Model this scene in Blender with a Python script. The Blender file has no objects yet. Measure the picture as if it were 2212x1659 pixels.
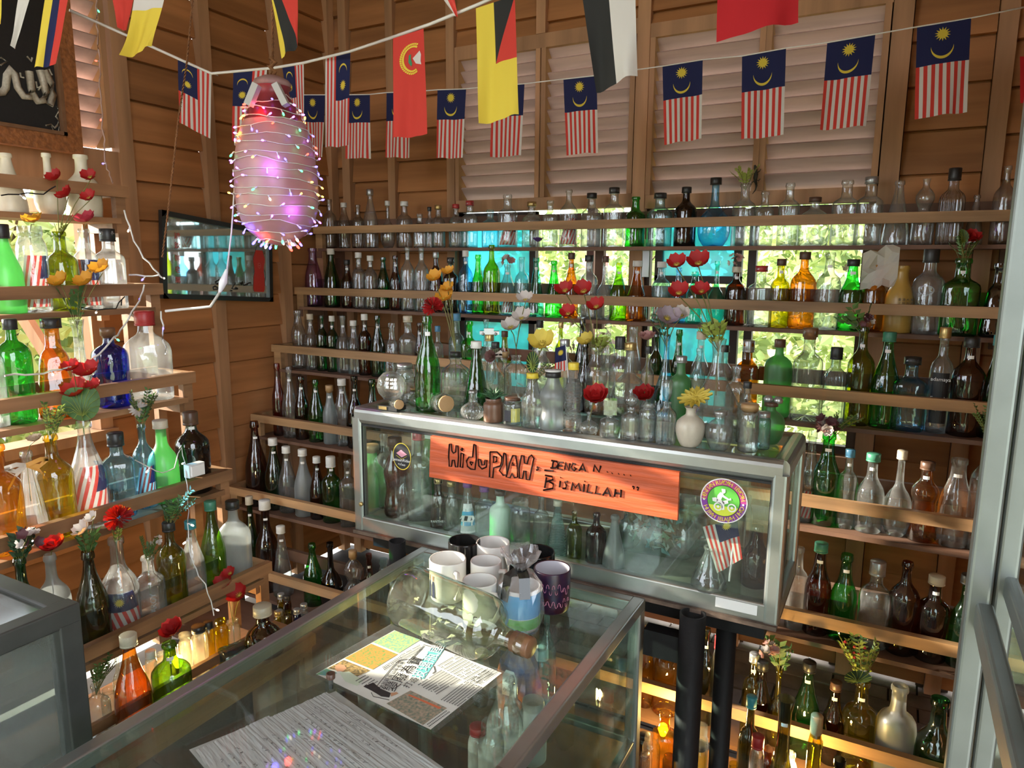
import bpy, bmesh, math, random
from mathutils import Vector as V, Matrix, noise
from math import pi, sin, cos, radians as rad
random.seed(7)
SC = bpy.context.scene
COL = SC.collection

# ---------------------------------------------------------------- camera, light, exposure
FOC = 1535.0
YAW, PIT, ROL = rad(-28.27), rad(9.56), rad(.405)
EYE = V((0, 0, 1.65))
FW = V((sin(YAW)*cos(PIT), cos(YAW)*cos(PIT), -sin(PIT)))
_r0 = V((cos(YAW), -sin(YAW), 0)); _u0 = _r0.cross(FW)
RT = _r0*cos(ROL) + _u0*sin(ROL)
UP = -_r0*sin(ROL) + _u0*cos(ROL)
cd = bpy.data.cameras.new('camera'); cam = bpy.data.objects.new('camera', cd); COL.objects.link(cam)
cd.sensor_width = 36; cd.lens = FOC/2212*36; cd.clip_start = .02; cd.clip_end = 200
cam.matrix_world = Matrix(((RT.x, UP.x, -FW.x, EYE.x), (RT.y, UP.y, -FW.y, EYE.y), (RT.z, UP.z, -FW.z, EYE.z), (0, 0, 0, 1)))
SC.camera = cam
SC.view_settings.view_transform = 'Standard'; SC.view_settings.look = 'None'
SC.view_settings.gamma = 1; SC.view_settings.use_curve_mapping = False
SC.view_settings.exposure = EXPO = 0.5
w = bpy.data.worlds.new('sky'); SC.world = w; w.use_nodes = True
bgn = w.node_tree.nodes['Background']; bgn.inputs[0].default_value = (.86, .93, 1, 1); bgn.inputs[1].default_value = 5.2
sd = bpy.data.lights.new('sun', 'SUN'); sd.energy = 16; sd.angle = rad(.6); sd.color = (1, .9, .74)
sun = bpy.data.objects.new('sun', sd); COL.objects.link(sun)
SUND = V((.90, .27, -.265)).normalized()          # direction the light travels
sun.rotation_euler = SUND.to_track_quat('-Z', 'Y').to_euler()
cy = SC.cycles
cy.max_bounces = 10; cy.diffuse_bounces = 3; cy.glossy_bounces = 4; cy.transmission_bounces = 8
cy.transparent_max_bounces = 40; cy.caustics_reflective = False; cy.caustics_refractive = False
cy.sample_clamp_indirect = 4


def ray(u, v): return FW + RT*((u-1106)/FOC) - UP*((v-829.5)/FOC)
def at(u, v, ax, val):
    d = ray(u, v); return EYE + d*((val-EYE[ax])/d[ax])
def dp(u, v, depth): return EYE + ray(u, v)*depth
def depth(p): return (p-EYE).dot(FW)

# ---------------------------------------------------------------- materials
MATS = {}
def nt(name):
    m = bpy.data.materials.new(name); m.use_nodes = True
    n = m.node_tree.nodes; n.clear(); return m, n, m.node_tree.links
def mat(name, col, rough=.6, metal=0, spec=.5, var=.0, scale=20, bump=0, emit=0, sheen=0, stretch=(1, 1, 1), col2=None, trans=0, rnd=0):
    """plain surface with procedural mottling"""
    if name in MATS: return MATS[name]
    m, n, l = nt(name)
    o = n.new('ShaderNodeOutputMaterial'); b = n.new('ShaderNodeBsdfPrincipled'); l.new(b.outputs[0], o.inputs[0])
    b.inputs['Roughness'].default_value = rough; b.inputs['Metallic'].default_value = metal
    b.inputs['Specular IOR Level'].default_value = spec
    b.inputs['Base Color'].default_value = (*col, 1)
    if emit:
        b.inputs['Emission Color'].default_value = (*col, 1); b.inputs['Emission Strength'].default_value = emit
    if var or bump or col2 or rnd:
        tc = n.new('ShaderNodeTexCoord'); mp = n.new('ShaderNodeMapping'); l.new(tc.outputs['Object'], mp.inputs[0]); mp.inputs['Scale'].default_value = stretch
        nz = n.new('ShaderNodeTexNoise'); nz.inputs['Scale'].default_value = scale; nz.inputs['Detail'].default_value = 5; l.new(mp.outputs[0], nz.inputs[0])
        if rnd:
            oi = n.new('ShaderNodeObjectInfo'); ad = n.new('ShaderNodeVectorMath'); ad.operation = 'ADD'
            cx = n.new('ShaderNodeCombineXYZ'); mu = n.new('ShaderNodeMath'); mu.operation = 'MULTIPLY'; mu.inputs[1].default_value = 37
            l.new(oi.outputs['Random'], mu.inputs[0])
            for i in range(3): l.new(mu.outputs[0], cx.inputs[i])
            l.new(mp.outputs[0], ad.inputs[0]); l.new(cx.outputs[0], ad.inputs[1]); l.new(ad.outputs[0], nz.inputs[0])
        cr = n.new('ShaderNodeValToRGB'); l.new(nz.outputs[0], cr.inputs[0])
        c2 = col2 or tuple(c*(1-var) for c in col)
        cr.color_ramp.elements[0].position = .32; cr.color_ramp.elements[0].color = (*c2, 1)
        cr.color_ramp.elements[1].position = .68; cr.color_ramp.elements[1].color = (*col, 1)
        src = cr.outputs[0]
        if rnd:
            hs = n.new('ShaderNodeHueSaturation'); mr = n.new('ShaderNodeMapRange'); l.new(oi.outputs['Random'], mr.inputs[0])
            mr.inputs[3].default_value = 1-rnd; mr.inputs[4].default_value = 1+rnd
            l.new(mr.outputs[0], hs.inputs['Value']); l.new(src, hs.inputs['Color']); src = hs.outputs[0]
        l.new(src, b.inputs['Base Color'])
        if bump:
            bp = n.new('ShaderNodeBump'); bp.inputs['Strength'].default_value = bump; bp.inputs['Distance'].default_value = .01
            l.new(nz.outputs[0], bp.inputs['Height']); l.new(bp.outputs[0], b.inputs['Normal'])
    if trans:
        t = n.new('ShaderNodeBsdfTranslucent'); t.inputs[0].default_value = (*col, 1)
        mx = n.new('ShaderNodeMixShader'); mx.inputs[0].default_value = trans
        l.new(b.outputs[0], mx.inputs[1]); l.new(t.outputs[0], mx.inputs[2]); l.new(mx.outputs[0], o.inputs[0])
    MATS[name] = m; return m

def glass(name, tint, edge=None, dust=.05, frost=0, pat=None, rough=.04, gl=1.0):
    """thin walled glass: tinted transparency that deepens where the wall is seen at a slant, plus Fresnel gloss and a film of dust"""
    if name in MATS: return MATS[name]
    m, n, l = nt(name)
    o = n.new('ShaderNodeOutputMaterial')
    edge = edge or tuple(max(0, c**2.6*.55) for c in tint)
    lw = n.new('ShaderNodeLayerWeight'); lw.inputs[0].default_value = .5
    pw = n.new('ShaderNodeMath'); pw.operation = 'POWER'; pw.inputs[1].default_value = 2.0; l.new(lw.outputs['Facing'], pw.inputs[0])
    tc = n.new('ShaderNodeTexCoord'); flat = pat == 'flat'
    # glass is thickest in the foot and where the wall turns away
    sx = n.new('ShaderNodeSeparateXYZ'); l.new(tc.outputs['Object'], sx.inputs[0])
    ft = n.new('ShaderNodeMapRange'); ft.inputs[1].default_value = .015; ft.inputs[2].default_value = .075; ft.inputs[3].default_value = 0 if flat else .55; ft.inputs[4].default_value = 0; l.new(sx.outputs[2], ft.inputs[0])
    mxx = n.new('ShaderNodeMath'); mxx.operation = 'MAXIMUM'; l.new(pw.outputs[0], mxx.inputs[0]); l.new(ft.outputs[0], mxx.inputs[1])
    cr = n.new('ShaderNodeValToRGB'); l.new(mxx.outputs[0], cr.inputs[0]); e = cr.color_ramp.elements
    e[0].color = (*tint, 1); e[1].position = .92; e[1].color = (*(edge if flat else tuple(c*.35 for c in edge)), 1)
    md = e.new(.45); md.color = (*(tuple((a+b)/2 for a, b in zip(tint, edge))), 1)
    class mc: outputs = [0, 0, cr.outputs[0]]
    tr = n.new('ShaderNodeBsdfTransparent'); l.new(mc.outputs[2], tr.inputs[0])
    l2 = n.new('ShaderNodeLayerWeight'); l2.inputs[0].default_value = .5; p5 = n.new('ShaderNodeMath'); p5.operation = 'POWER'; p5.inputs[1].default_value = 5; l.new(l2.outputs['Facing'], p5.inputs[0])
    fr = n.new('ShaderNodeMath'); fr.operation = 'MULTIPLY_ADD'; fr.inputs[1].default_value = .85; fr.inputs[2].default_value = .04 if pat == 'flat' else .085; l.new(p5.outputs[0], fr.inputs[0])   # Schlick reflectance, alike on both faces
    bp = n.new('ShaderNodeBump'); bp.inputs['Distance'].default_value = .005; bp.inputs['Strength'].default_value = .35 if pat != 'flat' else .0
    if pat == 'cross':
        mp = n.new('ShaderNodeMapping'); mp.inputs['Rotation'].default_value = (0, rad(45), rad(45)); l.new(tc.outputs['Object'], mp.inputs[0])
        tx = n.new('ShaderNodeTexChecker'); tx.inputs['Scale'].default_value = 9; l.new(mp.outputs[0], tx.inputs[0]); hgt = tx.outputs[1]
        bp.inputs['Strength'].default_value = .9
    elif pat == 'rib':
        tx = n.new('ShaderNodeTexWave'); tx.bands_direction = 'Z'; tx.inputs['Scale'].default_value = 6; l.new(tc.outputs['Object'], tx.inputs[0]); hgt = tx.outputs[1]
        bp.inputs['Strength'].default_value = .8
    elif pat == 'flute':
        gr = n.new('ShaderNodeTexGradient'); gr.gradient_type = 'RADIAL'; l.new(tc.outputs['Object'], gr.inputs[0])
        mm = n.new('ShaderNodeMath'); mm.operation = 'MULTIPLY'; mm.inputs[1].default_value = 2*pi*22; l.new(gr.outputs[1], mm.inputs[0])
        sn = n.new('ShaderNodeMath'); sn.operation = 'SINE'; l.new(mm.outputs[0], sn.inputs[0]); hgt = sn.outputs[0]
        bp.inputs['Strength'].default_value = .5
    else:
        tx = n.new('ShaderNodeTexNoise'); tx.inputs['Scale'].default_value = 5; tx.inputs['Detail'].default_value = 2; l.new(tc.outputs['Object'], tx.inputs[0]); hgt = tx.outputs[0]
    l.new(hgt, bp.inputs['Height'])
    gs = n.new('ShaderNodeBsdfGlossy'); gs.inputs['Roughness'].default_value = rough; l.new(bp.outputs[0], gs.inputs['Normal']); l.new(bp.outputs[0], l2.inputs['Normal'])
    gs.inputs[0].default_value = (gl, gl, gl, 1)
    m1 = n.new('ShaderNodeMixShader'); l.new(fr.outputs[0], m1.inputs[0]); l.new(tr.outputs[0], m1.inputs[1]); l.new(gs.outputs[0], m1.inputs[2])
    last = m1.outputs[0]
    # dust / frosting
    df = n.new('ShaderNodeBsdfDiffuse'); tl = n.new('ShaderNodeBsdfTranslucent')
    fc = tuple(.35+.6*c for c in tint) if not frost else tuple(.12+.85*c for c in tint)
    df.inputs[0].default_value = (*fc, 1); tl.inputs[0].default_value = (*fc, 1)
    ms = n.new('ShaderNodeMixShader'); ms.inputs[0].default_value = .6; l.new(df.outputs[0], ms.inputs[1]); l.new(tl.outputs[0], ms.inputs[2])
    m2 = n.new('ShaderNodeMixShader'); l.new(last, m2.inputs[1]); l.new(ms.outputs[0], m2.inputs[2])
    nz = n.new('ShaderNodeTexNoise'); nz.inputs['Scale'].default_value = 3.5; nz.inputs['Detail'].default_value = 8; l.new(tc.outputs['Object'], nz.inputs[0])
    mr = n.new('ShaderNodeMapRange'); mr.inputs[1].default_value = .3; mr.inputs[2].default_value = .75; l.new(nz.outputs[0], mr.inputs[0])
    k = frost if frost else dust
    mr.inputs[3].default_value = k*(.8 if frost else .35); mr.inputs[4].default_value = k*(1.05 if frost else 2.0 if pat != 'flat' else 1.5)
    l.new(mr.outputs[0], m2.inputs[0]); l.new(m2.outputs[0], o.inputs[0])
    MATS[name] = m; return m

G = dict(
    clear=((.87, .90, .89), (.20, .24, .23)), smoke=((.78, .77, .73), (.22, .21, .19)), aqua=((.66, .88, .90), (.10, .28, .30)), green=((.12, .72, .16), (.0, .16, .02)),
    dark_green=((.05, .34, .10), (0, .06, .01)), olive=((.52, .56, .05), (.08, .10, 0)), dark_olive=((.22, .22, .05), (.02, .02, 0)),
    amber=((.86, .44, .05), (.30, .08, 0)), brown=((.30, .09, .02), (.04, .01, 0)), black=((.035, .03, .03), (0, 0, 0)),
    blue=((.45, .78, .97), (.06, .3, .6)), cobalt=((.02, .07, .62), (0, .01, .2)), purple=((.80, .60, .92), None),
    yellow=((.80, .70, .05), (.3, .22, 0)), lime=((.40, .72, .06), (.06, .22, 0)), teal=((.25, .78, .62), (.02, .3, .2)), orange=((.96, .60, .08), (.6, .22, 0)), rose=((.55, .2, .18), None))
def gm(c, pat=None):
    if c.startswith('frosted '):
        k = c[8:]; t = {'white': (.62, .66, .65), 'green': (.18, .58, .18)}[k]
        return glass('frosted_'+k+'_glass', t, dust=0, frost=.42 if k == 'white' else .5, rough=.35)
    if c in CER: return mat(c.replace(' ', '_')+'_ceramic', CER[c], .35, var=.12, scale=6)
    t, e = G[c]; nm = c+'_glass'+('_'+pat if pat else '')
    return glass(nm, t, e, dust=.10 if c in ('clear', 'smoke', 'aqua') else .02, pat=pat)
CER = {'white plastic': (.80, .74, .55), 'mustard ceramic': (.42, .25, .05), 'beige ceramic': (.52, .47, .38), 'mint ceramic': (.62, .78, .62), 'brown ceramic': (.14, .07, .04)}
CAPC = dict(white=(.72, .71, .66), black=(.02, .02, .02), red=(.42, .03, .03), gold=(.55, .40, .16), silver=(.45, .46, .46), cork=(.45, .28, .13), blue=(.08, .25, .42),
            wood=(.20, .10, .05), yellow=(.72, .55, .05), green=(.05, .22, .14), pink=(.75, .2, .2), purple=(.3, .1, .35), cream=(.62, .55, .42), brown=(.10, .05, .03), teal=(.05, .3, .35))
def capm(c):
    return mat(c+'_cap_finish', CAPC[c], .4 if c not in ('gold', 'silver') else .32, metal=.75 if c in ('gold', 'silver') else 0, var=.25, scale=30)

WOODW = mat('wall_plank_wood', (.44, .19, .07), .62, var=.45, scale=9, bump=.25, stretch=(.12, .12, 1.5), rnd=.14, spec=.25)
WOODB = mat('batten_wood', (.50, .27, .14), .6, var=.4, scale=14, bump=.15, stretch=(1, 1, .1), rnd=.12, spec=.25)
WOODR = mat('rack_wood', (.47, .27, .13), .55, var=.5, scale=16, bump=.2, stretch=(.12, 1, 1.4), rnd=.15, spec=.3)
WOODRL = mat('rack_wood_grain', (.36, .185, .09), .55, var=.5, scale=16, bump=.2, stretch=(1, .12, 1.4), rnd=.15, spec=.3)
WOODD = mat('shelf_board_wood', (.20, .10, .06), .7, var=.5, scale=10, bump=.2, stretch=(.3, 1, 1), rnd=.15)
SLATM = mat('louvre_slat_wood', (.56, .40, .35), .6, var=.3, scale=12, bump=.12, stretch=(.15, 1, 2), rnd=.1)
DARKW = mat('dark_frame_wood', (.05, .028, .02), .6, var=.3, scale=12)
ALU = mat('aluminium', (.40, .42, .40), .34, metal=.85, var=.14, scale=14)
ALUD = mat('weathered_aluminium', (.10, .105, .10), .45, metal=.7, var=.35, scale=9)
BLACKM = mat('black_steel', (.008, .008, .009), .6, spec=.25, var=.2, scale=60, bump=.1)
PAPERM = mat('white_paper', (.76, .76, .74), .8)
STICKM = mat('price_sticker_paper', (.80, .80, .78), .7)

# ---------------------------------------------------------------- objects
def link(name, data, parent=None):
    o = bpy.data.objects.new(name, data); COL.objects.link(o)
    if parent: o.parent = parent
    return o
def empty(name, loc=(0, 0, 0), rz=0):
    o = link(name, None); o.location = loc; o.rotation_euler[2] = rz; o.empty_display_size = .05; return o
ALLT = []
def tag(o, label, cat, group=None, u=0):
    o['label'] = label; o['category'] = cat
    if group: o['group'] = group
    ALLT.append((o, u)); return o
def struct(o): o['kind'] = 'structure'; return o

class MB:
    """collects boxes, tubes, lathes and polygons and links them as one mesh"""
    def __init__(s): s.v = []; s.f = []; s.m = []; s.sm = []
    def add(s, vs, fs, mi=0, smooth=False):
        b = len(s.v); s.v += [tuple(q) for q in vs]; s.f += [tuple(i+b for i in f) for f in fs]; s.m += [mi]*len(fs); s.sm += [smooth]*len(fs); return s
    def box(s, a, b, mi=0, bev=0):
        x0, y0, z0 = (min(a[i], b[i]) for i in range(3)); x1, y1, z1 = (max(a[i], b[i]) for i in range(3))
        return s.add([(x0, y0, z0), (x1, y0, z0), (x1, y1, z0), (x0, y1, z0), (x0, y0, z1), (x1, y0, z1), (x1, y1, z1), (x0, y1, z1)],
                     [(0, 3, 2, 1), (4, 5, 6, 7), (0, 1, 5, 4), (1, 2, 6, 5), (2, 3, 7, 6), (3, 0, 4, 7)], mi)
    def bar(s, p, q, w, h, up=V((0, 0, 1)), mi=0):
        p = V(p); q = V(q); d = (q-p).normalized(); x = d.cross(up)
        if x.length < 1e-4: x = d.cross(V((0, 1, 0)))
        x.normalize(); y = x.cross(d)
        c = [x*a*w/2+y*b*h/2 for a, b in ((-1, -1), (1, -1), (1, 1), (-1, 1))]
        return s.add([p+k for k in c]+[q+k for k in c], [(3, 2, 1, 0), (4, 5, 6, 7), (0, 1, 5, 4), (1, 2, 6, 5), (2, 3, 7, 6), (3, 0, 4, 7)], mi)
    def tube(s, pts, r, n=6, mi=0, cap=True):
        pts = [V(p) for p in pts]; vs = []; fs = []; ref = V((0, 0, 1))
        for i, p in enumerate(pts):
            d = (pts[min(i+1, len(pts)-1)]-pts[max(i-1, 0)])
            d = d.normalized() if d.length > 1e-9 else V((0, 0, 1))
            x = d.cross(ref)
            if x.length < .1: x = d.cross(V((0, 1, 0)))
            x.normalize(); y = d.cross(x); rr = r[i] if isinstance(r, (list, tuple)) else r
            vs += [p+(x*cos(2*pi*k/n)+y*sin(2*pi*k/n))*rr for k in range(n)]
        for i in range(len(pts)-1):
            for k in range(n): fs.append((i*n+k, i*n+(k+1) % n, (i+1)*n+(k+1) % n, (i+1)*n+k))
        if cap: fs += [tuple(range(n)), tuple(reversed(range((len(pts)-1)*n, len(pts)*n)))]
        return s.add(vs, fs, mi, True)
    def lathe(s, prof, n=20, c=(0, 0, 0), se=2.0, dy=1.0, mi=0, close=True, mx=None):
        vs = []; fs = []
        for r, z in prof:
            for k in range(n):
                a = 2*pi*(k+.5)/n; ca, sa = cos(a), sin(a)
                if se != 2.0:
                    q = (abs(ca)**se+abs(sa)**se)**(-1/se); ca *= q; sa *= q
                p = V((c[0]+r*ca, c[1]+r*sa*dy, c[2]+z)); vs.append(mx @ p if mx else p)
        for i in range(len(prof)-1):
            for k in range(n): fs.append((i*n+k, i*n+(k+1) % n, (i+1)*n+(k+1) % n, (i+1)*n+k))
        if close: fs += [tuple(reversed(range(n)))]
        return s.add(vs, fs, mi, True)
    def mesh(s, name):
        me = bpy.data.meshes.new(name); me.from_pydata(s.v, [], s.f)
        me.polygons.foreach_set('use_smooth', s.sm); me.polygons.foreach_set('material_index', s.m); me.update(); return me
    def build(s, name, m, parent=None):
        me = s.mesh(name)
        for x in (m if isinstance(m, (list, tuple)) else [m]): me.materials.append(x)
        return link(name, me, parent)

def textobj(body, size, m, parent, o, ex, ey, name='lettering', off=.0008, extr=.0, align='CENTER', outline=0, spacing=1.0, sx=1.0, slant=0):
    """lettering laid in the plane (ex, ey) with its middle at o, converted to a mesh"""
    c = bpy.data.curves.new(name, 'FONT'); c.body = body; c.size = size; c.align_x = align; c.align_y = 'CENTER'; c.resolution_u = 2
    c.space_character = spacing; c.extrude = extr; c.shear = slant
    if outline: c.fill_mode = 'NONE'; c.bevel_depth = outline; c.bevel_resolution = 0
    t = bpy.data.objects.new('tmp', c); COL.objects.link(t)
    me = bpy.data.meshes.new_from_object(t.evaluated_get(bpy.context.evaluated_depsgraph_get()))
    bpy.data.objects.remove(t)
    ex = V(ex).normalized(); ey = V(ey).normalized(); nz = ex.cross(ey)
    M = Matrix(((ex.x*sx, ey.x, nz.x, 0), (ex.y*sx, ey.y, nz.y, 0), (ex.z*sx, ey.z, nz.z, 0), (0, 0, 0, 1)))
    M.translation = V(o)+nz*off
    me.transform(M); me.materials.clear(); me.materials.append(m)
    return link(name, me, parent)
# ---------------------------------------------------------------- the room
BY, LX = 3.05, -2.75                               # inner faces of the back wall and the left wall
PL = {}
def plank(parent, ax, a, b, z0, z1, face, jig=0):
    """one lapped board: its lower edge stands proud; boards of one size share their mesh"""
    key = (ax, round(b-a, 3), round(z1-z0, 3))
    if key not in PL:
        L, h = b-a, z1-z0; s = [( .0, .002), (.0, h-.004), (.016, h-.004), (.016, .002)]
        pr = [(-.018, 0.007), (-.001, h-.001), (.014, h+.014), (.014, .007)]
        m = MB()
        if ax == 0: vs = [(x, d, z) for x in (0, L) for d, z in pr]
        else: vs = [(-d, y, z) for y in (0, L) for d, z in pr]
        m.add(vs, [(0, 1, 2, 3), (7, 6, 5, 4), (0, 4, 5, 1), (1, 5, 6, 2), (2, 6, 7, 3), (3, 7, 4, 0)])
        me = m.mesh('plank'); me.materials.append(WOODW); PL[key] = me
    o = link('plank', PL[key], parent)
    o.location = (a, face+jig, z0) if ax == 0 else (face-jig, a, z0)
    return o
def bay(parent, ax, a, b, z0, z1, face, pitch=.15, holes=(), off=0):
    z = z0
    while z < z1-.01:
        t = min(z+pitch, z1)
        if z == z0 and off: t = z0+off
        cuts = [(z, t)]
        for h0, h1 in holes:
            nc = []
            for p, q in cuts:
                if q <= h0 or p >= h1: nc.append((p, q)); continue
                if p < h0-.015: nc.append((p, h0))
                if q > h1+.015: nc.append((h1, q))
            cuts = nc
        for p, q in cuts: plank(parent, ax, a, b, p, q, face, random.uniform(-.003, .003))
        z = t
def batten(parent, ax, c, w, z0, z1, face, d=.03):
    m = MB()
    if ax == 0: m.box((c-w/2, face-d, z0), (c+w/2, face+.01, z1))
    else: m.box((face-.01, c-w/2, z0), (face+d, c+w/2, z1))
    return m.build('batten', WOODB, parent)
HT = 3.3
wb = struct(empty('wall_back'))
bays = [(-2.60, -2.35, ()), (-2.31, -1.99, ()), (-1.95, -1.51, ((.90, 2.64),)), (-1.47, -1.04, ((.90, 2.64),)), (-.99, -.53, ((.90, 2.62),)), (-.49, -.10, ((.90, 2.62),)), (-.03, .22, ()), (.28, .62, ())]
for i, (a, b, h) in enumerate(bays): bay(wb, 0, a, b, .02, HT, BY, .152, h, off=.07+.03*((i*7) % 4))
bay(wb, 0, -2.75, -2.66, .02, HT, BY+.01, .152)
for c, w, z0, z1 in [(-2.63, .05, 0, HT), (-2.33, .045, 0, HT), (-1.97, .045, 0, HT), (-1.49, .045, 2.66, HT), (-1.015, .055, 0, HT), (-.51, .045, 2.64, HT), (-.51, .045, 0, .87), (-1.49, .045, 0, .87), (-.065, .065, 0, HT), (.25, .055, 0, HT)]:
    batten(wb, 0, c, w, z0, z1, BY, .035 if w < .06 else .045)
for c, w, z0, z1 in [(-2.63, .05, 0, HT), (-2.33, .045, 0, HT), (-1.97, .05, 0, HT), (-1.49, .045, 2.66, HT), (-1.015, .06, 0, HT), (-.51, .045, 2.64, HT), (-.51, .045, 0, .87), (-1.49, .045, 0, .87), (-.065, .075, 0, HT), (.25, .07, 0, HT)]:
    MB().box((c-w*.8, BY+.016, z0), (c+w*.8, BY+.05, z1)).build('leak_backing', DARKW, wb)  # backing boards added behind the battens to block light leaking between bays
MB().box((-1.95, BY-.03, 2.60), (-1.04, BY+.03, 2.66)).build('lintel', WOODB, wb)
MB().box((-.99, BY-.03, 2.575), (-.10, BY+.03, 2.63)).build('lintel', WOODB, wb)
MB().box((-1.95, BY-.025, 1.90), (-1.04, BY+.03, 1.955)).build('rail', WOODB, wb)
MB().box((-.99, BY-.025, 1.89), (-.10, BY+.03, 1.945)).build('rail', WOODB, wb)
MB().box((-1.95, BY-.03, .86), (-.10, BY+.05, .905)).build('sill', WOODB, wb)
SL = {}
def louvre(name, ax, a, b, z0, z1, face, n):
    w_ = struct(empty(name)); p = (z1-z0)/n; L = b-a
    key = (ax, round(L, 3))
    if key not in SL:
        m = MB(); pr = [(-.010, .030), (-.003, .036), (.062, -.022), (.056, -.029)]
        vs = [(x, d, z) for x in (0, L) for d, z in pr] if ax == 0 else [(-d, y, z) for y in (0, L) for d, z in pr]
        m.add(vs, [(0, 1, 2, 3), (7, 6, 5, 4), (0, 4, 5, 1), (1, 5, 6, 2), (2, 6, 7, 3), (3, 7, 4, 0)])
        SL[key] = m.mesh('slat'); SL[key].materials.append(SLATM)
    for k in range(n):
        o = link('slat', SL[key], w_); z = z0+p*(k+.5)+random.uniform(-.002, .002)
        o.location = (a, face, z) if ax == 0 else (face, a, z)
        o.rotation_euler[1 if ax == 0 else 0] = random.uniform(-.004, .004)
    for c0, c1 in ((a-.022, a), (b, b+.022)):
        m = MB()
        if ax == 0: m.box((c0, face-.03, z0), (c1, face+.05, z1))
        else: m.box((face-.05, c0, z0), (face+.03, c1, z1))
        m.build('window_frame', WOODB, w_)
    return w_
louvre('window_1', 0, -1.925, -1.515, 1.955, 2.60, BY, 12); louvre('window_2', 0, -1.465, -1.07, 1.955, 2.60, BY, 12)
louvre('window_3', 0, -.965, -.55, 1.945, 2.575, BY, 11); louvre('window_4', 0, -.505, -.125, 1.945, 2.575, BY, 11)
# casements under the louvres: dark frames, two of them glazed with teal patterned glass
TEALG = glass('teal_patterned_glass', (.13, .60, .66), (.05, .4, .45), dust=0, frost=.42, rough=.3)
def sash(name, x0, x1, z0, z1, glazed):
    s = struct(empty(name)); y0, y1 = BY+.0, BY+.035; t = .032
    MB().box((x0, y0, z0), (x0+t, y1, z1)).box((x1-t, y0, z0), (x1, y1, z1)).box((x0, y0, z0), (x1, y1, z0+t)).box((x0, y0, z1-t), (x1, y1, z1)).build('window_frame', DARKW, s)
    if glazed: MB().box((x0+t, y0+.014, z0+t), (x1-t, y0+.019, z1-t)).build('pane', TEALG, s)
    return s
sash('window_5', -1.945, -1.52, 1.42, 1.895, True); sash('window_6', -1.945, -1.52, .91, 1.40, True)
sash('window_7', -.94, -.575, 1.575, 1.885, True); sash('window_8', -.94, -.575, .91, 1.555, True)
sash('window_9', -.55, -.10, .91, 1.885, False)
MB().box((-1.26, BY, .905), (-1.225, BY+.04, 1.90)).build('mullion', mat('red_brown_wood', (.16, .05, .04), .5), wb)
h = MB().box((-.985, BY-.035, 1.60), (-.955, BY-.03, 1.76)); h.build('hinge_plate', mat('grey_steel', (.4, .4, .4), .4, .6), wb)

wl = struct(empty('wall_left'))
for a, b, hs in [(2.68, 3.05, ()), (2.265, 2.62, ()), (1.87, 2.205, ()), (1.685, 1.80, ((1.93, 2.66),)), (1.0, 1.68, ((.98, 2.66),)), (.3, .99, ((.98, 1.93),)), (-.9, .29, ())]:
    bay(wl, 1, a, b, .02, HT, LX, .155, hs, off=.05+.1*(a % .5))
for c, w in [(2.65, .055), (2.235, .055), (1.835, .06), (3.02, .05), (.295, .05)]: batten(wl, 1, c, w, 0, HT, LX, .04)
MB().box((LX-.04, .3, 1.93), (LX+.03, 1.81, 2.07)).build('rail', WOODB, wl)
MB().box((LX-.06, .3, .955), (LX+.05, 1.70, .995)).build('sill', WOODB, wl)
MB().box((LX-.03, 1.64, .99), (LX+.03, 1.69, 1.93)).build('post', WOODB, wl)
louvre('window_10', 1, 1.03, 1.77, 2.085, 2.66, LX, 10)
# shutter swung outward with a diagonal brace
sh = struct(empty('window_11'))
MB().bar((LX-.08, 1.62, 1.86), (LX-.55, 1.50, 1.86), .03, .05).build('window_frame', WOODB, sh)
MB().bar((LX-.08, 1.62, 1.05), (LX-.55, 1.50, 1.05), .03, .05).build('window_frame', WOODB, sh)
MB().bar((LX-.08, 1.62, 1.10), (LX-.53, 1.50, 1.82), .03, .045).build('brace', WOODB, sh)
wf = struct(empty('wall_front_added'))  # unseen wall added behind the camera to cut fill and reflections
for k in range(22): plank(wf, 0, -1.5, .64, .0+.15*k, .15+.15*k, -2.4)
wr = struct(empty('wall_right'))  # unseen gap between the two runs shaped to send daylight in
for k in range(21): plank(wr, 1, .35, 3.05, .02+.155*k, .175+.155*k, .655); plank(wr, 1, -2.4, -1.8, .02+.155*k, .175+.155*k, .655)
fl = struct(empty('floor'))
FT = [mat('dark_clay_paver', (.20, .15, .12), .75, var=.5, scale=8, bump=.4, rnd=.25)]
me = MB().box((.004, .004, 0), (.196, .096, .03)).mesh('tile'); me.materials.append(FT[0])
for i in range(12):
    for j in range(9):
        x = -1.0+.2*i+(.1 if j % 2 else 0); o = link('tile', me, fl); o.location = (x-.4, 2.2+.1*j, -.03+random.uniform(-.004, .002))
MB().box((LX, -1.6, -.06), (.7, 3.1, -.012)).build('floor_bed', mat('sandy_mortar', (.06, .05, .045), .9, var=.4, scale=12), fl)
ce = struct(empty('ceiling'))
MB().box((LX-.5, -2.4, HT), (.9, BY+.4, HT+.04)).build('ceiling_board', WOODB, ce)

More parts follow.
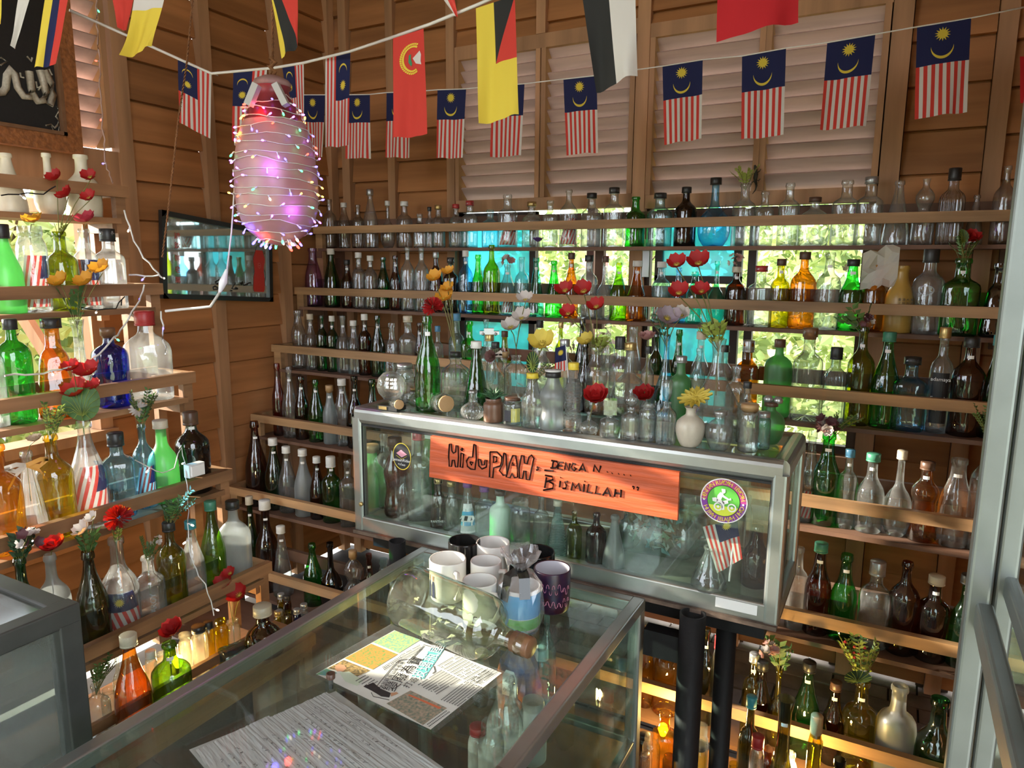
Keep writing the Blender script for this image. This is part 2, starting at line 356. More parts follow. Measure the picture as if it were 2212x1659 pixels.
# ---------------------------------------------------------------- outdoors
gr = MB().add([(-40, -30, -.5), (40, -30, -.5), (40, 60, -.5), (-40, 60, -.5)], [(0, 1, 2, 3)]).build('ground', mat('lawn', (.30, .34, .16), .9, var=.5, scale=3)); struct(gr)
LEAFM = [mat('leaf_bright', (.50, .60, .24), .5, var=.4, scale=3, trans=.45), mat('leaf_yellow_green', (.78, .78, .42), .5, var=.3, scale=3, trans=.5), mat('leaf_deep', (.24, .34, .13), .5, var=.4, scale=3, trans=.3)]
BARK = mat('bark', (.12, .08, .05), .9, var=.5, scale=20, bump=.5)
def shrub(label, x, y, z, rx, ry, rz, n, ls, seed, group=None, trunk=True):
    rnd = random.Random(seed); t = empty('leafy_shrub', (x, y, -.5)); m = MB(); zc = z+.5
    for i in range(n):
        a = rnd.uniform(0, 2*pi); c = rnd.uniform(-1, 1); r = rnd.uniform(.45, 1)**.5; s = math.sqrt(1-c*c)
        p = V((cos(a)*s*rx*r, sin(a)*s*ry*r, zc+c*rz*r)); k = noise.noise(p*1.7+V((seed, 0, 0)))
        if k < -.22: continue
        d = V((rnd.uniform(-1, 1), rnd.uniform(-1, 1), rnd.uniform(-.9, .4))).normalized(); e = d.cross(V((rnd.uniform(-1, 1), rnd.uniform(-1, 1), rnd.uniform(-1, 1)))).normalized()
        L = ls*rnd.uniform(.6, 1.3); W = L*.33; f = d.cross(e)*W*.25
        m.add([p, p+d*L*.45+e*W+f, p+d*L, p+d*L*.45-e*W+f], [(0, 1, 2), (0, 2, 3)], 0 if k > .1 else (1 if rnd.random() < .45 else 2))
    fo = m.build('foliage', LEAFM, t); fo['kind'] = 'stuff'
    b = MB(); b.tube([(0, 0, 0), (.05, 0, zc*.6), (0, .05, zc)], [.05, .035, .02])
    for q in range(6):
        a = rnd.uniform(0, 6.28); b.tube([(0, 0, zc*rnd.uniform(.2, .7)), (cos(a)*rx*.4, sin(a)*ry*.4, zc+rz*rnd.uniform(-.2, .4)), (cos(a)*rx*.8, sin(a)*ry*.8, zc+rz*rnd.uniform(-.3, .8))], [.025, .015, .005])
    b.build('branch', BARK, t); tag(t, label, 'shrub', group); return t
shrub('bright leafy shrub seen through the right half of the back window', -.1, 5.6, 1.1, 1.1, .8, 1.5, 9000, .11, 3)
shrub('yellow-green shrub outside between the two teal window panes', -2.7, 6.2, .9, 1.3, .8, 1.3, 7000, .11, 5)
shrub('tall tree crown in full sun far behind the back window', -.6, 9.0, 3.0, 3.4, 1.6, 2.4, 9000, .2, 8)
shrub('broad-leaved shrub close outside the left window', -4.5, 2.0, 1.35, .8, .8, .8, 3600, .13, 11)
shrub('low leafy shrub outside the left window by the shutter', -3.9, .5, .6, .5, .45, .5, 2600, .13, 14)
shrub('leafy shrub outside under the right corner of the back window', .35, 4.3, .7, .7, .4, .7, 3500, .1, 17)
hs_ = empty('house', (-5.6, 14.5, -.5)); MB().box((-1.5, 0, 0), (1.5, 2, 2.1)).build('wall', mat('pale_plaster', (.6, .58, .52), .9), hs_)
ro = MB()
ro.add([(-1.8, -.4, 2.05), (1.8, -.4, 2.05), (1.5, 1, 2.9), (-1.5, 1, 2.9), (1.8, 2.4, 2.05), (-1.8, 2.4, 2.05)], [(0, 1, 2, 3), (3, 2, 4, 5)])
ro.build('roof', mat('red_roof_sheet', (.45, .12, .09), .5, var=.3, scale=6), hs_); MB().box((-.4, -.02, 0), (.4, .02, 1.7)).build('door', DARKW, hs_)
tag(hs_, 'small house with red sheet roof far behind the open window', 'house')
hs_ = empty('shed', (-8.2, 2.7, -.5)); MB().box((-1.2, -1.6, 0), (1.2, 1.6, 2.0)).build('wall', mat('lilac_plaster', (.42, .38, .48), .9), hs_)
MB().bar((0, -1.9, 2.05), (0, 1.9, 2.25), 2.8, .06).build('roof', mat('grey_roof_sheet', (.4, .42, .46), .5, var=.2, scale=6), hs_)
tag(hs_, 'lilac outbuilding with grey sheet roof beyond the left window', 'shed')

pv = MB().box((-6, BY+.25, -.497), (3, BY+1.6, -.48)).build('bounce_ground', mat('pale_bounce_ground', (.55, .52, .46), .9, var=.2, scale=4)); struct(pv)  # pale slabs added outdoors, out of view, to bounce sunlight indoors
pv = MB().box((-4.6, -3, -.497), (LX-.2, BY+.2, -.479)).build('bounce_ground', MATS['pale_bounce_ground']); struct(pv)
pv = MB().box((.8, -4, -.497), (6, BY+.2, -.478)).build('bounce_ground', MATS['pale_bounce_ground']); struct(pv)
# ---------------------------------------------------------------- tiered racks
BK = [(2.84, 1.835, 1.725), (2.69, 1.528, 1.430), (2.52, 1.252, 1.132), (2.37, .93, .822), (2.21, .612, .520), (2.05, .335, .205)]   # rail y, rail top z, board z
LK = [(-2.39, 1.906, 1.797), (-2.242, 1.577, 1.497), (-2.105, 1.281, 1.195), (-1.95, .959, .892), (-1.785, .661, .61), (-1.60, .45, .405)]  # rail x, rail top z, board z
rk = empty('bottle_rack', (-2.7, 2.2, 0)); O = V((-2.7, 2.2, 0))
def rp(name, m, a, b): MB().box(V(a)-O, V(b)-O).build(name, m, rk)
for i, (y, zr, zb) in enumerate(BK):
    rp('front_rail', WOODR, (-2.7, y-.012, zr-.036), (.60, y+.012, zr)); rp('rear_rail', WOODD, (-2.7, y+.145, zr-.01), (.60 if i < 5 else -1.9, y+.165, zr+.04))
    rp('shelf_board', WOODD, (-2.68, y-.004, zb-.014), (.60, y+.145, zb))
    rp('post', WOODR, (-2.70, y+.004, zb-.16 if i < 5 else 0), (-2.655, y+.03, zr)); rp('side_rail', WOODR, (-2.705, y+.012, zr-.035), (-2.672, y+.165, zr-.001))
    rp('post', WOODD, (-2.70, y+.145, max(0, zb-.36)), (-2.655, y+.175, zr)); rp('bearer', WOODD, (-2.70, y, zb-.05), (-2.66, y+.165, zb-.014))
    for xx in (-1.2, .30) if i < 5 else ():
        rp('post', WOODD, (xx, y+.165, max(0, zb-.36)), (xx+.04, y+.195, zr+.03))
MB().box(V((-2.6, 1.70, .155))-O, V((.6, 2.04, .17))-O).build('shelf_board', WOODD, rk)
tag(rk, 'tiered wooden bottle rack with pale front rails along the back wall', 'rack')
rk = empty('bottle_rack', (-2.4, 1.6, 0)); O = V((-2.4, 1.6, 0))
for i, (x, zr, zb) in enumerate(LK):
    ys = -.3 if i < 4 else .66
    rp('front_rail', WOODRL, (x-.012, ys, zr-.038), (x+.012, 1.604, zr)); rp('rear_rail', WOODRL, (x-.16, ys, zr-.02), (x-.145, 1.575, zr+.01))
    rp('shelf_board', WOODRL, (x-.15, ys, zb-.018), (x+.004, 1.575, zb)); rp('side_rail', WOODR, (x-.175, 1.576, zr-.037), (x-.012, 1.602, zr-.001))
    rp('post', WOODRL, (x-.03, 1.565, zb-.14), (x-.004, 1.60, zr-.036)); rp('post', WOODRL, (x-.173, 1.567, max(0, zb-.36)), (x-.147, 1.598, zr-.003))
    rp('bearer', WOODRL, (x-.15, 1.55, zb-.05), (x-.01, 1.575, zb-.018))
rp('shelf_board', WOODRL, (-1.98, .66, .385), (-1.60, 1.57, .403))
tag(rk, 'tiered wooden bottle rack under the left window', 'rack')
# ---------------------------------------------------------------- bottles
# profiles: (height, radius) as shares of full height and half width
PROF = dict(
    wine=[(0, .90), (.012, 1), (.3, 1), (.58, 1), (.64, .95), (.69, .78), (.73, .55), (.77, .38), (.82, .32), (.94, .31), (.945, .38), (.975, .38), (1, .33)],
    champagne=[(0, .93), (.012, 1), (.25, 1), (.42, .99), (.52, .90), (.62, .70), (.71, .52), (.80, .38), (.92, .31), (.925, .40), (.96, .40), (1, .35)],
    beer=[(0, .92), (.015, 1), (.3, 1), (.50, 1), (.57, .92), (.64, .72), (.71, .55), (.80, .45), (.92, .40), (.925, .48), (.97, .48), (1, .44)],
    whisky=[(0, .92), (.015, 1), (.3, 1), (.56, 1), (.63, .95), (.68, .80), (.715, .55), (.74, .42), (.80, .38), (.94, .36), (.945, .43), (.98, .43), (1, .38)],
    square=[(0, .93), (.015, 1), (.3, 1), (.60, 1), (.66, .94), (.70, .72), (.73, .48), (.76, .40), (.93, .38), (.935, .45), (.975, .45), (1, .40)],
    flask=[(0, .90), (.015, .97), (.3, 1), (.55, 1), (.64, .90), (.71, .62), (.76, .36), (.82, .30), (.94, .29), (.945, .35), (.98, .35), (1, .31)],
    cone=[(0, .95), (.015, 1), (.10, 1), (.28, .90), (.48, .70), (.64, .52), (.78, .38), (.88, .31), (.93, .30), (.935, .37), (.975, .37), (1, .33)],
    soda=[(0, .80), (.02, .90), (.12, .86), (.22, .84), (.34, .95), (.45, 1), (.55, .95), (.65, .76), (.75, .52), (.85, .38), (.93, .35), (.94, .44), (1, .42)],
    jar=[(0, .88), (.03, 1), (.4, 1), (.72, 1), (.80, .92), (.85, .78), (.88, .74), (.90, .80), (.94, .80), (1, .76)],
    globe=[(0, .55), (.02, .66), (.10, .88), (.22, 1), (.34, .99), (.44, .86), (.52, .62), (.57, .40), (.62, .28), (.75, .24), (.93, .23), (.94, .31), (1, .29)],
    hourglass=[(0, .85), (.03, .96), (.15, 1), (.26, .86), (.36, .78), (.46, .88), (.58, .98), (.68, .84), (.78, .58), (.86, .48), (.93, .46), (.94, .54), (1, .52)],
    milk=[(0, .92), (.015, 1), (.3, 1), (.50, .98), (.60, .86), (.70, .66), (.78, .52), (.86, .46), (.94, .45), (.945, .52), (1, .50)],
    gourd=[(0, .88), (.02, 1), (.30, 1), (.42, .92), (.50, .62), (.54, .50), (.60, .62), (.68, .80), (.76, .78), (.83, .52), (.87, .30), (.95, .28), (1, .34)],
    pagoda=[(0, .94), (.02, 1), (.30, 1), (.34, .94), (.36, .98), (.40, .88), (.42, .93), (.46, .80), (.60, .56), (.74, .42), (.90, .34), (.93, .40), (1, .38)],
    trapeze=[(0, .94), (.02, 1), (.10, 1), (.35, .88), (.60, .72), (.66, .60), (.70, .44), (.76, .38), (.92, .36), (.93, .46), (1, .44)],
    vase=[(0, .85), (.02, .95), (.15, 1), (.30, .90), (.45, .62), (.55, .46), (.75, .38), (.90, .42), (1, .56)],
    jug=[(0, .85), (.02, .95), (.25, 1), (.48, .96), (.58, .80), (.66, .52), (.72, .38), (.80, .34), (.93, .34), (.94, .42), (1, .40)],
    demijohn=[(0, .55), (.03, .72), (.10, .88), (.25, .98), (.38, 1), (.52, .93), (.66, .76), (.78, .58), (.88, .44), (.93, .38), (.95, .42), (1, .40)],
    stepped=[(0, .98), (.02, 1), (.26, .96), (.40, .80), (.50, .78), (.58, .92), (.66, .90), (.72, .70), (.77, .44), (.84, .38), (.94, .38), (1, .42)],
    decanter=[(0, .92), (.02, 1), (.3, 1), (.52, 1), (.58, .90), (.63, .62), (.67, .42), (.73, .38), (.755, .46), (.77, .46), (.78, .3)],
    bulbvase=[(0, .50), (.02, .62), (.15, .82), (.35, .98), (.50, 1), (.64, .90), (.74, .62), (.80, .38), (.86, .34), (.95, .34), (1, .46)],
    vial=[(0, .9), (.03, 1), (.4, 1), (.78, 1), (.84, .85), (.88, .66), (.92, .66), (.925, .8), (1, .8)],
    gallon=[(0, .86), (.015, .96), (.04, 1), (.3, 1), (.62, 1), (.69, .96), (.74, .82), (.78, .56), (.80, .36), (.84, .30), (.94, .29), (.945, .34), (1, .33)],
    carafe=[(0, .80), (.015, .95), (.08, 1), (.20, .92), (.36, .68), (.50, .45), (.62, .28), (.72, .20), (.84, .17), (.90, .19), (.95, .22), (1, .24)],
)
SE = dict(square=5, flask=2.6, decanter=3.2, trapeze=4)
DYK = dict(flask=.5, carafe=1)
NR = dict(jar=.80, vial=.84, milk=.55, hourglass=.56, stepped=.47, gourd=.36, soda=.47, beer=.5, globe=.34, carafe=.27, bulbvase=.45)
def catmull(pts, k=2):
    out = []
    for i in range(len(pts)-1):
        p0, p1, p2, p3 = pts[max(i-1, 0)], pts[i], pts[i+1], pts[min(i+2, len(pts)-1)]
        sharp = (p2[0]-p1[0]) < .03
        for j in range(1 if sharp else k):
            t = j/k
            if t == 0: out.append(p1); continue
            f = lambda a: .5*((2*p1[a])+(-p0[a]+p2[a])*t+(2*p0[a]-5*p1[a]+4*p2[a]-p3[a])*t*t+(-p0[a]+3*p1[a]-3*p2[a]+p3[a])*t**3)
            out.append((p1[0]+(p2[0]-p1[0])*t, min(1.0, max(.05, f(1)))))
    out.append(pts[-1]); return out
UM = {}
def unit_body(kind, m):
    key = (kind, m.name)
    if key not in UM:
        if (kind,) not in UM:
            b = MB(); pr = [(r/2, z) for z, r in catmull(PROF[kind], 2 if kind not in ('carafe', 'demijohn') else 4)]
            # the pushed-up foot
            b.lathe([(.001, .035), (pr[0][0]*.72, .012), (pr[0][0]*.95, 0)]+pr, 22 if kind not in ('carafe', 'demijohn') else 40, se=SE.get(kind, 2.0), dy=DYK.get(kind, 1), close=False)
            UM[(kind,)] = b
        me = UM[(kind,)].mesh('body'); me.materials.append(m); UM[key] = me
    return UM[key]
def unit_cap(style, m):
    key = ('cap', style, m.name)
    if key not in UM:
        b = MB()
        if style == 'cork': b.lathe([(.40, -.25), (.42, .0), (.5, .02), (.5, .95), (.46, 1.0), (.001, 1.0)], 14)
        elif style == 'knob': b.lathe([(.42, 0), (.42, .45), (.62, .5), (.62, .95), (.55, 1), (.001, 1)], 14)
        else: b.lathe([(.5, 0), (.5, .12), (.47, .14), (.49, .2), (.49, .94), (.45, 1.0), (.001, 1.0)], 14)
        UM[key] = b.mesh('cap'); UM[key].materials.append(m)
    return UM[key]
_st = MB()
_st.add([(.5*sin(a), -.5*cos(a), z) for z in (0, 1) for a in (-.5, -.17, .17, .5)], [(0, 1, 5, 4), (1, 2, 6, 5), (2, 3, 7, 6)])
STK = _st.mesh('price_sticker'); STK.materials.append(STICKM)
def rad_at(kind, t):
    p = PROF[kind]
    for i in range(len(p)-1):
        if p[i][0] <= t <= p[i+1][0]: return p[i][1]+(p[i+1][1]-p[i][1])*(t-p[i][0])/max(1e-6, p[i+1][0]-p[i][0])
    return p[-1][1]
BOT = []
WORD = dict(wine='wine bottle', champagne='champagne bottle', beer='beer bottle', whisky='round-shouldered bottle', square='square bottle', flask='flat flask', cone='cone-shaped bottle', soda='contoured soda bottle',
            jar='jar', globe='globe bottle', hourglass='waisted bottle', milk='milk bottle', gourd='gourd-shaped bottle', pagoda='ridged bottle', trapeze='tapering bottle', vase='vase', jug='jug bottle',
            demijohn='demijohn', gallon='straight-sided bottle', stepped='stepped bottle', decanter='decanter', bulbvase='vase', vial='vial', carafe='carafe')
NAME = dict(wine='wine_bottle', champagne='champagne_bottle', beer='beer_bottle', whisky='liquor_bottle', square='square_bottle', flask='flask', cone='sauce_bottle', soda='soda_bottle', jar='glass_jar', globe='globe_bottle',
            hourglass='waisted_bottle', milk='milk_bottle', gourd='gourd_bottle', pagoda='ridged_bottle', trapeze='tapering_bottle', vase='vase', jug='jug_bottle', demijohn='demijohn', gallon='liquor_bottle', stepped='stepped_bottle',
            decanter='decanter', bulbvase='vase', vial='vial', carafe='carafe')
def bottle(u, P, w, h, kind, colour, cap, ex, shelf, group, note=None, roll=None):
    """stands a bottle of width w and height h on P; ex holds single-letter extras"""
    pat = 'cross' if 'x' in ex else 'rib' if 'i' in ex else 'flute' if 'v' in ex else None
    t = empty(NAME[kind], P, math.atan2(P[0]-EYE.x, -(P[1]-EYE.y))*-1 if False else math.atan2(-(P[0]-EYE.x), P[1]-EYE.y)+rad(random.uniform(-6, 6)))
    hb = h*(.985 if cap != 'none' else 1)
    b = link('body', unit_body(kind, gm(colour.replace('dark_green','dark_green'), pat)), t); b.scale = (w, w, hb)
    if cap != 'none':
        sty, cc = ('cork', cap) if cap in ('cork', 'wood') else ('cap', cap)
        r = NR.get(kind, rad_at(kind, .95)+.05)*w/2
        chh = {'jar': .12*h, 'vial': .14*h}.get(kind, min(.16*h if 'T' in ex else .10*h, r*2*(2.2 if 'T' in ex else 1.15)))
        c = link('cap', unit_cap(sty, capm(cc)), t); c.scale = (2*r*1.06, 2*r*1.06, chh); c.location = (0, 0, h-chh)
        if 'F' in ex:  # neck ring left under the cap
            pass
    if 's' in ex:
        k = .80; r = rad_at(kind, k)*w/2+.0008; s = link('price_sticker', STK, t); s.scale = (2*r, 2*r, .010); s.location = (0, 0, hb*k)
    BOT.append(dict(o=t, u=u, kind=kind, colour=colour, cap=cap, shelf=shelf, group=group, note=note, h=h, ex=ex, P=V(P), w=w))
    t.update_tag(); return t
def rowof(text, place, shelf, group):
    """each line: u, top, width (pixels), kind, colour, cap, extras, note"""
    out = []
    for ln in text.strip().splitlines():
        q = [s.strip() for s in ln.split(',')]; u, top, wpx = float(q[0]), float(q[1]), float(q[2])
        P = place(u, q); d = depth(P); zt = top_z(u, top, P); w_ = wpx*d/FOC
        if q[3] == 'flask': w_ *= 1.0
        ex = q[6] if len(q) > 6 else ''
        out.append(bottle(u, P, w_, max(.04, zt-P.z), q[3], q[4], q[5], ex, shelf, group, q[7] if len(q) > 7 else None))
    return out
def top_z(u, top, P):
    # height at which the vertical through P crosses picture row `top`
    lo, hi = P.z, P.z+1.2
    for _ in range(30):
        m_ = (lo+hi)/2; p = V((P.x, P.y, m_))-EYE; v = 829.5-FOC*p.dot(UP)/p.dot(FW)
        if v > top: lo = m_
        else: hi = m_
    return lo
def on_back(i, dy=.07):
    y, zr, zb = BK[i]
    def f(u, q):
        # u is read at mid body: 9 cm above the board
        d = None; z = zb+.09; P = at(u, 600, 1, y+dy)
        for _ in range(6):
            p = V((P.x, y+dy, z))-EYE; v = 829.5-FOC*p.dot(UP)/p.dot(FW); P = at(u, v, 1, y+dy)
        return V((P.x, y+dy, zb))
    return f
def on_left(i, dx=.072):
    x, zr, zb = LK[i]
    def f(u, q):
        P = at(u, 700, 0, x-dx)
        for _ in range(8):
            p = V((x-dx, P.y, zb+.09))-EYE; v = 829.5-FOC*p.dot(UP)/p.dot(FW); P = at(u, v, 0, x-dx)
        return V((x-dx, P.y, zb))
    return f

B1 = """
713,430,29,whisky,smoke,none
744,438,27,soda,smoke,white
774,442,26,whisky,smoke,none
801,409,32,champagne,clear,silver
838,434,31,globe,smoke,white
874,435,34,whisky,smoke,white
907,462,28,square,clear,none,,squat clear square bottle with cut-off neck
928,447,18,whisky,smoke,black
947,443,30,whisky,smoke,gold
985,441,31,whisky,smoke,red
1015,434,34,square,clear,red,x,clear bottle with dotted relief and red cap
1059,453,36,square,aqua,none
1096,420,42,square,clear,none
1148,436,41,whisky,clear,gold,,clear bottle with flared golden neck
1188,433,34,square,clear,none,s
1228,409,39,wine,clear,none
1277,417,44,whisky,clear,black,s
1325,405,44,square,clear,black
1372,425,43,whisky,green,none
1424,417,52,square,aqua,black
1480,404,47,wine,black,black
1542,384,68,globe,blue,black,,wide flat bottle with painted antlers and black cap
1606,396,50,whisky,clear,none
1650,413,38,square,clear,none
1702,395,42,square,clear,none
1758,426,62,flask,clear,brown,,wide flat flask with round emblem and brown cap
1825,389,53,square,clear,none
1876,382,52,square,clear,silver
1937,390,54,cone,clear,none,,tall bell-shaped clear bottle with open mouth
1994,386,45,gourd,clear,none
2053,363,50,whisky,smoke,black,vT,ribbed clear bottle with tall black cap
2106,421,36,cone,smoke,none
2165,358,42,wine,smoke,none
"""
B2 = """
678,536,36,milk,purple,none,,purple-tinted bottle at the left end
717,537,34,champagne,dark_green,white
751,561,26,beer,brown,black,s
776,545,29,whisky,smoke,white,s
801,552,31,wine,smoke,white,s
829,556,27,soda,dark_green,none
855,552,24,beer,brown,none,s
881,533,30,wine,clear,none,s
911,534,31,wine,clear,none,s
942,544,29,wine,brown,silver
974,556,31,square,black,black
1006,541,31,wine,blue,white,s
1033,550,27,beer,green,none
1062,529,36,wine,olive,none
1096,571,34,soda,aqua,none,s
1127,555,31,whisky,aqua,none
1158,557,36,cone,teal,none,s
1196,563,38,cone,green,none,s
1233,546,32,champagne,amber,brown,s
1271,551,38,whisky,clear,black,s
1306,553,41,globe,clear,brown,s
1335,567,36,champagne,lime,none,s
1375,563,46,pagoda,amber,white,s
1427,565,40,whisky,aqua,white,s
1464,578,34,cone,blue,none
1500,587,40,soda,teal,none
1546,564,40,globe,teal,none,s
1588,576,44,wine,brown,cream,s
1641,574,50,square,clear,red,x,crosshatched square bottle with red cap
1683,559,40,whisky,yellow,brown,s
1732,544,52,wine,amber,brown
1786,545,50,whisky,clear,none,s
1836,560,49,beer,green,black,s
1886,572,46,whisky,amber,none
1942,574,58,milk,mustard ceramic,none,,mustard yellow ceramic bottle with Chinese characters
2001,538,62,whisky,clear,black,T,clear cognac bottle with tall black stopper
2071,558,72,square,green,none,s
2152,569,56,trapeze,black,none
"""
B3 = """
646,671,31,hourglass,smoke,none,,dusty waisted bottle at the left end
672,678,27,beer,smoke,cream,s
697,682,26,wine,dark_green,none,s
719,682,27,wine,dark_green,white,s
742,682,31,jug,smoke,none,s
765,692,28,beer,clear,white,s
789,678,29,whisky,brown,white,s
817,682,32,champagne,dark_green,none,s
847,698,32,trapeze,clear,none
882,682,38,square,clear,cream
907,697,22,beer,brown,none,s
946,704,24,whisky,clear,blue
987,677,35,whisky,aqua,blue
1014,694,36,square,green,none,s
1050,690,40,globe,aqua,none
1090,715,28,beer,amber,brown
1165,692,31,whisky,clear,black
1210,696,25,wine,olive,gold
1256,690,32,champagne,black,none
1312,698,31,wine,clear,none
1365,706,36,milk,clear,none
1415,722,30,wine,dark_green,none
1463,712,30,beer,dark_green,none,s
1510,716,42,jug,clear,cream,s
1562,746,36,whisky,clear,black
1612,735,48,square,amber,silver,T
1678,733,57,gallon,frosted green,brown
1741,708,58,square,clear,wood,v
1800,750,50,whisky,clear,black,vT,ribbed clear bottle with tall black cap
1854,707,54,wine,olive,none,s
1909,717,57,champagne,green,green,s
1963,771,64,square,blue,black,,light blue square gin bottle with black cap
2026,707,45,whisky,clear,gold
2084,729,66,wine,brown,black,s
2141,724,46,champagne,dark_green,teal,s
"""
B4 = """
603,785,26,beer,rose,none
628,792,34,champagne,smoke,none,s
653,813,31,beer,brown,none,s
684,820,35,champagne,green,none,s
714,832,31,beer,frosted white,cork,s
741,818,31,hourglass,clear,white,s
768,813,37,jug,black,none,s
806,820,32,beer,dark_green,none
1716,930,38,whisky,clear,none
1746,930,38,beer,clear,none
1781,933,57,beer,green,none,s,large green embossed bottle
1828,970,40,whisky,clear,blue,s
1878,979,58,jug,clear,green,s
1938,973,58,globe,clear,cream
1994,997,58,stepped,amber,brown,s
2060,991,62,milk,clear,none,s
2120,941,58,wine,smoke,none
2180,1068,44,wine,smoke,none
"""
B5 = """
556,910,46,champagne,brown,none,s,tall dark brown sake bottle at the left end
594,946,41,champagne,dark_green,white,s
622,964,38,champagne,clear,white,s
657,970,40,champagne,frosted white,white,s
687,986,35,champagne,brown,white,s
717,986,41,whisky,green,white,sT
753,993,37,square,smoke,none,s
787,1006,38,whisky,dark_green,none
1720,1182,42,whisky,smoke,none
1764,1172,53,beer,brown,green,s
1820,1197,52,beer,green,none,s
1886,1212,63,whisky,clear,silver,T
1948,1213,60,wine,brown,none
2012,1243,64,whisky,brown,cream,s
2078,1241,60,jug,green,black,s
2186,1267,72,whisky,smoke,silver,T
"""
B6 = """
546,1072,34,champagne,dark_green,cream,s
579,1080,50,jug,brown,white,s
611,1136,43,cone,clear,white,s,clear conical flask with white cap
677,1174,42,champagne,green,none
716,1172,50,globe,black,none
765,1189,48,gourd,smoke,cork
799,1196,28,beer,rose,none,s
830,1207,22,vial,aqua,none
1395,1352,36,champagne,orange,none
1440,1360,60,whisky,orange,silver
1520,1357,40,wine,dark_olive,none,s
1548,1373,26,vial,clear,red
1622,1411,42,whisky,yellow,silver,s
1640,1428,54,champagne,brown,black
1676,1445,50,globe,yellow,none
1738,1429,58,champagne,green,black,s
1797,1472,46,beer,brown,brown,s
1852,1470,70,whisky,yellow,none,s
1930,1480,78,whisky,frosted white,none
2016,1510,88,jug,dark_green,none
2100,1525,60,whisky,smoke,none
2150,1515,70,whisky,frosted white,none,,frosted bottle behind the glass of the right display case
"""
B7 = """
1389,1585,26,vial,black,black
1396,1627,22,vial,clear,silver
1411,1589,38,jar,clear,none
1432,1538,50,square,orange,none
1444,1633,30,vial,brown,none
1509,1603,30,vial,yellow,black
1514,1566,30,jar,clear,none
1612,1504,44,whisky,dark_olive,teal
1636,1589,30,vial,clear,red
1656,1618,30,vial,brown,none
1688,1509,66,vase,dark_olive,none,s,dark green vase with flared lip and sticker
1704,1625,40,beer,smoke,none
1757,1545,28,vial,yellow,cork
1762,1600,70,globe,olive,none
1813,1640,30,vial,black,none
1585,1650,30,jar,yellow,none
1866,1652,34,jar,amber,none
"""
L1 = """
18,331,66,cone,white plastic,none,,cream plastic cone-shaped bottle near the picture frame
106,331,60,globe,white plastic,none
180,335,70,jug,white plastic,none
"""
L2 = """
14,484,66,champagne,frosted green,black,T
75,488,58,jar,clear,none,,wide-mouthed clear jar with a rolled flag inside
137,500,62,whisky,olive,none
190,494,52,whisky,clear,none,,clear bottle with a rolled flag inside
240,494,60,square,clear,black,xT,crosshatched square bottle with black cap
"""
L3 = """
-8,700,46,whisky,clear,none
37,689,68,gallon,green,black
123,687,76,trapeze,amber,black
178,690,50,vase,clear,none
241,708,72,gallon,cobalt,wood,,cobalt blue bottle with brown stopper
321,672,96,flask,clear,red,T,big clear flask with red wax neck
"""
L4 = """
6,960,84,whisky,orange,none
69,974,64,cone,clear,none,v,pleated clear bottle with a ribbon and cream rose
123,938,73,wine,yellow,none
194,907,74,champagne,clear,none,,clear bottle with a large rolled flag inside
258,934,63,square,blue,black,T
314,915,44,wine,blue,none
354,907,63,jug,frosted green,cream
418,889,69,wine,black,brown,sT
"""
L5 = """
62,1204,64,wine,dark_green,none
124,1197,64,wine,frosted white,none
202,1190,66,champagne,dark_olive,none
262,1161,76,jug,clear,none,,clear bottle with flag and sun print inside
324,1201,62,whisky,clear,none,,clear bottle with embossed lettering up its side
373,1127,58,wine,olive,black
418,1124,50,champagne,clear,teal
462,1082,52,champagne,lime,green
508,1081,68,flask,frosted white,black
"""
L6 = """
290,1370,74,champagne,amber,cream
372,1388,80,wine,lime,none,s
209,1478,52,wine,clear,none
236,1488,34,vial,clear,none
258,1418,24,wine,clear,none
328,1405,24,vial,clear,white
352,1412,34,vial,clear,none
401,1369,30,vial,clear,none
431,1351,34,jar,clear,black
452,1342,22,vial,yellow,black
478,1339,30,vial,yellow,none
504,1339,27,vial,clear,none
"""
rowof(B1, on_back(0), 'top back shelf', 'bottles on the top back shelf')
rowof(B2, on_back(1), 'second back shelf', 'bottles on the second back shelf')
rowof(B3, on_back(2), 'third back shelf', 'bottles on the third back shelf')
rowof(B4, on_back(3), 'fourth back shelf', 'bottles on the fourth back shelf')
rowof(B5, on_back(4), 'fifth back shelf', 'bottles on the fifth back shelf')
rowof(B6, on_back(5), 'sixth back shelf', 'bottles on the sixth back shelf')  # yellow and orange glass at the right paints the warm backlight into clear bottles
def low(u, q):
    P = at(u, 1659, 1, 1.86)
    return V((P.x, 1.86+random.uniform(-.03, .03), .17))
rowof(B7, low, 'lowest back board', 'small bottles on the lowest back board')  # yellow and orange tints here also hold the warm glow as glass colour
rowof(L1, on_left(0), "left rack's top shelf", 'white bottles on the left rack')
rowof(L2, on_left(1), "left rack's second shelf", 'bottles on the second shelf of the left rack')
rowof(L3, on_left(2), "left rack's third shelf", 'bottles on the third shelf of the left rack')
rowof(L4, on_left(3), "left rack's fourth shelf", 'bottles on the fourth shelf of the left rack')
rowof(L5, on_left(4), "left rack's fifth shelf", 'bottles on the fifth shelf of the left rack')
def lowl(u, q):
    x = -1.67 if u in (290, 372) else -1.78
    P = at(u, 1560, 0, x)
    for _ in range(8):
        p = V((x, P.y, .5))-EYE; v = 829.5-FOC*p.dot(UP)/p.dot(FW); P = at(u, v, 0, x)
    return V((x, P.y, .405))
rowof(L6, lowl, "left rack's lowest board", 'bottles on the lowest board of the left rack')
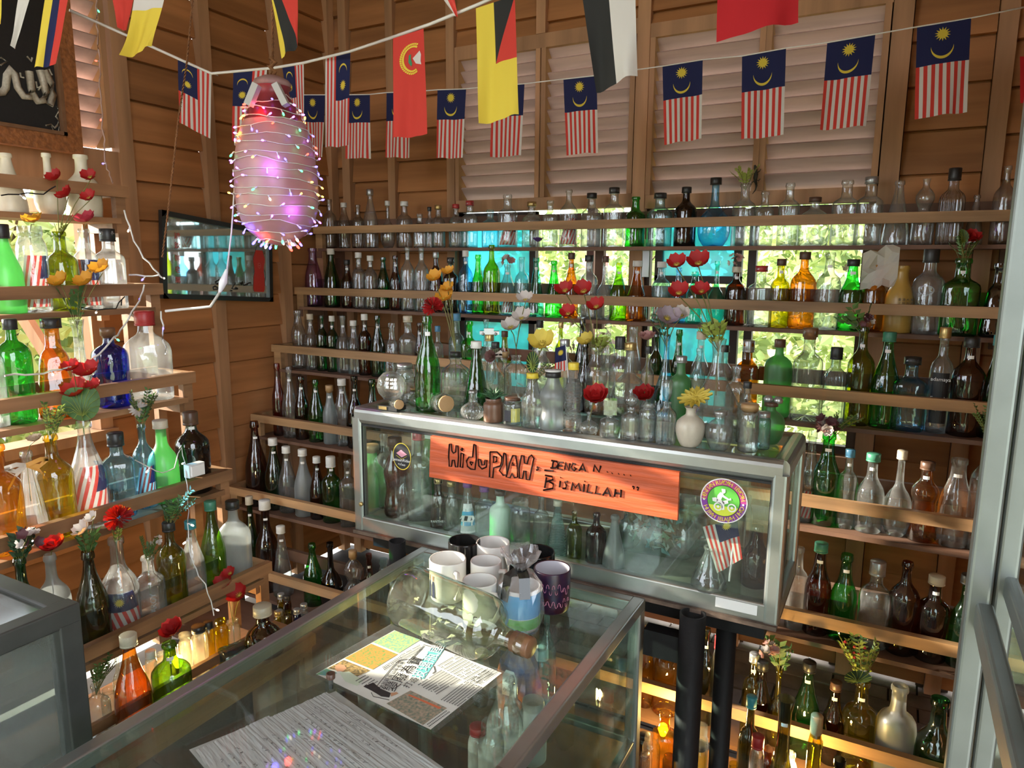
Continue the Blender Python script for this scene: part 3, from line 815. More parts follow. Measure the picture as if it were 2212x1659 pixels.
# ---------------------------------------------------------------- showcase with the sign
def zp(u, v, z): return at(u, v, 2, z)
PANE = glass('showcase_glass', (.93, .97, .95), (.75, .88, .82), dust=.012, rough=.02, pat='flat')
RUB = mat('black_rubber', (.01, .01, .01), .6)
X0, X1, Y0, Y1, Z0, Z1 = -1.27, -.16, 1.45, 1.74, .925, 1.27
cs = empty('display_case', (X0, Y0, Z0)); O = V((X0, Y0, Z0))
def rounded_rail(name, a, b, w, h, m=ALU, parent=cs, r=.008, O=O):
    """aluminium profile with rounded long edges running from a to b"""
    a = V(a)-O; b = V(b)-O; d = (b-a).normalized(); up = V((0, 0, 1)) if abs(d.z) < .9 else V((0, 1, 0)); x = d.cross(up).normalized(); y = x.cross(d)
    ring = []
    for cx, cyy, a0 in ((w/2-r, h/2-r, 0), (-w/2+r, h/2-r, 90), (-w/2+r, -h/2+r, 180), (w/2-r, -h/2+r, 270)):
        for k in range(4): t = rad(a0+30*k); ring.append((cx+r*cos(t), cyy+r*sin(t)))
    n = len(ring); mb = MB(); mb.add([p+x*q[0]+y*q[1] for p in (a, b) for q in ring], [(i, (i+1) % n, n+(i+1) % n, n+i) for i in range(n)]+[tuple(reversed(range(n))), tuple(range(n, 2*n))])
    return mb.build(name, m, parent)
tz = Z1-.024
for y in (Y0+.015, Y1-.015): rounded_rail('top_rail', (X0+.01, y, tz), (X1-.01, y, tz), .034, .048, r=.014)
for x in (X0+.015, X1-.015): rounded_rail('top_rail', (x, Y0+.01, tz), (x, Y1-.01, tz), .034, .048, r=.014)
for x in (X0+.014, X1-.014):
    for y in (Y0+.012, Y1-.012): rounded_rail('post', (x, y, Z0-.001), (x, y, Z1-.03), .033, .029)
for y in (Y0+.012, Y1-.012): rounded_rail('bottom_rail', (X0+.01, y, Z0+.018), (X1-.01, y, Z0+.018), .026, .042, r=.004)
for x in (X0+.012, X1-.012): rounded_rail('bottom_rail', (x, Y0+.02, Z0+.018), (x, Y1-.02, Z0+.018), .025, .041, r=.004)
def cbox(name, a, b, m, parent=cs, O=O): return MB().box(V(a)-O, V(b)-O).build(name, m, parent)
cbox('gasket', (X0+.03, Y0+.002, Z1-.051), (X1-.03, Y0+.006, Z1-.046), RUB); cbox('gasket', (X0+.028, Y0+.002, Z0+.04), (X0+.031, Y0+.006, Z1-.05), RUB)
cbox('gasket', (X1-.031, Y0+.002, Z0+.04), (X1-.028, Y0+.006, Z1-.05), RUB); cbox('gasket', (X1-.004, Y0+.03, Z0+.04), (X1+.001, Y0+.045, Z1-.05), RUB)
cbox('front_pane', (X0+.03, Y0+.008, Z0+.038), (X1-.03, Y0+.012, Z1-.048), PANE); cbox('top_pane', (X0+.03, Y0+.03, Z1-.007), (X1-.03, Y1-.03, Z1-.002), PANE)
cbox('side_pane', (X0+.008, Y0+.03, Z0+.038), (X0+.012, Y1-.03, Z1-.048), PANE); cbox('side_pane', (X1-.012, Y0+.03, Z0+.038), (X1-.008, Y1-.03, Z1-.048), PANE)
cbox('back_pane', (X0+.03, Y1-.012, Z0+.038), (X1-.03, Y1-.008, Z1-.048), PANE)
cbox('floor_board', (X0+.01, Y0+.01, Z0+.012), (X1-.01, Y1-.01, Z0+.034), mat('dusty_board', (.30, .34, .27), .7, var=.4, scale=18))
MB().lathe([(.006, 0), (.006, .006), (.001, .007)], 12, mx=Matrix.Translation((.026, -.001, .075)) @ Matrix.Rotation(rad(90), 4, 'X')).build('lock', capm('gold'), cs)
cbox('lamp_tube', (-1.06, Y0+.04, Z1-.072), (-.90, Y0+.055, Z1-.058), mat('lamp_tube_plastic', (.6, .65, .62), .3))
cbox('price_strip', (-.285, Y0-.003, Z0+.012), (-.20, Y0-.0005, Z0+.034), PAPERM)
tag(cs, 'wide aluminium display case holding old bottles above the counter, orange sign on front', 'display case')

# orange sign: hand-inked words on a grained board
SGY = Y0-.006; A_, B_, C_, D_ = [at(u, v, 1, SGY) for u, v in ((935, 940), (1470, 1018), (1466, 1121), (932, 1028))]
sg = empty('sign', (A_+C_)/2); SO = sg.location
ORANGE = mat('orange_stained_wood', (.60, .105, .03), .5, var=.4, scale=26, bump=.35, stretch=(.25, 1, 3))
m = MB(); n_ = V((0, 1, 0)); q = [A_, B_, C_, D_]
m.add([p-SO for p in q]+[p-SO-n_*.010 for p in q], [(0, 1, 2, 3), (7, 6, 5, 4), (0, 4, 5, 1), (1, 5, 6, 2), (2, 6, 7, 3), (3, 7, 4, 0)]); m.build('board', ORANGE, sg)
INK = mat('black_ink', (.022, .012, .010), .9, spec=.05)
ex = (B_-A_).normalized(); ez = V((0, 0, 1)); face = SO-n_*.0105
def sp(u, v): return at(u, v, 1, SGY-.0105)-SO
# letter strokes traced as a pen would write them, on the board's face
STROKE = {}
def pen(parent, lines, pf, r, m, name='lettering', flat=.35):
    for ln in lines:
        b = MB(); pts = [pf(u, v) for u, v in ln]
        if len(pts) == 1: pts = [pts[0], pts[0]+V((.0006, 0, .0006))]
        b.tube(pts, r, 5); b.build(name, m, parent)
def cp(x, y): return (500+x/3.687, 800+y/3.687)
def cq(x, y): return (1000+x/3.687, 800+y/3.687)
# outlined "HidupLAH"
HL = [[cp(1735, 590), cp(1730, 690), cp(1735, 765), cp(1752, 765), cp(1760, 715), cp(1775, 715), cp(1785, 770), cp(1802, 770), cp(1808, 690), cp(1803, 600), cp(1788, 598), cp(1785, 650), cp(1768, 660), cp(1755, 640), cp(1750, 585), cp(1735, 590)],
      [cp(1828, 660), cp(1822, 770), cp(1842, 775), cp(1850, 665), cp(1828, 660)], [cp(1835, 618), cp(1843, 628), cp(1835, 640), cp(1827, 628), cp(1835, 618)],
      [cp(1930, 590), cp(1920, 690), cp(1890, 690), cp(1872, 720), cp(1880, 765), cp(1905, 785), cp(1940, 790), cp(1950, 700), cp(1945, 595), cp(1930, 590)], [cp(1900, 730), cp(1912, 755), cp(1925, 735), cp(1900, 730)],
      [cp(1965, 710), cp(1970, 760), cp(1995, 785), cp(2030, 770), cp(2035, 715), cp(2018, 715), cp(2015, 750), cp(1995, 755), cp(1985, 712), cp(1965, 710)],
      [cq(215, 650), cq(212, 850), cq(238, 855), cq(245, 775), cq(300, 760), cq(310, 690), cq(270, 650), cq(215, 650)], [cq(243, 685), cq(242, 735), cq(270, 725), cq(268, 690), cq(243, 685)],
      [cq(325, 660), cq(315, 745), cq(290, 800), cq(320, 835), cq(350, 830), cq(345, 700), cq(340, 665), cq(325, 660)],
      [cq(395, 680), cq(370, 740), cq(345, 850), cq(375, 855), cq(390, 820), cq(410, 855), cq(435, 850), cq(430, 740), cq(420, 680), cq(395, 680)], [cq(395, 735), cq(390, 755), cq(408, 755), cq(395, 735)],
      [cq(465, 680), cq(445, 780), cq(450, 860), cq(475, 860), cq(485, 800), cq(500, 800), cq(505, 870), cq(530, 870), cq(545, 790), cq(565, 700), cq(545, 675), cq(525, 690), cq(510, 745), cq(490, 740), cq(485, 680), cq(465, 680)]]
pen(sg, HL, sp, .0021, INK)
DN = [[cq(720, 720), cq(710, 775)], [cq(705, 718), cq(750, 725), cq(757, 750), cq(740, 775), cq(698, 778)],  # D
      [cq(800, 735), cq(765, 730), cq(755, 785), cq(790, 790)], [cq(762, 758), cq(792, 760)],
      [cq(810, 790), cq(818, 735), cq(845, 795), cq(852, 740)], [cq(900, 750), cq(875, 740), cq(862, 775), cq(885, 800), cq(905, 780), cq(888, 775)],
      [cq(925, 800), cq(955, 745), cq(975, 805)], [cq(935, 785), cq(968, 788)], [cq(1040, 805), cq(1048, 755), cq(1085, 810), cq(1098, 760)],
      [cq(1150, 810)], [cq(1188, 820)], [cq(1240, 825)], [cq(1283, 832)], [cq(1335, 838)],
      [cq(590, 770), cq(605, 775)], [cq(585, 795), cq(600, 785)],
      [cq(650, 795), cq(720, 800)], [cq(655, 835), cq(710, 845), cq(718, 870), cq(655, 890)], [cq(665, 850), cq(650, 935)], [cq(680, 880), cq(720, 905), cq(715, 940), cq(640, 955)],  # B
      [cq(775, 880), cq(768, 930)], [cq(778, 855)], [cq(835, 885), cq(810, 890), cq(825, 915), cq(818, 940), cq(795, 940)],
      [cq(862, 955), cq(875, 895), cq(895, 935), cq(920, 900), cq(935, 960)], [cq(965, 905), cq(960, 965)], [cq(970, 885)], [cq(1000, 905), cq(990, 970), cq(1030, 975)], [cq(1065, 920), cq(1055, 980), cq(1095, 985)],
      [cq(1115, 995), cq(1150, 935), cq(1175, 1005)], [cq(1125, 975), cq(1165, 978)], [cq(1215, 945), cq(1205, 1005)], [cq(1260, 950), cq(1255, 1010)], [cq(1210, 975), cq(1258, 982)],
      [cq(1350, 925), cq(1365, 930), cq(1360, 945)], [cq(1385, 930), cq(1400, 935), cq(1392, 955)]]
pen(sg, DN, sp, .0023, INK)
tag(sg, 'orange wooden board with hand-inked words HidupLAH DENGAN Bismillah on the display case', 'sign')

def col(name, c, rough=.5): return mat(name, c, rough)
WHT = col('print_white', (.78, .78, .76)); BLK = col('print_black', (.012, .012, .013)); YEL = col('print_yellow', (.80, .62, .06)); RED = col('print_red', (.62, .035, .03)); NAVY = col('print_navy', (.012, .02, .09))
PUR = col('print_purple', (.20, .04, .30)); MAG = col('print_magenta', (.42, .05, .22)); GRN = col('print_green', (.10, .42, .05)); LIM = col('print_lime', (.62, .70, .05))
def disc(parent, name, m, o, ex, ey, r0, r1, n=40, off=0, a0=0, a1=360):
    nz = V(ex).cross(V(ey)); b = MB(); vs = []; k = n+1
    for i in range(k):
        t = rad(a0+(a1-a0)*i/n); d = V(ex)*cos(t)+V(ey)*sin(t); vs += [V(o)+nz*off+d*r0, V(o)+nz*off+d*r1]
    b.add(vs, [(2*i, 2*i+1, 2*i+3, 2*i+2) for i in range(n)]); return b.build(name, m, parent)
EX, EZ = V((1, 0, 0)), V((0, 0, 1))
# round club sticker
c = at(1563, 1082, 1, Y0+.006); st = empty('round_sticker', c); R_ = 50*depth(c)/FOC; z3 = V((0, 0, 0))
disc(st, 'border', WHT, z3, EX, EZ, 0, R_, off=.0); disc(st, 'ring', PUR, z3, EX, EZ, 0, R_*.95, off=.0004, a0=180, a1=360); disc(st, 'ring', MAG, z3, EX, EZ, 0, R_*.95, off=.0004, a0=0, a1=180)
disc(st, 'rim_line', BLK, z3, EX, EZ, .0, R_*.70, off=.0008); disc(st, 'field', GRN, z3, EX, EZ, 0, R_*.675, off=.0011)
b = MB(); b.add([V((R_*.672*cos(rad(a)), -.0013, R_*.672*sin(rad(a)))) for a in range(200, 341, 10)], [tuple(range(15))]); b.build('field', LIM, st)
for txt, a0, a1, inv in (('HENTIAN RIADAH IBADAH', 176, 14, 0), ('HIJRAH JELAJAH JIHAD', 207, 345, 1)):
    for i, chh in enumerate(txt):
        if chh == ' ': continue
        a = rad(a0+(a1-a0)*i/(len(txt)-1)); d = EX*cos(a)+EZ*sin(a); tx = EX*sin(a)-EZ*cos(a)
        if inv: textobj(chh, R_*.26, YEL, st, d*R_*.825, -tx, -d, off=.0016)
        else: textobj(chh, R_*.26, YEL, st, d*R_*.825, tx, d, off=.0016)
for sx in (-1, 1): disc(st, 'dot', WHT, V((sx*R_*.83, 0, -.04*R_)), EX, EZ, 0, R_*.045, 12, off=.0016)
def rel(pts): return [V((((x-455)/365)*R_, -.0020, -((y-378)/350)*R_)) for x, y in pts]
b = MB()
for pl in ([(415, 190), (475, 190), (480, 235), (455, 260), (430, 250)], [(400, 245), (450, 250), (440, 300), (420, 360), (470, 400), (480, 510), (440, 520), (430, 440), (350, 400), (360, 300)],
           [(440, 255), (455, 285), (540, 330), (565, 310), (575, 345), (530, 355), (440, 315)], [(280, 350), (340, 335), (370, 370), (350, 410), (290, 400)], [(430, 380), (520, 350), (535, 400), (470, 430)]):
    b.add(rel(pl), [tuple(range(len(pl)))])
b.build('rider_silhouette', WHT, st)
for cx, cyy in ((378, 475), (590, 465)): 
    p = rel([(cx, cyy)])[0]; disc(st, 'wheel', WHT, p, EX, EZ, R_*.13, R_*.19, 24); disc(st, 'hub', WHT, p, EX, EZ, 0, R_*.06, 12)
tag(st, 'round purple and green rider sticker HENTIAN RIADAH IBADAH on the case glass', 'sticker')
c = at(868, 986, 1, Y0+.006); st = empty('oval_sticker', c); R_ = 24*depth(c)/FOC; ey2 = EZ*1.25
disc(st, 'border', YEL, z3, EX, ey2, 0, R_, off=0); disc(st, 'field', BLK, z3, EX, ey2, 0, R_*.94, off=.0003)
b = MB(); b.add([V((x*R_, -.0009, z*R_)) for x, z in ((-.6, .25), (-.05, .62), (.6, .25), (0, -.08))], [(0, 1, 2, 3)]); b.build('emblem', col('print_pink', (.65, .3, .38)), st)
b = MB(); b.tube([V((x*R_, -.0012, z*R_)) for x, z in ((-.6, .05), (0, -.25), (.6, .1))], .0006, 4); b.build('emblem_line', YEL, st)
textobj('JemaahRider', R_*.38, WHT, st, V((0, 0, -R_*.35)), EX, EZ, off=.001); textobj('\uFEEA\uFECB\uFE8E\uFEE4\uFE9F', R_*.34, WHT, st, V((0, 0, -R_*.72)), EX, EZ, off=.001)
tag(st, 'black oval sticker with white and pink emblem at the left of the case glass', 'sticker')

# black frame that carries the case
fr = empty('steel_frame', (-1.2, 1.5, 0)); O2 = V((-1.2, 1.5, 0))
def fb(name, a, b_, m=BLACKM): MB().box(V(a)-O2, V(b_)-O2).build(name, m, fr)
fb('beam', (-1.25, 1.50, .86), (-.19, 1.55, .915)); fb('beam', (-1.25, 1.66, .862), (-.21, 1.71, .914)); fb('dusty_board', (-1.27, 1.44, .915), (-.16, 1.74, .924), mat('dusty_brown_board', (.16, .11, .08), .9, var=.6, scale=30))
def pipe(x, y, z0, z1, r=.026): 
    MB().lathe([(r*.86, z1-z0-.05), (r*.86, z1-z0), (r, z1-z0), (r, 0)], 20, c=(x-O2.x, y-O2.y, z0), close=False).build('pipe', BLACKM, fr)
P1 = at(1497, 1325, 1, 1.42); pipe(P1.x, 1.42, 0, P1.z, .0275); pipe(at(1568, 1400, 1, 1.53).x, 1.525, 0, .86, .022)
P2 = at(858, 1168, 1, 1.40); pipe(P2.x, 1.40, .0, P2.z, .022); fb('beam', (-.43, 1.42, .80), (P1.x, 1.455, .86)); fb('beam', (P2.x+.01, 1.385, .83), (-1.03, 1.415, .872))
tag(fr, 'black steel frame of open-ended pipes carrying the display case', 'frame')

# ---------------------------------------------------------------- glass counter in the foreground
TX0, TX1, TY0, TY1, TZ = -1.04, -.435, .22, 1.44, .92
ct = empty('display_counter', (TX0, TY0, 0)); O = V((TX0, TY0, 0))
def tr(name, a, b_, w=.028, h=.03, m=ALU): rounded_rail(name, a, b_, w, h, m, ct, .004, O)
for x in (TX0+.014, TX1-.014):
    tr('top_rail', (x, TY0, TZ-.012), (x, TY1, TZ-.012), .028, .028); tr('shelf_rail', (x, TY0, .58), (x, TY1, .58), .02, .02)
    tr('bottom_rail', (x, TY0, .12), (x, TY1, .12))
    for y in (TY0+.014, TY1-.014): tr('leg', (x, y, 0), (x, y, TZ-.02), .0295, .0295)
for y in (TY0+.014, TY1-.014): tr('top_rail', (TX0+.027, y, TZ-.012), (TX1-.027, y, TZ-.012), .028, .0275); tr('bottom_rail', (TX0+.02, y, .12), (TX1-.02, y, .12), .027, .029); tr('shelf_rail', (TX0+.02, y, .58), (TX1-.02, y, .58), .019, .019)
TG = glass('counter_glass', (.90, .95, .93), (.65, .8, .74), dust=.018, rough=.02, pat='flat')
cbox('top_pane', (TX0+.028, TY0+.028, TZ-.006), (TX1-.028, TY1-.028, TZ), TG, ct, O); cbox('shelf_pane', (TX0+.02, TY0+.02, .592), (TX1-.02, TY1-.02, .598), TG, ct, O)
cbox('side_pane', (TX0+.006, TY0+.03, .14), (TX0+.010, TY1-.03, TZ-.03), TG, ct, O); cbox('side_pane', (TX1-.010, TY0+.03, .14), (TX1-.006, TY1-.03, TZ-.03), TG, ct, O)
cbox('back_pane', (TX0+.03, TY1-.010, .14), (TX1-.03, TY1-.006, TZ-.03), TG, ct, O); cbox('base_board', (TX0+.01, TY0+.01, .125), (TX1-.01, TY1-.01, .14), mat('dark_base_board', (.16, .13, .10), .6, var=.4), ct, O)
tag(ct, 'long aluminium-framed glass counter in front with mugs and papers on it', 'counter')
# near cabinets
lc = empty('display_cabinet', (-1.88, -.3, 0)); O = V((-1.88, -.3, 0)); a, b_, cX, dY, e = -1.88, -1.135, -.3, .622, 1.10
def lr(nm, p, q, w=.034, h=.034): rounded_rail(nm, p, q, w, h, ALUD, lc, .003, O)
for x in (a, b_-.017):
    lr('top_rail', (x, cX, e-.017), (x, dY, e-.017)); lr('bottom_rail', (x, cX, .1), (x, dY, .1))
    for y in (cX, dY-.017): lr('leg', (x, y, 0), (x, y, e-.03), .0355, .0355)
for y in (cX, dY-.017): lr('top_rail', (a+.02, y, e-.0175), (b_-.034, y, e-.0175), .033, .0335); lr('bottom_rail', (a+.02, y, .1), (b_-.034, y, .1), .033, .033)
DG = glass('dusty_cabinet_glass', (.80, .84, .82), dust=.10, rough=.12, pat='flat')
cbox('top_pane', (a, cX, e-.012), (b_-.03, dY-.03, e-.007), DG, lc, O); cbox('side_pane', (b_-.02, cX, .12), (b_-.015, dY-.03, e-.03), DG, lc, O); cbox('back_pane', (a, dY-.02, .12), (b_-.03, dY-.015, e-.03), DG, lc, O)
cbox('base_board', (a, cX, .1), (b_, dY, .12), mat('dark_base_board', (.05, .045, .04)), lc, O); cbox('shelf_board', (a, cX, .70), (b_-.04, dY-.04, .71), mat('grey_shelf', (.4, .42, .40), .6), lc, O)
tag(lc, 'weathered aluminium glass cabinet at the near left corner', 'cabinet')
rc = empty('display_cabinet', (.09, -.25, 0)); O = V((.09, -.25, 0))
ALUG = mat('grey_green_aluminium', (.24, .27, .26), .42, metal=.7, var=.15, scale=14)
def rr(nm, p, q, w=.026, h=.026): rounded_rail(nm, p, q, w, h, ALUG, rc, .004, O)
rr('post', (.101, .85, 0), (.101, .85, 2.1), .022, .024); rr('post', (.124, .858, 0), (.124, .858, 2.1), .02, .02); rr('post', (.60, .85, 0), (.60, .85, 2.1)); rr('post', (.101, -.25, 0), (.101, -.25, 2.1)); rr('post', (.60, -.25, 0), (.60, -.25, 2.1))
rr('shelf_rail', (.107, .84, 1.292), (.107, -.25, 1.292), .016, .03); rr('shelf_rail', (.128, .85, 1.325), (.128, -.25, 1.325), .012, .024)
for z in (.1, 2.09): rr('rail', (.1, .85, z), (.6, .85, z)); rr('rail', (.1, .85, z), (.1, -.25, z)); rr('rail', (.1, -.25, z), (.6, -.25, z)); rr('rail', (.6, .85, z), (.6, -.25, z))
RG = glass('cabinet_glass', (.84, .93, .91), (.6, .8, .78), dust=.01, rough=.02, pat='flat')
cbox('back_pane', (.134, .850, .12), (.59, .854, 2.08), RG, rc, O); cbox('base_board', (.1, -.25, .1), (.6, .85, .115), mat('dark_base_board', (.05, .045, .04)), rc, O)
tag(rc, 'tall aluminium glass cabinet at the right edge with bottles seen through it', 'cabinet')
# ---------------------------------------------------------------- things on and in the showcase
def base_on(z, ymin, ymax):
    def f(u, q):
        vb = float(q[8]); P = at(u, vb, 2, z); y = min(max(P.y, ymin), ymax)
        if y != P.y: P = at(u, vb, 1, y)
        return V((P.x, y, z))
    return f
# u, top, width, kind, colour, cap, extras, note, base row
T1 = """
875,785,40,jar,clear,silver,,apothecary jar behind the glass globe,868
897,838,24,vial,clear,cork,,small corked vial,872
925,683,55,champagne,green,none,s,tall bright green champagne bottle,886
985,743,63,decanter,clear,none,v,cut crystal square decanter,872
1029,737,54,cone,dark_green,white,,embossed dark green cone-shaped bottle,884
1057,722,38,square,clear,gold,,clear square bottle topped by a toy car,862
1070,739,40,wine,clear,black,,clear bottle with rose and ribbon bow,864
1114,736,50,decanter,clear,none,v,crystal decanter with white flowers,872
1149,805,46,milk,clear,yellow,,small milk jug with yellow rim,921
1193,802,58,hourglass,frosted white,black,,frosted white waisted bottle,930
1236,783,40,hourglass,clear,yellow,i,ribbed bottle with yellow cap,934
1286,750,52,hourglass,clear,none,,waisted bottle with amber drops and poppies,892
1218,733,44,whisky,clear,silver,,clear bottle with silver cap and flag,872
1336,727,46,whisky,clear,black,T,tall clear bottle with black cap,872
1357,740,76,globe,clear,gold,,round clear decanter with gold cap,890
1396,748,28,whisky,clear,black,,slim clear bottle with peach flower,872
1434,724,64,carafe,blue,none,,pale blue drop-shaped carafe,898
1467,769,48,whisky,frosted green,silver,,frosted green bottle with screw cap,884
1542,732,132,carafe,clear,none,,very large clear conical carafe with poppies,936
1272,890,42,globe,clear,none,,tiny round bottle with a red rose,937
1316,882,42,decanter,clear,none,x,small diamond-cut decanter with square stopper,945
1361,862,42,decanter,clear,none,x,small cut decanter with ball stopper,949
1397,873,36,vial,clear,none,,small clear bottle with red rose,953
1437,842,42,decanter,clear,none,v,small fluted decanter with tall stopper,960
1489,879,62,bulbvase,beige ceramic,none,,beige ceramic vase with a sunflower,964
1552,887,58,bulbvase,clear,silver,x,antique silvered perfume bottle,973
1614,872,42,vial,clear,cork,,small corked square bottle,974
1607,825,36,whisky,clear,black,,clear bottle with black cap behind corked jar,955
1646,890,30,vial,aqua,silver,,slim perfume spray bottle,969
1107,857,42,jar,clear,brown,,small jar with rusty lid and yellow label,918
1021,843,52,globe,clear,silver,v,spiral-ribbed glass candle jar with silver lid,915
1066,860,44,jar,brown ceramic,none,,stoneware pot with a succulent plant,912
1660,868,62,bulbvase,frosted green,brown,,frosted green urn with glass knobs,957
1505,752,30,whisky,aqua,none,,slim aqua bottle behind the blue carafe,872
1585,790,40,square,clear,none,,square clear bottle behind the large carafe,905
1262,740,34,champagne,black,none,,dark champagne bottle behind the waisted bottle,865
1170,728,34,whisky,clear,none,,plain clear bottle behind yellow flower,862
1310,750,36,wine,clear,none,,plain clear wine bottle behind red poppies,866
1090,760,30,jug,clear,cork,,straw-tied bottle behind the white flowers,858
"""
rowof(T1, base_on(Z1, Y0+.03, Y1-.03), 'the display case top', 'glass things on top of the display case')
T2 = """
806,960,64,jug,frosted green,cork,,round pale green bottle in the left of the case,1090
832,936,46,wine,clear,none,,clear bottle by the oval sticker inside the case,1092
856,944,52,hourglass,rose,brown,,reddish bottle with brown lid inside the case,1112
872,1028,30,hourglass,clear,none,,tiny waisted bottle inside the case,1120
907,930,52,square,clear,pink,,clear square bottle with pink cap inside the case,1118
925,905,30,beer,green,none,,green-necked bottle inside the case,1100
948,1033,36,trapeze,brown,gold,,small brown bottle with a black label inside the case,1136
975,1039,34,trapeze,clear,gold,,small clear bottle with gold cap inside the case,1142
1010,1040,46,cone,clear,purple,,milk bottle with cow label inside the case,1150
1046,1050,40,square,clear,purple,,clear bottle with purple cap inside the case,1156
1080,1058,46,whisky,mint ceramic,brown,,mint ceramic bottle with cork inside the case,1164
1123,1079,44,jar,clear,none,,plain jar right of the mint ceramic bottle,1176
1168,1072,34,whisky,clear,none,,slim clear bottle inside the case,1182
1203,1080,44,cone,aqua,cream,i,beehive-shaped aqua bottle with cork inside case,1196
1239,1104,34,wine,olive,none,,small olive bottle inside the case,1208
1286,1108,44,wine,brown,none,,brown bottle left of the pale aqua one,1214
1325,1113,48,cone,frosted white,none,,pale frosted bottle left of the sea-glass bottle,1224
1352,1100,34,wine,dark_green,gold,,dark bottle with gold cap behind inside the case,1180
1530,1180,76,cone,clear,none,,clear conical jug under the small flag,1272
1628,1136,56,beer,brown,none,,dark brown bottle at the case's right end,1262
1480,1070,44,jar,clear,none,,clear jar at the back inside the case,1190
1500,1095,44,jar,aqua,silver,,jar with grey screw lid inside the case,1196
1600,1070,40,jar,clear,none,,empty jar upper right inside the case,1190
1415,1075,36,jar,aqua,none,,aqua jar behind the sea-glass bottle,1180
"""
rowof(T2, base_on(Z0+.035, Y0+.035, Y1-.05), 'shelf', 'bottles inside the display case')
for b in BOT:
    if b['shelf'] == 'shelf': b['shelf'] = 'the case floor'; 
T3 = """
1032,1567,42,jar,clear,red,,jar with tall red lid under the counter glass,1700
1061,1560,56,jar,clear,none,,open jar next to the red-lidded jar,1720
1090,1465,80,milk,clear,none,,big clear jar under the counter glass,1660
1108,1462,44,whisky,clear,none,,clear bottle beside the big jar under the counter,1640
1150,1512,60,jar,frosted white,none,,frosted tumbler under the counter glass,1640
1132,1425,36,beer,clear,none,s,clear bottle with round label under the counter,1560
1040,1405,34,jar,clear,gold,,small jar with gold lid under the fallen bottle,1520
880,1360,36,wine,brown,none,,brown bottle under the counter glass,1440
930,1330,40,whisky,dark_olive,none,,dark olive bottle under the counter glass,1420
800,1400,44,jar,clear,none,,jar in the dark of the counter,1480
700,1440,40,whisky,clear,none,,clear bottle in the left of the counter,1540
850,1340,34,square,clear,none,,square bottle in the counter's far left,1420
1240,1400,36,vial,aqua,white,,aqua vial in the counter's right side,1460
1300,1310,40,wine,aqua,none,,aqua bottle in the counter's far right corner,1400
760,1560,44,jar,clear,none,,jar under the open notebook,1650
1210,1440,30,vial,smoke,cork,,small corked vial on the counter's inner shelf,1500
"""
def in_counter(u, q):
    P = at(u, float(q[8]), 2, .598); x = min(max(P.x, TX0+.06), TX1-.07); y = min(max(P.y, TY0+.08), TY1-.07); return V((x, y, .598))
_n = len(BOT); rowof(T3, in_counter, 'the inner shelf', 'glassware inside the counter')
for b in BOT[_n:]:
    mx = (.905-.598)/b['h']
    if mx < 1: b['o'].scale = (mx, mx, mx)
def lie(name, kind, m, P0, P1, w, cap=None, label='', cat='bottle', group=None):
    """a bottle lying on its side, its foot at P0 and its mouth at P1"""
    d = (P1-P0); L = d.length; t = empty(name, P0); t.rotation_mode = 'QUATERNION'; t.rotation_quaternion = d.to_track_quat('Z', 'Y')
    b = link('body', unit_body(kind, m), t); b.scale = (w, w, L*(.985 if cap else 1))
    if cap:
        c = link('cap', unit_cap('cork' if cap in ('cork', 'wood') else 'cap', capm(cap)), t); r = (.30 if kind == 'gallon' else NR.get(kind, rad_at(kind, .95)+.04))*w/2; c.scale = (2.1*r, 2.1*r, .13*L); c.location = (0, 0, L*.89)
    tag(t, label, cat, group); return t
BIG = glass('old_clear_glass', (.86, .90, .80), (.30, .36, .22), dust=.035, rough=.05)
bg_ = lie('fallen_bottle', 'gallon', BIG, zp(878, 1283, .985), zp(1142, 1398, .972), .125, 'wood', 'large clear bottle with a cork lying on its side on the counter')
m = MB(); rnd = random.Random(4)
for i in range(26):
    a = rnd.uniform(-.9, .9); z = rnd.uniform(.05, .15); r = .0605
    p = V((r*sin(a+2.6), r*cos(a+2.6), z)); s = rnd.uniform(.006, .016); m.add([p+V((rnd.uniform(-s, s), rnd.uniform(-s, s)*.3, rnd.uniform(-s, s))) for _ in range(5)], [(0, 1, 2), (0, 2, 3), (0, 3, 4)])
f_ = m.build('flaking_film', mat('pale_flaking_film', (.75, .8, .6), .8), bg_); f_['kind'] = 'stuff'
# the bottle full of sea glass in the case
sb = lie('sea_glass_bottle', 'whisky', glass('thick_clear_glass', (.82, .92, .86), (.4, .6, .5), dust=.05), V((at(1345, 1170, 1, 1.56).x, 1.58, 1.025)), V((at(1560, 1200, 1, 1.56).x, 1.62, 1.02)), .12, None, 'big bottle of sea glass shards lying in the case')
for i in range(60):
    c3 = rnd.choice([(.55, .75, .7), (.8, .85, .82), (.25, .5, .35), (.3, .6, .65), (.35, .3, .2), (.85, .88, .86)])
    mm_ = mat('shard_%02d' % [(.55, .75, .7), (.8, .85, .82), (.25, .5, .35), (.3, .6, .65), (.35, .3, .2), (.85, .88, .86)].index(c3), c3, .5, trans=.3)
    a = rnd.uniform(0, 6.28); r = .05*rnd.random()**.5; p = V((cos(a)*r, sin(a)*r, rnd.uniform(.015, .13))); s = rnd.uniform(.008, .018)
    vs = [p+V((rnd.uniform(-s, s), rnd.uniform(-s, s), rnd.uniform(-s, s))) for _ in range(5)]
    o = MB().add(vs, [(0, 1, 2), (0, 2, 3), (0, 3, 1), (4, 2, 1), (4, 3, 2), (4, 1, 3)]).build('glass_shard', mm_, sb)

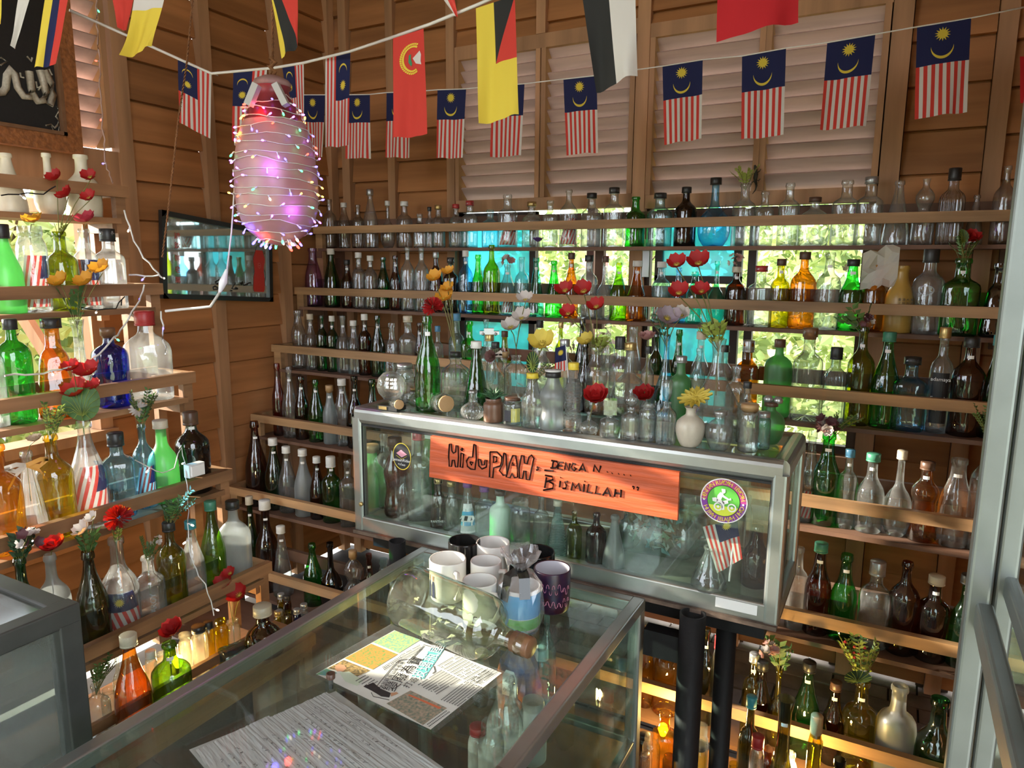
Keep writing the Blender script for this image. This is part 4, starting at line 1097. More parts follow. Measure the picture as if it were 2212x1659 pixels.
# ship souvenir, lying jars, lids and stoppers
def addto(b_u, shelf, name, m, build):
    b = [q for q in BOT if q['shelf'] == shelf and abs(q['u']-b_u) < 1.5][0]; mb = MB(); build(mb, b['h'], b['w']); return mb.build(name, m, b['o'])
CTOP = 'the display case top'; CL = gm('clear'); SILV = capm('silver')
def stop(kind):
    def f(mb, h, w):
        z = h*.80
        if kind == 'square': mb.box((-w*.33, -w*.33, z), (w*.33, w*.33, z+w*.75)); mb.box((-w*.14, -w*.14, h*.72), (w*.14, w*.14, z))
        if kind == 'ball': mb.lathe([(.001, 0), (.2*w, .04*w), (.33*w, .2*w), (.36*w, .36*w), (.3*w, .54*w), (.15*w, .68*w), (.001, .72*w)], 16, c=(0, 0, z))
        if kind == 'tall': mb.lathe([(.12*w, 0), (.14*w, .1*w), (.26*w, .3*w), (.30*w, .9*w), (.22*w, 1.05*w), (.001, 1.05*w)], 6, c=(0, 0, z))
    return f
for u, k in ((1316, 'square'), (1361, 'ball'), (1437, 'tall')): addto(u, CTOP, 'stopper', CL, stop(k))
addto(985, CTOP, 'stopper', capm('black'), lambda mb, h, w: mb.lathe([(.19*w, 0), (.19*w, .18*w), (.001, .18*w)], 14, c=(0, 0, h*.785)))
addto(1660, CTOP, 'glass_knob', SILV, lambda mb, h, w: (mb.lathe([(.001, -.1*w), (.14*w, -.06*w), (.17*w, .05*w), (.1*w, .15*w), (.001, .17*w)], 12, c=(-.1*w, 0, h*1.04)), mb.lathe([(.001, -.1*w), (.14*w, -.06*w), (.17*w, .05*w), (.1*w, .15*w), (.001, .17*w)], 12, c=(.22*w, 0, h*1.02))))
addto(1057, CTOP, 'toy_car_lid', SILV, lambda mb, h, w: (mb.box((-.55*w, -.2*w, h), (.55*w, .2*w, h+.18*w)), mb.box((-.3*w, -.17*w, h+.18*w), (.25*w, .17*w, h+.34*w)), [mb.lathe([(.09*w, 0), (.09*w, .05*w), (.001, .05*w)], 10, mx=Matrix.Translation((x*w, -.25*w, h+.03*w)) @ Matrix.Rotation(rad(-90), 4, 'X')) for x in (-.35, .35)]))
addto(1107, CTOP, 'label', mat('yellow_label', (.55, .52, .12), .6), lambda mb, h, w: mb.add([(.505*w*sin(a), -.505*w*cos(a), z) for z in (h*.12, h*.62) for a in (-.1, .4, .9)], [(0, 1, 4, 3), (1, 2, 5, 4)]))
addto(1107, CTOP, 'label', col('dark_label', (.03, .03, .04)), lambda mb, h, w: mb.add([(.506*w*sin(a), -.506*w*cos(a), z) for z in (h*.15, h*.55) for a in (-.9, -.5, -.15)], [(0, 1, 4, 3), (1, 2, 5, 4)]))
addto(1149, CTOP, 'handle', CL, lambda mb, h, w: mb.tube([(-.42*w, 0, h*.75), (-.7*w, 0, h*.80), (-.78*w, 0, h*.68), (-.65*w, 0, h*.55), (-.47*w, 0, h*.5)], .04*w, 8))
addto(1193, CTOP, 'rim', col('speckled_rim', (.6, .6, .58)), lambda mb, h, w: mb.lathe([(.31*w, 0), (.32*w, .05*w), (.001, .06*w)], 16, c=(0, 0, h)))
SUC = mat('succulent_leaf', (.05, .14, .06), .5, var=.3)
def succ(mb, h, w):
    for i in range(22):
        a = i*2.4; t = .25+.75*(i/22); L = w*.75; b0 = V((cos(a)*.05*w, sin(a)*.05*w, h*.95)); tip = b0+V((cos(a)*L*t, sin(a)*L*t*.9, L*(1.05-.75*t))); mb.tube([b0, (b0+tip)/2+V((0, 0, .08*w)), tip], [.05*w, .06*w, .005*w], 5)
addto(1066, CTOP, 'succulent', SUC, succ)
addto(1286, CTOP, 'amber_drops', G and glass('amber_film', (.95, .62, .30), dust=0, frost=.12), lambda mb, h, w: mb.lathe([(.44*w, h*.01), (.475*w, h*.15), (.41*w, h*.26), (.375*w, h*.36), (.42*w, h*.46)], 18))
def arc_label(b, name, m, z0, z1, a0=-.75, a1=.75, k=.512):
    w_, h_ = b['w'], b['h']; n = 8; zz = [z0, z1]; mb = MB(); vs = []
    for z in zz:
        r = rad_at(b['kind'], z)*w_*k
        vs += [(r*sin(a0+(a1-a0)*i/n), -r*cos(a0+(a1-a0)*i/n), z*h_) for i in range(n+1)]
    mb.add(vs, [(i, i+1, n+2+i, n+1+i) for i in range(n)]); return mb.build(name, m, b['o'])
def find(u, shelf): return [q for q in BOT if q['shelf'] == shelf and abs(q['u']-u) < 1.5][0]
def flat_text(b, s, size, m, z, k=.53, sx=1): return textobj(s, size, m, b['o'], (0, -rad_at(b['kind'], z)*b['w']*k-.0005, z*b['h']), (1, 0, 0), (0, 0, 1), sx=sx)
CF = 'the case floor'
b = find(948, CF); arc_label(b, 'paper_label', BLK, .10, .42); flat_text(b, 'PANTHER', b['w']*.2, WHT, .16)
b = find(1010, CF); arc_label(b, 'paper_label', WHT, .06, .60); arc_label(b, 'paper_label', col('print_sky', (.08, .35, .62)), .20, .46, k=.52)
mb = MB(); w_, h_ = b['w'], b['h']
mb.add([(x*w_, -.56*w_, z*h_) for x, z in ((-.3, .30), (.22, .28), (.30, .36), (.24, .41), (-.28, .42), (-.38, .36))], [(0, 1, 2, 3, 4, 5)]); mb.add([(x*w_, -.56*w_, z*h_) for x, z in ((-.25, .22), (-.18, .22), (-.18, .31), (-.25, .31), (.14, .22), (.2, .22), (.2, .31), (.14, .31))], [(0, 1, 2, 3), (4, 5, 6, 7)]); mb.build('cow_print', WHT, b['o'])
mb = MB(); mb.add([(x*w_, -.566*w_, z*h_) for x, z in ((-.2, .32), (-.05, .31), (0, .40), (-.15, .41), (.1, .31), (.2, .33), (.15, .39), (-.38, .33), (-.3, .33), (-.31, .39))], [(0, 1, 2, 3), (4, 5, 6), (7, 8, 9)]); mb.build('cow_patches', BLK, b['o'])
b = find(2026, 'third back shelf'); arc_label(b, 'paper_label', BLK, .10, .58); flat_text(b, 'adamaya', b['w']*.24, WHT, .52); flat_text(b, 'Enerchi', b['w']*.24, WHT, .34); flat_text(b, 'Energy\nTransformation\nAlignment', b['w']*.1, WHT, .25)
b = find(1942, 'second back shelf')
for i, s in enumerate(['香江名人', '酒到成功', '大吉', '美酒']): 
    for j, chh in enumerate(s): textobj(chh, b['w']*.11, BLK, b['o'], ((-.02+.13*i)*b['w'], -.5*b['w'], b['h']*(.50-.055*j)), (1, 0, 0), (0, 0, 1))
b = find(1542, 'top back shelf')
pen(b['o'], [[(s*x, z) for x, z in pl] for s in (-1, 1) for pl in ([(.08, .42), (.15, .47), (.26, .52), (.30, .60)], [(.2, .5), (.18, .58)], [(.26, .52), (.33, .54)])], lambda x, z: V((x*b['w'], -b['w']*(.5**2-x*x)**.5-.0008 if abs(x) < .5 else 0, z*b['h'])), .0012, BLK, 'antler_print')
b = find(324, "left rack's fifth shelf"); textobj('MAROY', b['w']*.26, glass('embossed_glass', (.8, .84, .84), dust=.5), b['o'], (.1*b['w'], -.5*b['w'], b['h']*.30), (0, 0, 1), (-1, 0, 0), extr=.001)
b = find(1758, 'top back shelf'); disc(b['o'], 'emblem', glass('embossed_glass', (.8, .84, .84), dust=.5), V((.05*b['w'], -.28*b['w'], .28*b['h'])), EX, EZ, .10*b['w'], .125*b['w'], 20)
b = find(2001, 'second back shelf'); disc(b['o'], 'emblem', glass('embossed_glass', (.8, .84, .84), dust=.5), V((0, -.49*b['w'], .52*b['h'])), EX, EZ*.7, .2*b['w'], .24*b['w'], 24)

sh_ = empty('ship_souvenir', zp(846, 884, Z1)); m = MB(); m.lathe([(.001, -.04), (.022, -.034), (.036, -.018), (.041, 0), (.036, .02), (.022, .034), (.001, .04)], 24, c=(0, 0, .062), dy=.8); m.build('glass_globe', CL, sh_)
MB().box((-.032, -.02, 0), (.032, .02, .012)).build('plinth', capm('black'), sh_); MB().box((-.026, -.0215, .002), (.0, -.0203, .010)).build('name_plate', capm('gold'), sh_)
MB().add([(-.02, 0, .045), (.02, 0, .045), (.026, 0, .052), (-.026, 0, .052), (-.015, .005, .05), (.015, .005, .05)], [(0, 1, 2, 3)]).tube([(0, 0, .05), (0, 0, .085)], .001, 4).tube([(-.012, 0, .05), (-.012, 0, .08)], .001, 4).build('hull', capm('wood'), sh_)
for x in (-.012, .002, .014):
    for z in (.055, .066, .076): MB().add([(x-.005, -.002, z), (x+.005, -.002, z), (x+.004, .001, z+.007), (x-.004, .001, z+.007)], [(0, 1, 2, 3)]).build('sail', WHT, sh_)
tag(sh_, 'model ship in a glass globe on a black plinth, left end of case', 'souvenir')
for (u, v, w_, L, cap, lb) in ((868, 872, .030, .045, 'cork', 'tiny jar lying on its side beside the ship globe'), (912, 868, .034, .05, 'silver', 'small jar lying on its side with a red tag in front of the green bottle'), (962, 878, .05, .062, 'cork', 'corked jar of seeds lying on its side before the square decanter')):
    p = zp(u, v+10, Z1); p.z += w_/2; lie('lying_jar', 'jar', CL, p-V((.02, .01, 0)), p+V((L*.5, -.04, .004)), w_, cap, lb, 'jar', 'little jars lying on the display case')
# ---------------------------------------------------------------- mugs and papers on the counter
def mug(u, v, wpx, m, label, ha, art=None, inner=None, zr=TZ+.095, rings=False, sc=1):
    P = zp(u, v, zr); R_ = wpx*depth(P)/FOC/2; h_ = zr-TZ-.001; t = empty('mug', (P.x, P.y, TZ+.001)); O_ = (.94 if not rings else .96)
    pr = [(R_*.80, 0), (R_*.94, .006), (R_*.985, .02), (R_, h_*.5), (R_, h_*.97), (R_*.975, h_), (R_*.93, h_*.985)]
    if rings: pr = [(R_*.80, 0), (R_*.94, .006)]+[(R_*(1 if k % 2 else .975), .012+h_*.78*k/12) for k in range(1, 13)]+[(R_, h_*.97), (R_*.975, h_), (R_*.93, h_*.985)]
    MB().lathe(pr, 32).build('body', m, t); MB().lathe([(.001, .008), (R_*.8, .009), (R_*.9, .02), (R_*.93, h_*.6), (R_*.93, h_*.985)], 32, close=False).build('inside', inner or m, t)
    d = V((cos(ha), sin(ha), 0)); MB().tube([d*R_*.97+V((0, 0, h_*.80)), d*R_*1.35+V((0, 0, h_*.84)), d*R_*1.62+V((0, 0, h_*.66)), d*R_*1.58+V((0, 0, h_*.40)), d*R_*1.28+V((0, 0, h_*.22)), d*R_*.96+V((0, 0, h_*.20))], .0055, 8).build('handle', m, t)
    tag(t, label, 'mug', 'mugs on the counter'); return t, R_, h_
CW = mat('white_glaze', (.74, .73, .69), .18); CB = mat('black_glaze', (.012, .012, .012), .12); CPI = mat('lilac_glaze', (.45, .45, .50), .2)
PATM = mat('dotted_maroon_print', (.035, .006, .012), .35, col2=(.010, .006, .035), scale=45)
t1 = mug(967, 1205, 80, CW, 'white mug with a small print of two people, left of the others', rad(-35))
mug(1003, 1166, 70, CB, 'black mug behind the white ones, left side', rad(60)); mug(1065, 1170, 73, CW, 'cream mug at the back by the display case', rad(-25)); mug(1050, 1210, 68, CW, 'white mug in the middle of the mug cluster', rad(0))
t5 = mug(1036, 1252, 76, CW, 'white ringed mug nearest the camera with a small black logo', rad(-20), rings=True); mug(1158, 1190, 82, CB, 'black mug at the back right of the cluster', rad(170))
t7 = mug(1193, 1225, 80, PATM, 'maroon mug covered in dotted looping patterns', rad(100), inner=CPI)
def mugdecal(t, ang, pts, m, zc, name='print', k=1.012):
    tt, R_, h_ = t; b = MB(); b.add([((R_*k)*sin(ang+x), -(R_*k)*cos(ang+x), h_*z) for x, z in pts], [tuple(range(len(pts)))]); b.build(name, m, tt)
for dx in (0, .32):
    mugdecal(t1, -.62+dx, [(-.10, .15), (.10, .15), (.12, .45), (.05, .55), (-.05, .55), (-.12, .45)], NAVY, 0); mugdecal(t1, -.62+dx, [(-.06, .56), (.06, .56), (.06, .68), (-.06, .68)], col('print_skin', (.5, .28, .2)), 0)
textobj('F', .022, BLK, t5[0], (.25*t5[1], -t5[1]*1.0, .025), (1, .15, 0), (0, 0, 1), off=.003, slant=.2); textobj('FAMILY', .006, BLK, t5[0], (.28*t5[1], -t5[1]*1.0, .012), (1, .2, 0), (0, 0, 1), off=.003)
PINKL = col('print_rose', (.62, .25, .35)); tt, R_, h_ = t7; rnd = random.Random(3)
for i in range(40):
    a = -1.5+.155*i*1.0 if i < 20 else -1.5+.155*(i-20); z = .28 if i < 20 else .62; z += rnd.uniform(-.06, .06); r = R_*1.012; pts = []
    for k in range(7): q = rad(180*k/6); pts.append((r*sin(a+.07*cos(q)), -r*cos(a+.07*cos(q)), h_*(z+.09*sin(q)*(1 if i % 2 else -1))))
    MB().tube(pts, .0006, 4).build('loop_print', PINKL, tt)
# mug wrapped in clear film with a black ribbon
P = zp(1125, 1262, TZ+.09); wm = empty('gift_mug', (P.x, P.y, TZ+.001)); R_ = .040
MB().lathe([(R_*.9, 0), (R_, .01), (R_, .088), (R_*.94, .088), (R_*.93, .01), (.001, .01)], 28).build('mug', CW, wm)
MB().lathe([(R_*1.01, .008), (R_*1.012, .03)], 28, close=False).build('grass_print', GRN, wm); MB().lathe([(R_*1.01, .031), (R_*1.012, .08)], 28, close=False).build('sky_print', col('print_sky', (.08, .35, .62)), wm)
FILM = glass('crinkled_film', (.93, .94, .96), (.7, .72, .76), dust=.16, rough=.08); rnd = random.Random(12); m = MB(); N = 26; rows = []
for z, r in ((0, 1.05), (.03, 1.1), (.06, 1.15), (.09, 1.12), (.11, .7), (.122, .28), (.135, .5), (.15, .8), (.165, .95)):
    rows.append([V((cos(2*pi*k/N)*R_*r*(1+rnd.uniform(-.16, .16)), sin(2*pi*k/N)*R_*r*(1+rnd.uniform(-.16, .16)), z+rnd.uniform(-.004, .004))) for k in range(N)])
m.add([p for r in rows for p in r], [(i*N+k, i*N+(k+1) % N, (i+1)*N+(k+1) % N, (i+1)*N+k) for i in range(len(rows)-1) for k in range(N)]); m.build('plastic_wrap', FILM, wm)
for a, L in ((-1.9, .05), (-.9, .04), (2.4, .03)):
    m = MB(); d = V((cos(a), sin(a), 0)); q = V((-sin(a), cos(a), 0))*.011
    m.add([d*.008+V((0, 0, .124))-q, d*.008+V((0, 0, .124))+q, d*.036+V((0, 0, .118))+q, d*.036+V((0, 0, .118))-q, d*.046+V((0, 0, .118-L))+q, d*.046+V((0, 0, .118-L))-q], [(0, 1, 2, 3), (3, 2, 4, 5)]); m.build('ribbon', CB, wm)
MB().lathe([(.012, 0), (.014, .006), (.012, .012)], 12, c=(0, 0, .118)).build('ribbon', CB, wm)
tag(wm, 'mug wrapped in clear plastic and tied with a black ribbon', 'mug')

# laminated newspaper page
ZN = TZ+.0016
def zq(parent, name, pts, m, z, O_): return MB().add([zp(u, v, z)-O_ for u, v in pts], [tuple(reversed(range(len(pts))))]).build(name, m, parent)
def nb(x, y): return (650+x/4.608, 1320+y/4.608)
pc = zp(880, 1460, ZN); npg = empty('newspaper_clipping', pc)
LAM = glass('laminate_film', (.92, .94, .92), dust=.10, rough=.05, pat='flat')
c4 = [nb(45, 610), nb(900, 128), nb(2080, 625), nb(1340, 1200)]
m = MB(); q = [zp(u, v, ZN)-pc for u, v in c4]; m.add(q+[p-V((0, 0, .0012)) for p in q], [(3, 2, 1, 0), (4, 5, 6, 7), (0, 1, 5, 4), (1, 2, 6, 5), (2, 3, 7, 6), (3, 0, 4, 7)]); m.build('laminate', LAM, npg)
zq(npg, 'page', [nb(150, 625), nb(930, 190), nb(2000, 615), nb(1290, 1180)], mat('newsprint', (.62, .64, .58), .6, var=.06), ZN+.0004, pc)
def photo_mat(nm, c1, c2, s): return mat(nm, c1, .35, col2=c2, scale=s)
zq(npg, 'photo', [nb(715, 310), nb(935, 195), nb(1190, 285), nb(975, 418)], photo_mat('photo_garden', (.12, .35, .30), (.50, .55, .15), 250), ZN+.0008, pc)
zq(npg, 'photo', [nb(435, 470), nb(700, 325), nb(965, 430), nb(715, 582)], photo_mat('photo_mosaic', (.10, .30, .08), (.70, .25, .06), 220), ZN+.0008, pc)
zq(npg, 'photo', [nb(265, 570), nb(425, 485), nb(690, 590), nb(545, 660), nb(400, 600)], photo_mat('photo_shelf', (.45, .32, .12), (.06, .06, .04), 200), ZN+.0008, pc)
zq(npg, 'photo', [nb(150, 630), nb(255, 570), nb(360, 615), nb(300, 650)], photo_mat('photo_plant', (.15, .35, .06), (.10, .25, .40), 220), ZN+.0008, pc)
zq(npg, 'photo', [nb(850, 920), nb(1090, 790), nb(1455, 965), nb(1215, 1135)], photo_mat('photo_hall', (.10, .16, .12), (.40, .30, .22), 200), ZN+.0008, pc)
zq(npg, 'photo_band', [nb(1060, 835), nb(1085, 830), nb(1400, 960), nb(1375, 975)], col('photo_beam', (.55, .14, .06)), ZN+.0010, pc)
MAN = [('shirt', [nb(380, 610), nb(480, 600), nb(620, 690), nb(560, 745), nb(440, 700)], (.50, .60, .45)), ('face', [nb(335, 560), nb(360, 530), nb(430, 535), nb(455, 570), nb(420, 600), nb(360, 600)], (.45, .25, .14)),
       ('trousers', [nb(620, 750), nb(720, 710), nb(790, 770), nb(895, 815), nb(880, 860), nb(800, 850), nb(700, 790)], (.02, .02, .02)), ('foot', [nb(890, 815), nb(950, 805), nb(970, 820), nb(900, 850)], (.45, .25, .14))]
for nm, pts, cc in MAN: zq(npg, 'man_print', pts, col('print_man_'+nm, cc), ZN+.0011, pc)
zq(npg, 'title_band', [nb(1100, 650), nb(1290, 365), nb(1430, 375), nb(1225, 675)], col('print_teal', (.12, .42, .42)), ZN+.0008, pc)
def ntext(s, a, b_, m, kk=1.0):
    A, B = zp(*nb(*a), ZN)-pc, zp(*nb(*b_), ZN)-pc; ex_ = (B-A); L = ex_.length; ex_.normalize(); ey_ = V((-ex_.y, ex_.x, 0))
    textobj(s, L/len(s)*kk, m, npg, (A+B)/2, ex_, ey_, off=.0013)
ntext('變廢為寶', (910, 760), (1150, 500), BLK, 1.3); ntext('玻璃瓶屋', (1170, 650), (1365, 380), WHT, 1.25); ntext('打造', (1050, 760), (1145, 680), BLK, 1.2); ntext('退休翁耗資20年收集', (780, 790), (1000, 525), BLK, 1.3)
pen(npg, [[nb(745, 760), nb(880, 590), nb(970, 495), nb(1060, 478)], [nb(1100, 475), nb(1220, 345)], [nb(1220, 335), nb(1345, 365)], [nb(1235, 310), nb(1350, 345)], [nb(1320, 545), nb(1335, 600), nb(1310, 620)], [nb(700, 810), nb(720, 850), nb(880, 885)]], lambda u, v: zp(u, v, ZN+.001)-pc, .0005, BLK, 'drawn_line')
m = MB(); rnd = random.Random(2)
def cols_(a, b_, n, wid, k):
    """lines of tiny printed characters: n lines starting along a-b_, each running down the column"""
    for i in range(n):
        s = i/(n-1); x0 = a[0]+(b_[0]-a[0])*s; y0 = a[1]+(b_[1]-a[1])*s
        for j in range(k):
            if rnd.random() < .06: continue
            x = x0+wid[0]*j/k; y = y0+wid[1]*j/k; p = zp(*nb(x, y), ZN+.0012)-pc; s_ = .0011
            m.add([p+V((-s_, -s_, 0)), p+V((s_, -s_, 0)), p+V((s_, s_*.8, 0)), p+V((-s_, s_*.8, 0))], [(0, 1, 2, 3)])
cols_((1545, 440), (1900, 620), 12, (-190, 110), 16); cols_((1400, 590), (1580, 680), 8, (-240, 150), 22); cols_((1640, 700), (1800, 760), 7, (-250, 190), 22); cols_((1880, 560), (1960, 600), 4, (-190, 130), 16)
cols_((1180, 340), (1200, 380), 3, (-200, 110), 16); cols_((985, 455), (1000, 480), 3, (-180, 110), 14); cols_((640, 640), (760, 700), 5, (-100, 60), 9); cols_((1460, 985), (1475, 1005), 2, (-210, 150), 16)
m.build('body_text', BLK, npg)['kind'] = 'stuff'
tag(npg, 'laminated Chinese newspaper page with colour photos lying on the counter glass', 'newspaper')

# acrylic sheet with a screw, crumpled hand-written notebook below
za = TZ+.012; A_, B_, D_ = zp(700, 1470, za), zp(1150, 1690, za), zp(330, 1640, za); C_ = B_+D_-A_
ac = empty('acrylic_sheet', A_); q = [p-A_ for p in (A_, B_, C_, D_)]
MB().add(q+[p-V((0, 0, .003)) for p in q], [(3, 2, 1, 0), (4, 5, 6, 7), (0, 1, 5, 4), (1, 2, 6, 5), (2, 3, 7, 6), (3, 0, 4, 7)]).build('sheet', glass('acrylic_glass', (.93, .95, .94), dust=.015, rough=.03, pat='flat'), ac)
p = zp(715, 1474, za)-A_; MB().lathe([(.004, -.011), (.004, .012)], 10, c=p).build('pin', ALU, ac); MB().lathe([(.0075, .008), (.008, .017), (.006, .018), (.006, .012), (.001, .012)], 14, c=p, close=False).build('cap', capm('brown'), ac)
tag(ac, 'clear acrylic sheet with a corner pin lying over the notebook', 'sheet')
zb_ = TZ+.002; nbk = empty('notebook', zp(700, 1600, zb_)); NO = nbk.location; c4 = [zp(705, 1497, zb_), zp(1010, 1700, zb_), zp(640, 1900, zb_), zp(420, 1625, zb_)]
def crumple(name, c4, nx, ny, amp, m, seed, lift=.0):
    mb = MB(); vs = []
    for j in range(ny+1):
        for i in range(nx+1):
            s, t = i/nx, j/ny; p = c4[0]*(1-s)*(1-t)+c4[1]*s*(1-t)+c4[2]*s*t+c4[3]*(1-s)*t
            k = noise.noise(V((s*3, t*34+seed, seed)))*.7+noise.noise(V((s*14+3*t, t*40, seed+5)))*.5
            vs.append(p-NO+V((0, 0, amp*(k+.9)+lift)))
    mb.add(vs, [(j*(nx+1)+i, (j+1)*(nx+1)+i, (j+1)*(nx+1)+i+1, j*(nx+1)+i+1) for j in range(ny) for i in range(nx)], 0, False)
    return mb.build(name, m, nbk)
WP = mat('crumpled_paper', (.86, .86, .87), .75)
mid0 = c4[0].lerp(c4[3], .0); Lf = [c4[0], c4[1], c4[2], c4[3]]
g = .5; m0, m1 = c4[0].lerp(c4[1], .0), None
e03 = c4[0].lerp(c4[3], .47); e12 = c4[1].lerp(c4[2], .47)
crumple('page', [zp(705, 1497, zb_), c4[1], e12, e03], 40, 60, .0022, WP, 1); crumple('page', [e03+V((-.004, .004, 0)), e12, c4[2], c4[3]], 40, 60, .0022, WP, 7, .0005)
MB().add([p-NO for p in (c4[0]+V((.01, .012, 0)), c4[1]+V((.012, 0, 0)), c4[2], c4[3]+V((-.012, 0, 0)))], [(3, 2, 1, 0)]).build('cover', PAPERM, nbk)
rnd = random.Random(21); lines = []
exn = (c4[1]-c4[0]); eyn = (c4[3]-c4[0])
for r_ in range(15):
    t = .06+.062*r_; s = .08+rnd.uniform(0, .12)
    if abs(t-.47) < .03: continue
    while s < .62:
        L = rnd.uniform(.01, .03); ln = []
        for k in range(5): ln.append(c4[0]+exn*(s+L*k/4*.8+rnd.uniform(-.004, .004))+eyn*(t+rnd.uniform(-.012, .012))*1.0-NO+V((0, 0, .0052)))
        lines.append(ln); s += L+rnd.uniform(.012, .03)
        if rnd.random() < .12: s += .08
mb = MB()
for ln in lines: mb.tube(ln, .00035, 3)
mb.build('handwriting', col('pencil_grey', (.12, .12, .14)), nbk)['kind'] = 'stuff'
tag(nbk, 'open notebook of crumpled white pages with handwriting at the bottom of the picture', 'notebook')
# blue batik bag and patterned mug inside the counter
bgp = at(1170, 1480, 2, .62); bgp = V((min(bgp.x, TX1-.09), min(bgp.y, TY1-.1), .598)); bag = empty('cloth_bag', bgp)
m = MB(); rnd = random.Random(5); rows = []
for z, r in ((0, .045), (.03, .055), (.10, .055), (.15, .045), (.19, .018), (.205, .014), (.22, .03), (.24, .045)): rows.append([V((cos(2*pi*k/20)*r*(1+rnd.uniform(-.1, .1)), sin(2*pi*k/20)*r*.7*(1+rnd.uniform(-.1, .1)), z)) for k in range(20)])
m.add([p for r in rows for p in r], [(i*20+k, i*20+(k+1) % 20, (i+1)*20+(k+1) % 20, (i+1)*20+k) for i in range(7) for k in range(20)]); m.build('cloth', mat('batik_cloth', (.04, .07, .22), .7, col2=(.40, .20, .08), scale=24), bag)
MB().add([(-.018, -.05, .09), (.018, -.05, .09), (.018, -.048, .135), (.010, -.046, .15), (-.010, -.046, .15), (-.018, -.048, .135)], [(0, 1, 2, 3, 4, 5)]).build('gift_tag', PAPERM, bag)
textobj('Adam\n&\nLyndah', .010, BLK, bag, (0, -.0505, .115), (1, 0, 0), (0, .05, 1), off=.0008, slant=.3)
tag(bag, 'blue and brown batik gift bag with a white tag inside the counter', 'bag')
mgp = V((TX1-.09, .86, .598)); mg = empty('patterned_mug', mgp)
MB().lathe([(.036, 0), (.041, .006), (.041, .095), (.038, .095), (.037, .01), (.001, .01)], 30).build('body', CW, mg)
for k in range(5):
    a = -1.4+.55*k; MB().add([(.0415*sin(a+x), -.0415*cos(a+x), z) for x, z in ((-.25, .03), (.0, .012), (.25, .03), (.0, .075))], [(0, 1, 2, 3)]).build('print', [NAVY, RED, BLK, col('print_orange', (.6, .2, .04)), NAVY][k], mg)
MB().tube([(.04, 0, .078), (.062, .0, .08), (.068, 0, .05), (.058, 0, .025), (.04, 0, .022)], .006, 8).build('handle', CW, mg)
tag(mg, 'white mug with navy and orange shapes inside the counter', 'mug')
yf = empty('flower_tumbler', V((TX1-.075, 1.02, .598))); MB().lathe([(.028, 0), (.034, .004), (.038, .09), (.035, .09), (.030, .01), (.001, .01)], 24).build('body', mat('pink_plastic', (.55, .15, .18), .4), yf)
for k in range(7):
    a = 2*pi*k/7; MB().add([(x, -.0385-.001*(k % 2), .055+z) for x, z in ((0, 0), (.007*cos(a)-.004*sin(a), .007*sin(a)+.004*cos(a)), (.019*cos(a), .019*sin(a)), (.007*cos(a)+.004*sin(a), .007*sin(a)-.004*cos(a)))], [(0, 1, 2, 3)]).build('petal_print', YEL, yf)
tag(yf, 'pink tumbler with a yellow flower print inside the counter', 'tumbler')
# ---------------------------------------------------------------- flags on strings
def cloth(name, c): return mat('cloth_'+name, c, .85, trans=.25)
CR, CWH, CN, CY, CK, CDR, CGR = cloth('red', (.60, .045, .03)), cloth('white', (.66, .63, .58)), cloth('navy', (.010, .014, .07)), cloth('yellow', (.76, .58, .06)), cloth('black', (.02, .02, .018)), cloth('deep_red', (.48, .01, .015)), cloth('green', (.05, .25, .12))
class Flag:
    def __init__(s, label, px, dl, dr, seed, amp=.006, curl=0):
        s.P = [dp(*px[0], dl), dp(*px[1], dr), dp(*px[2], dr), dp(*px[3], dl)]; s.seed = seed; s.amp = amp; s.curl = curl
        s.t = empty('flag', (s.P[0]+s.P[1])/2); s.O = s.t.location.copy()
        s.n = (s.P[1]-s.P[0]).cross(s.P[3]-s.P[0]).normalized()
        if s.n.dot(EYE-s.O) < 0: s.n = -s.n
        tag(s.t, label, 'flag', 'flags on the strings under the ceiling')
    def f(s, a, b, off=0):
        p = s.P[0]*(1-a)*(1-b)+s.P[1]*a*(1-b)+s.P[2]*a*b+s.P[3]*(1-a)*b
        w_ = s.amp*b*(sin(a*7+s.seed)+.5*sin(a*13+b*4+s.seed*2))+s.curl*max(0, b-.6)**2*(1-a)
        return p-s.O+s.n*(w_+off)
    def area(s, name, m, strips, n=10):
        """strips: (t0, t1, left(t), right(t)) joined as one cloth of one colour"""
        mb = MB()
        for t0, t1, l, r in strips:
            L = l if callable(l) else (lambda t, l=l: l); R = r if callable(r) else (lambda t, r=r: r); vs = []; k = max(1, int(round((R((t0+t1)/2)-L((t0+t1)/2))*12)))
            for j in range(n+1):
                t = t0+(t1-t0)*j/n; vs += [s.f(L(t)+(R(t)-L(t))*i/k, t) for i in range(k+1)]
            mb.add(vs, [(j*(k+1)+i, j*(k+1)+i+1, (j+1)*(k+1)+i+1, (j+1)*(k+1)+i) for j in range(n) for i in range(k)], 0, True)
        return mb.build(name, m, s.t)
    def star(s, cx, cyy, rx, ry, m=None):
        mb = MB(); pts = [s.f(cx+rx*(1 if k % 2 == 0 else .55)*sin(pi*k/14), cyy-ry*(1 if k % 2 == 0 else .55)*cos(pi*k/14), .0016) for k in range(28)]
        mb.add([s.f(cx, cyy, .0016)]+pts, [(0, k+1, (k+1) % 28+1) for k in range(28)]); mb.build('star', m or CY, s.t)
    def moon(s, cx, cyy, rx, ry, up=False):
        vs = []; sg_ = -1 if up else 1
        for k in range(17):
            a = pi*(-.04+1.08*k/16); w_ = .24*sin(pi*k/16)
            for q in (1, 1-w_): vs.append(s.f(cx+rx*q*cos(a), cyy+sg_*ry*(q*sin(a)+(1-q)*.0), .0014))
        MB().add(vs, [(2*i, 2*i+1, 2*i+3, 2*i+2) for i in range(16)]).build('crescent', CY, s.t)
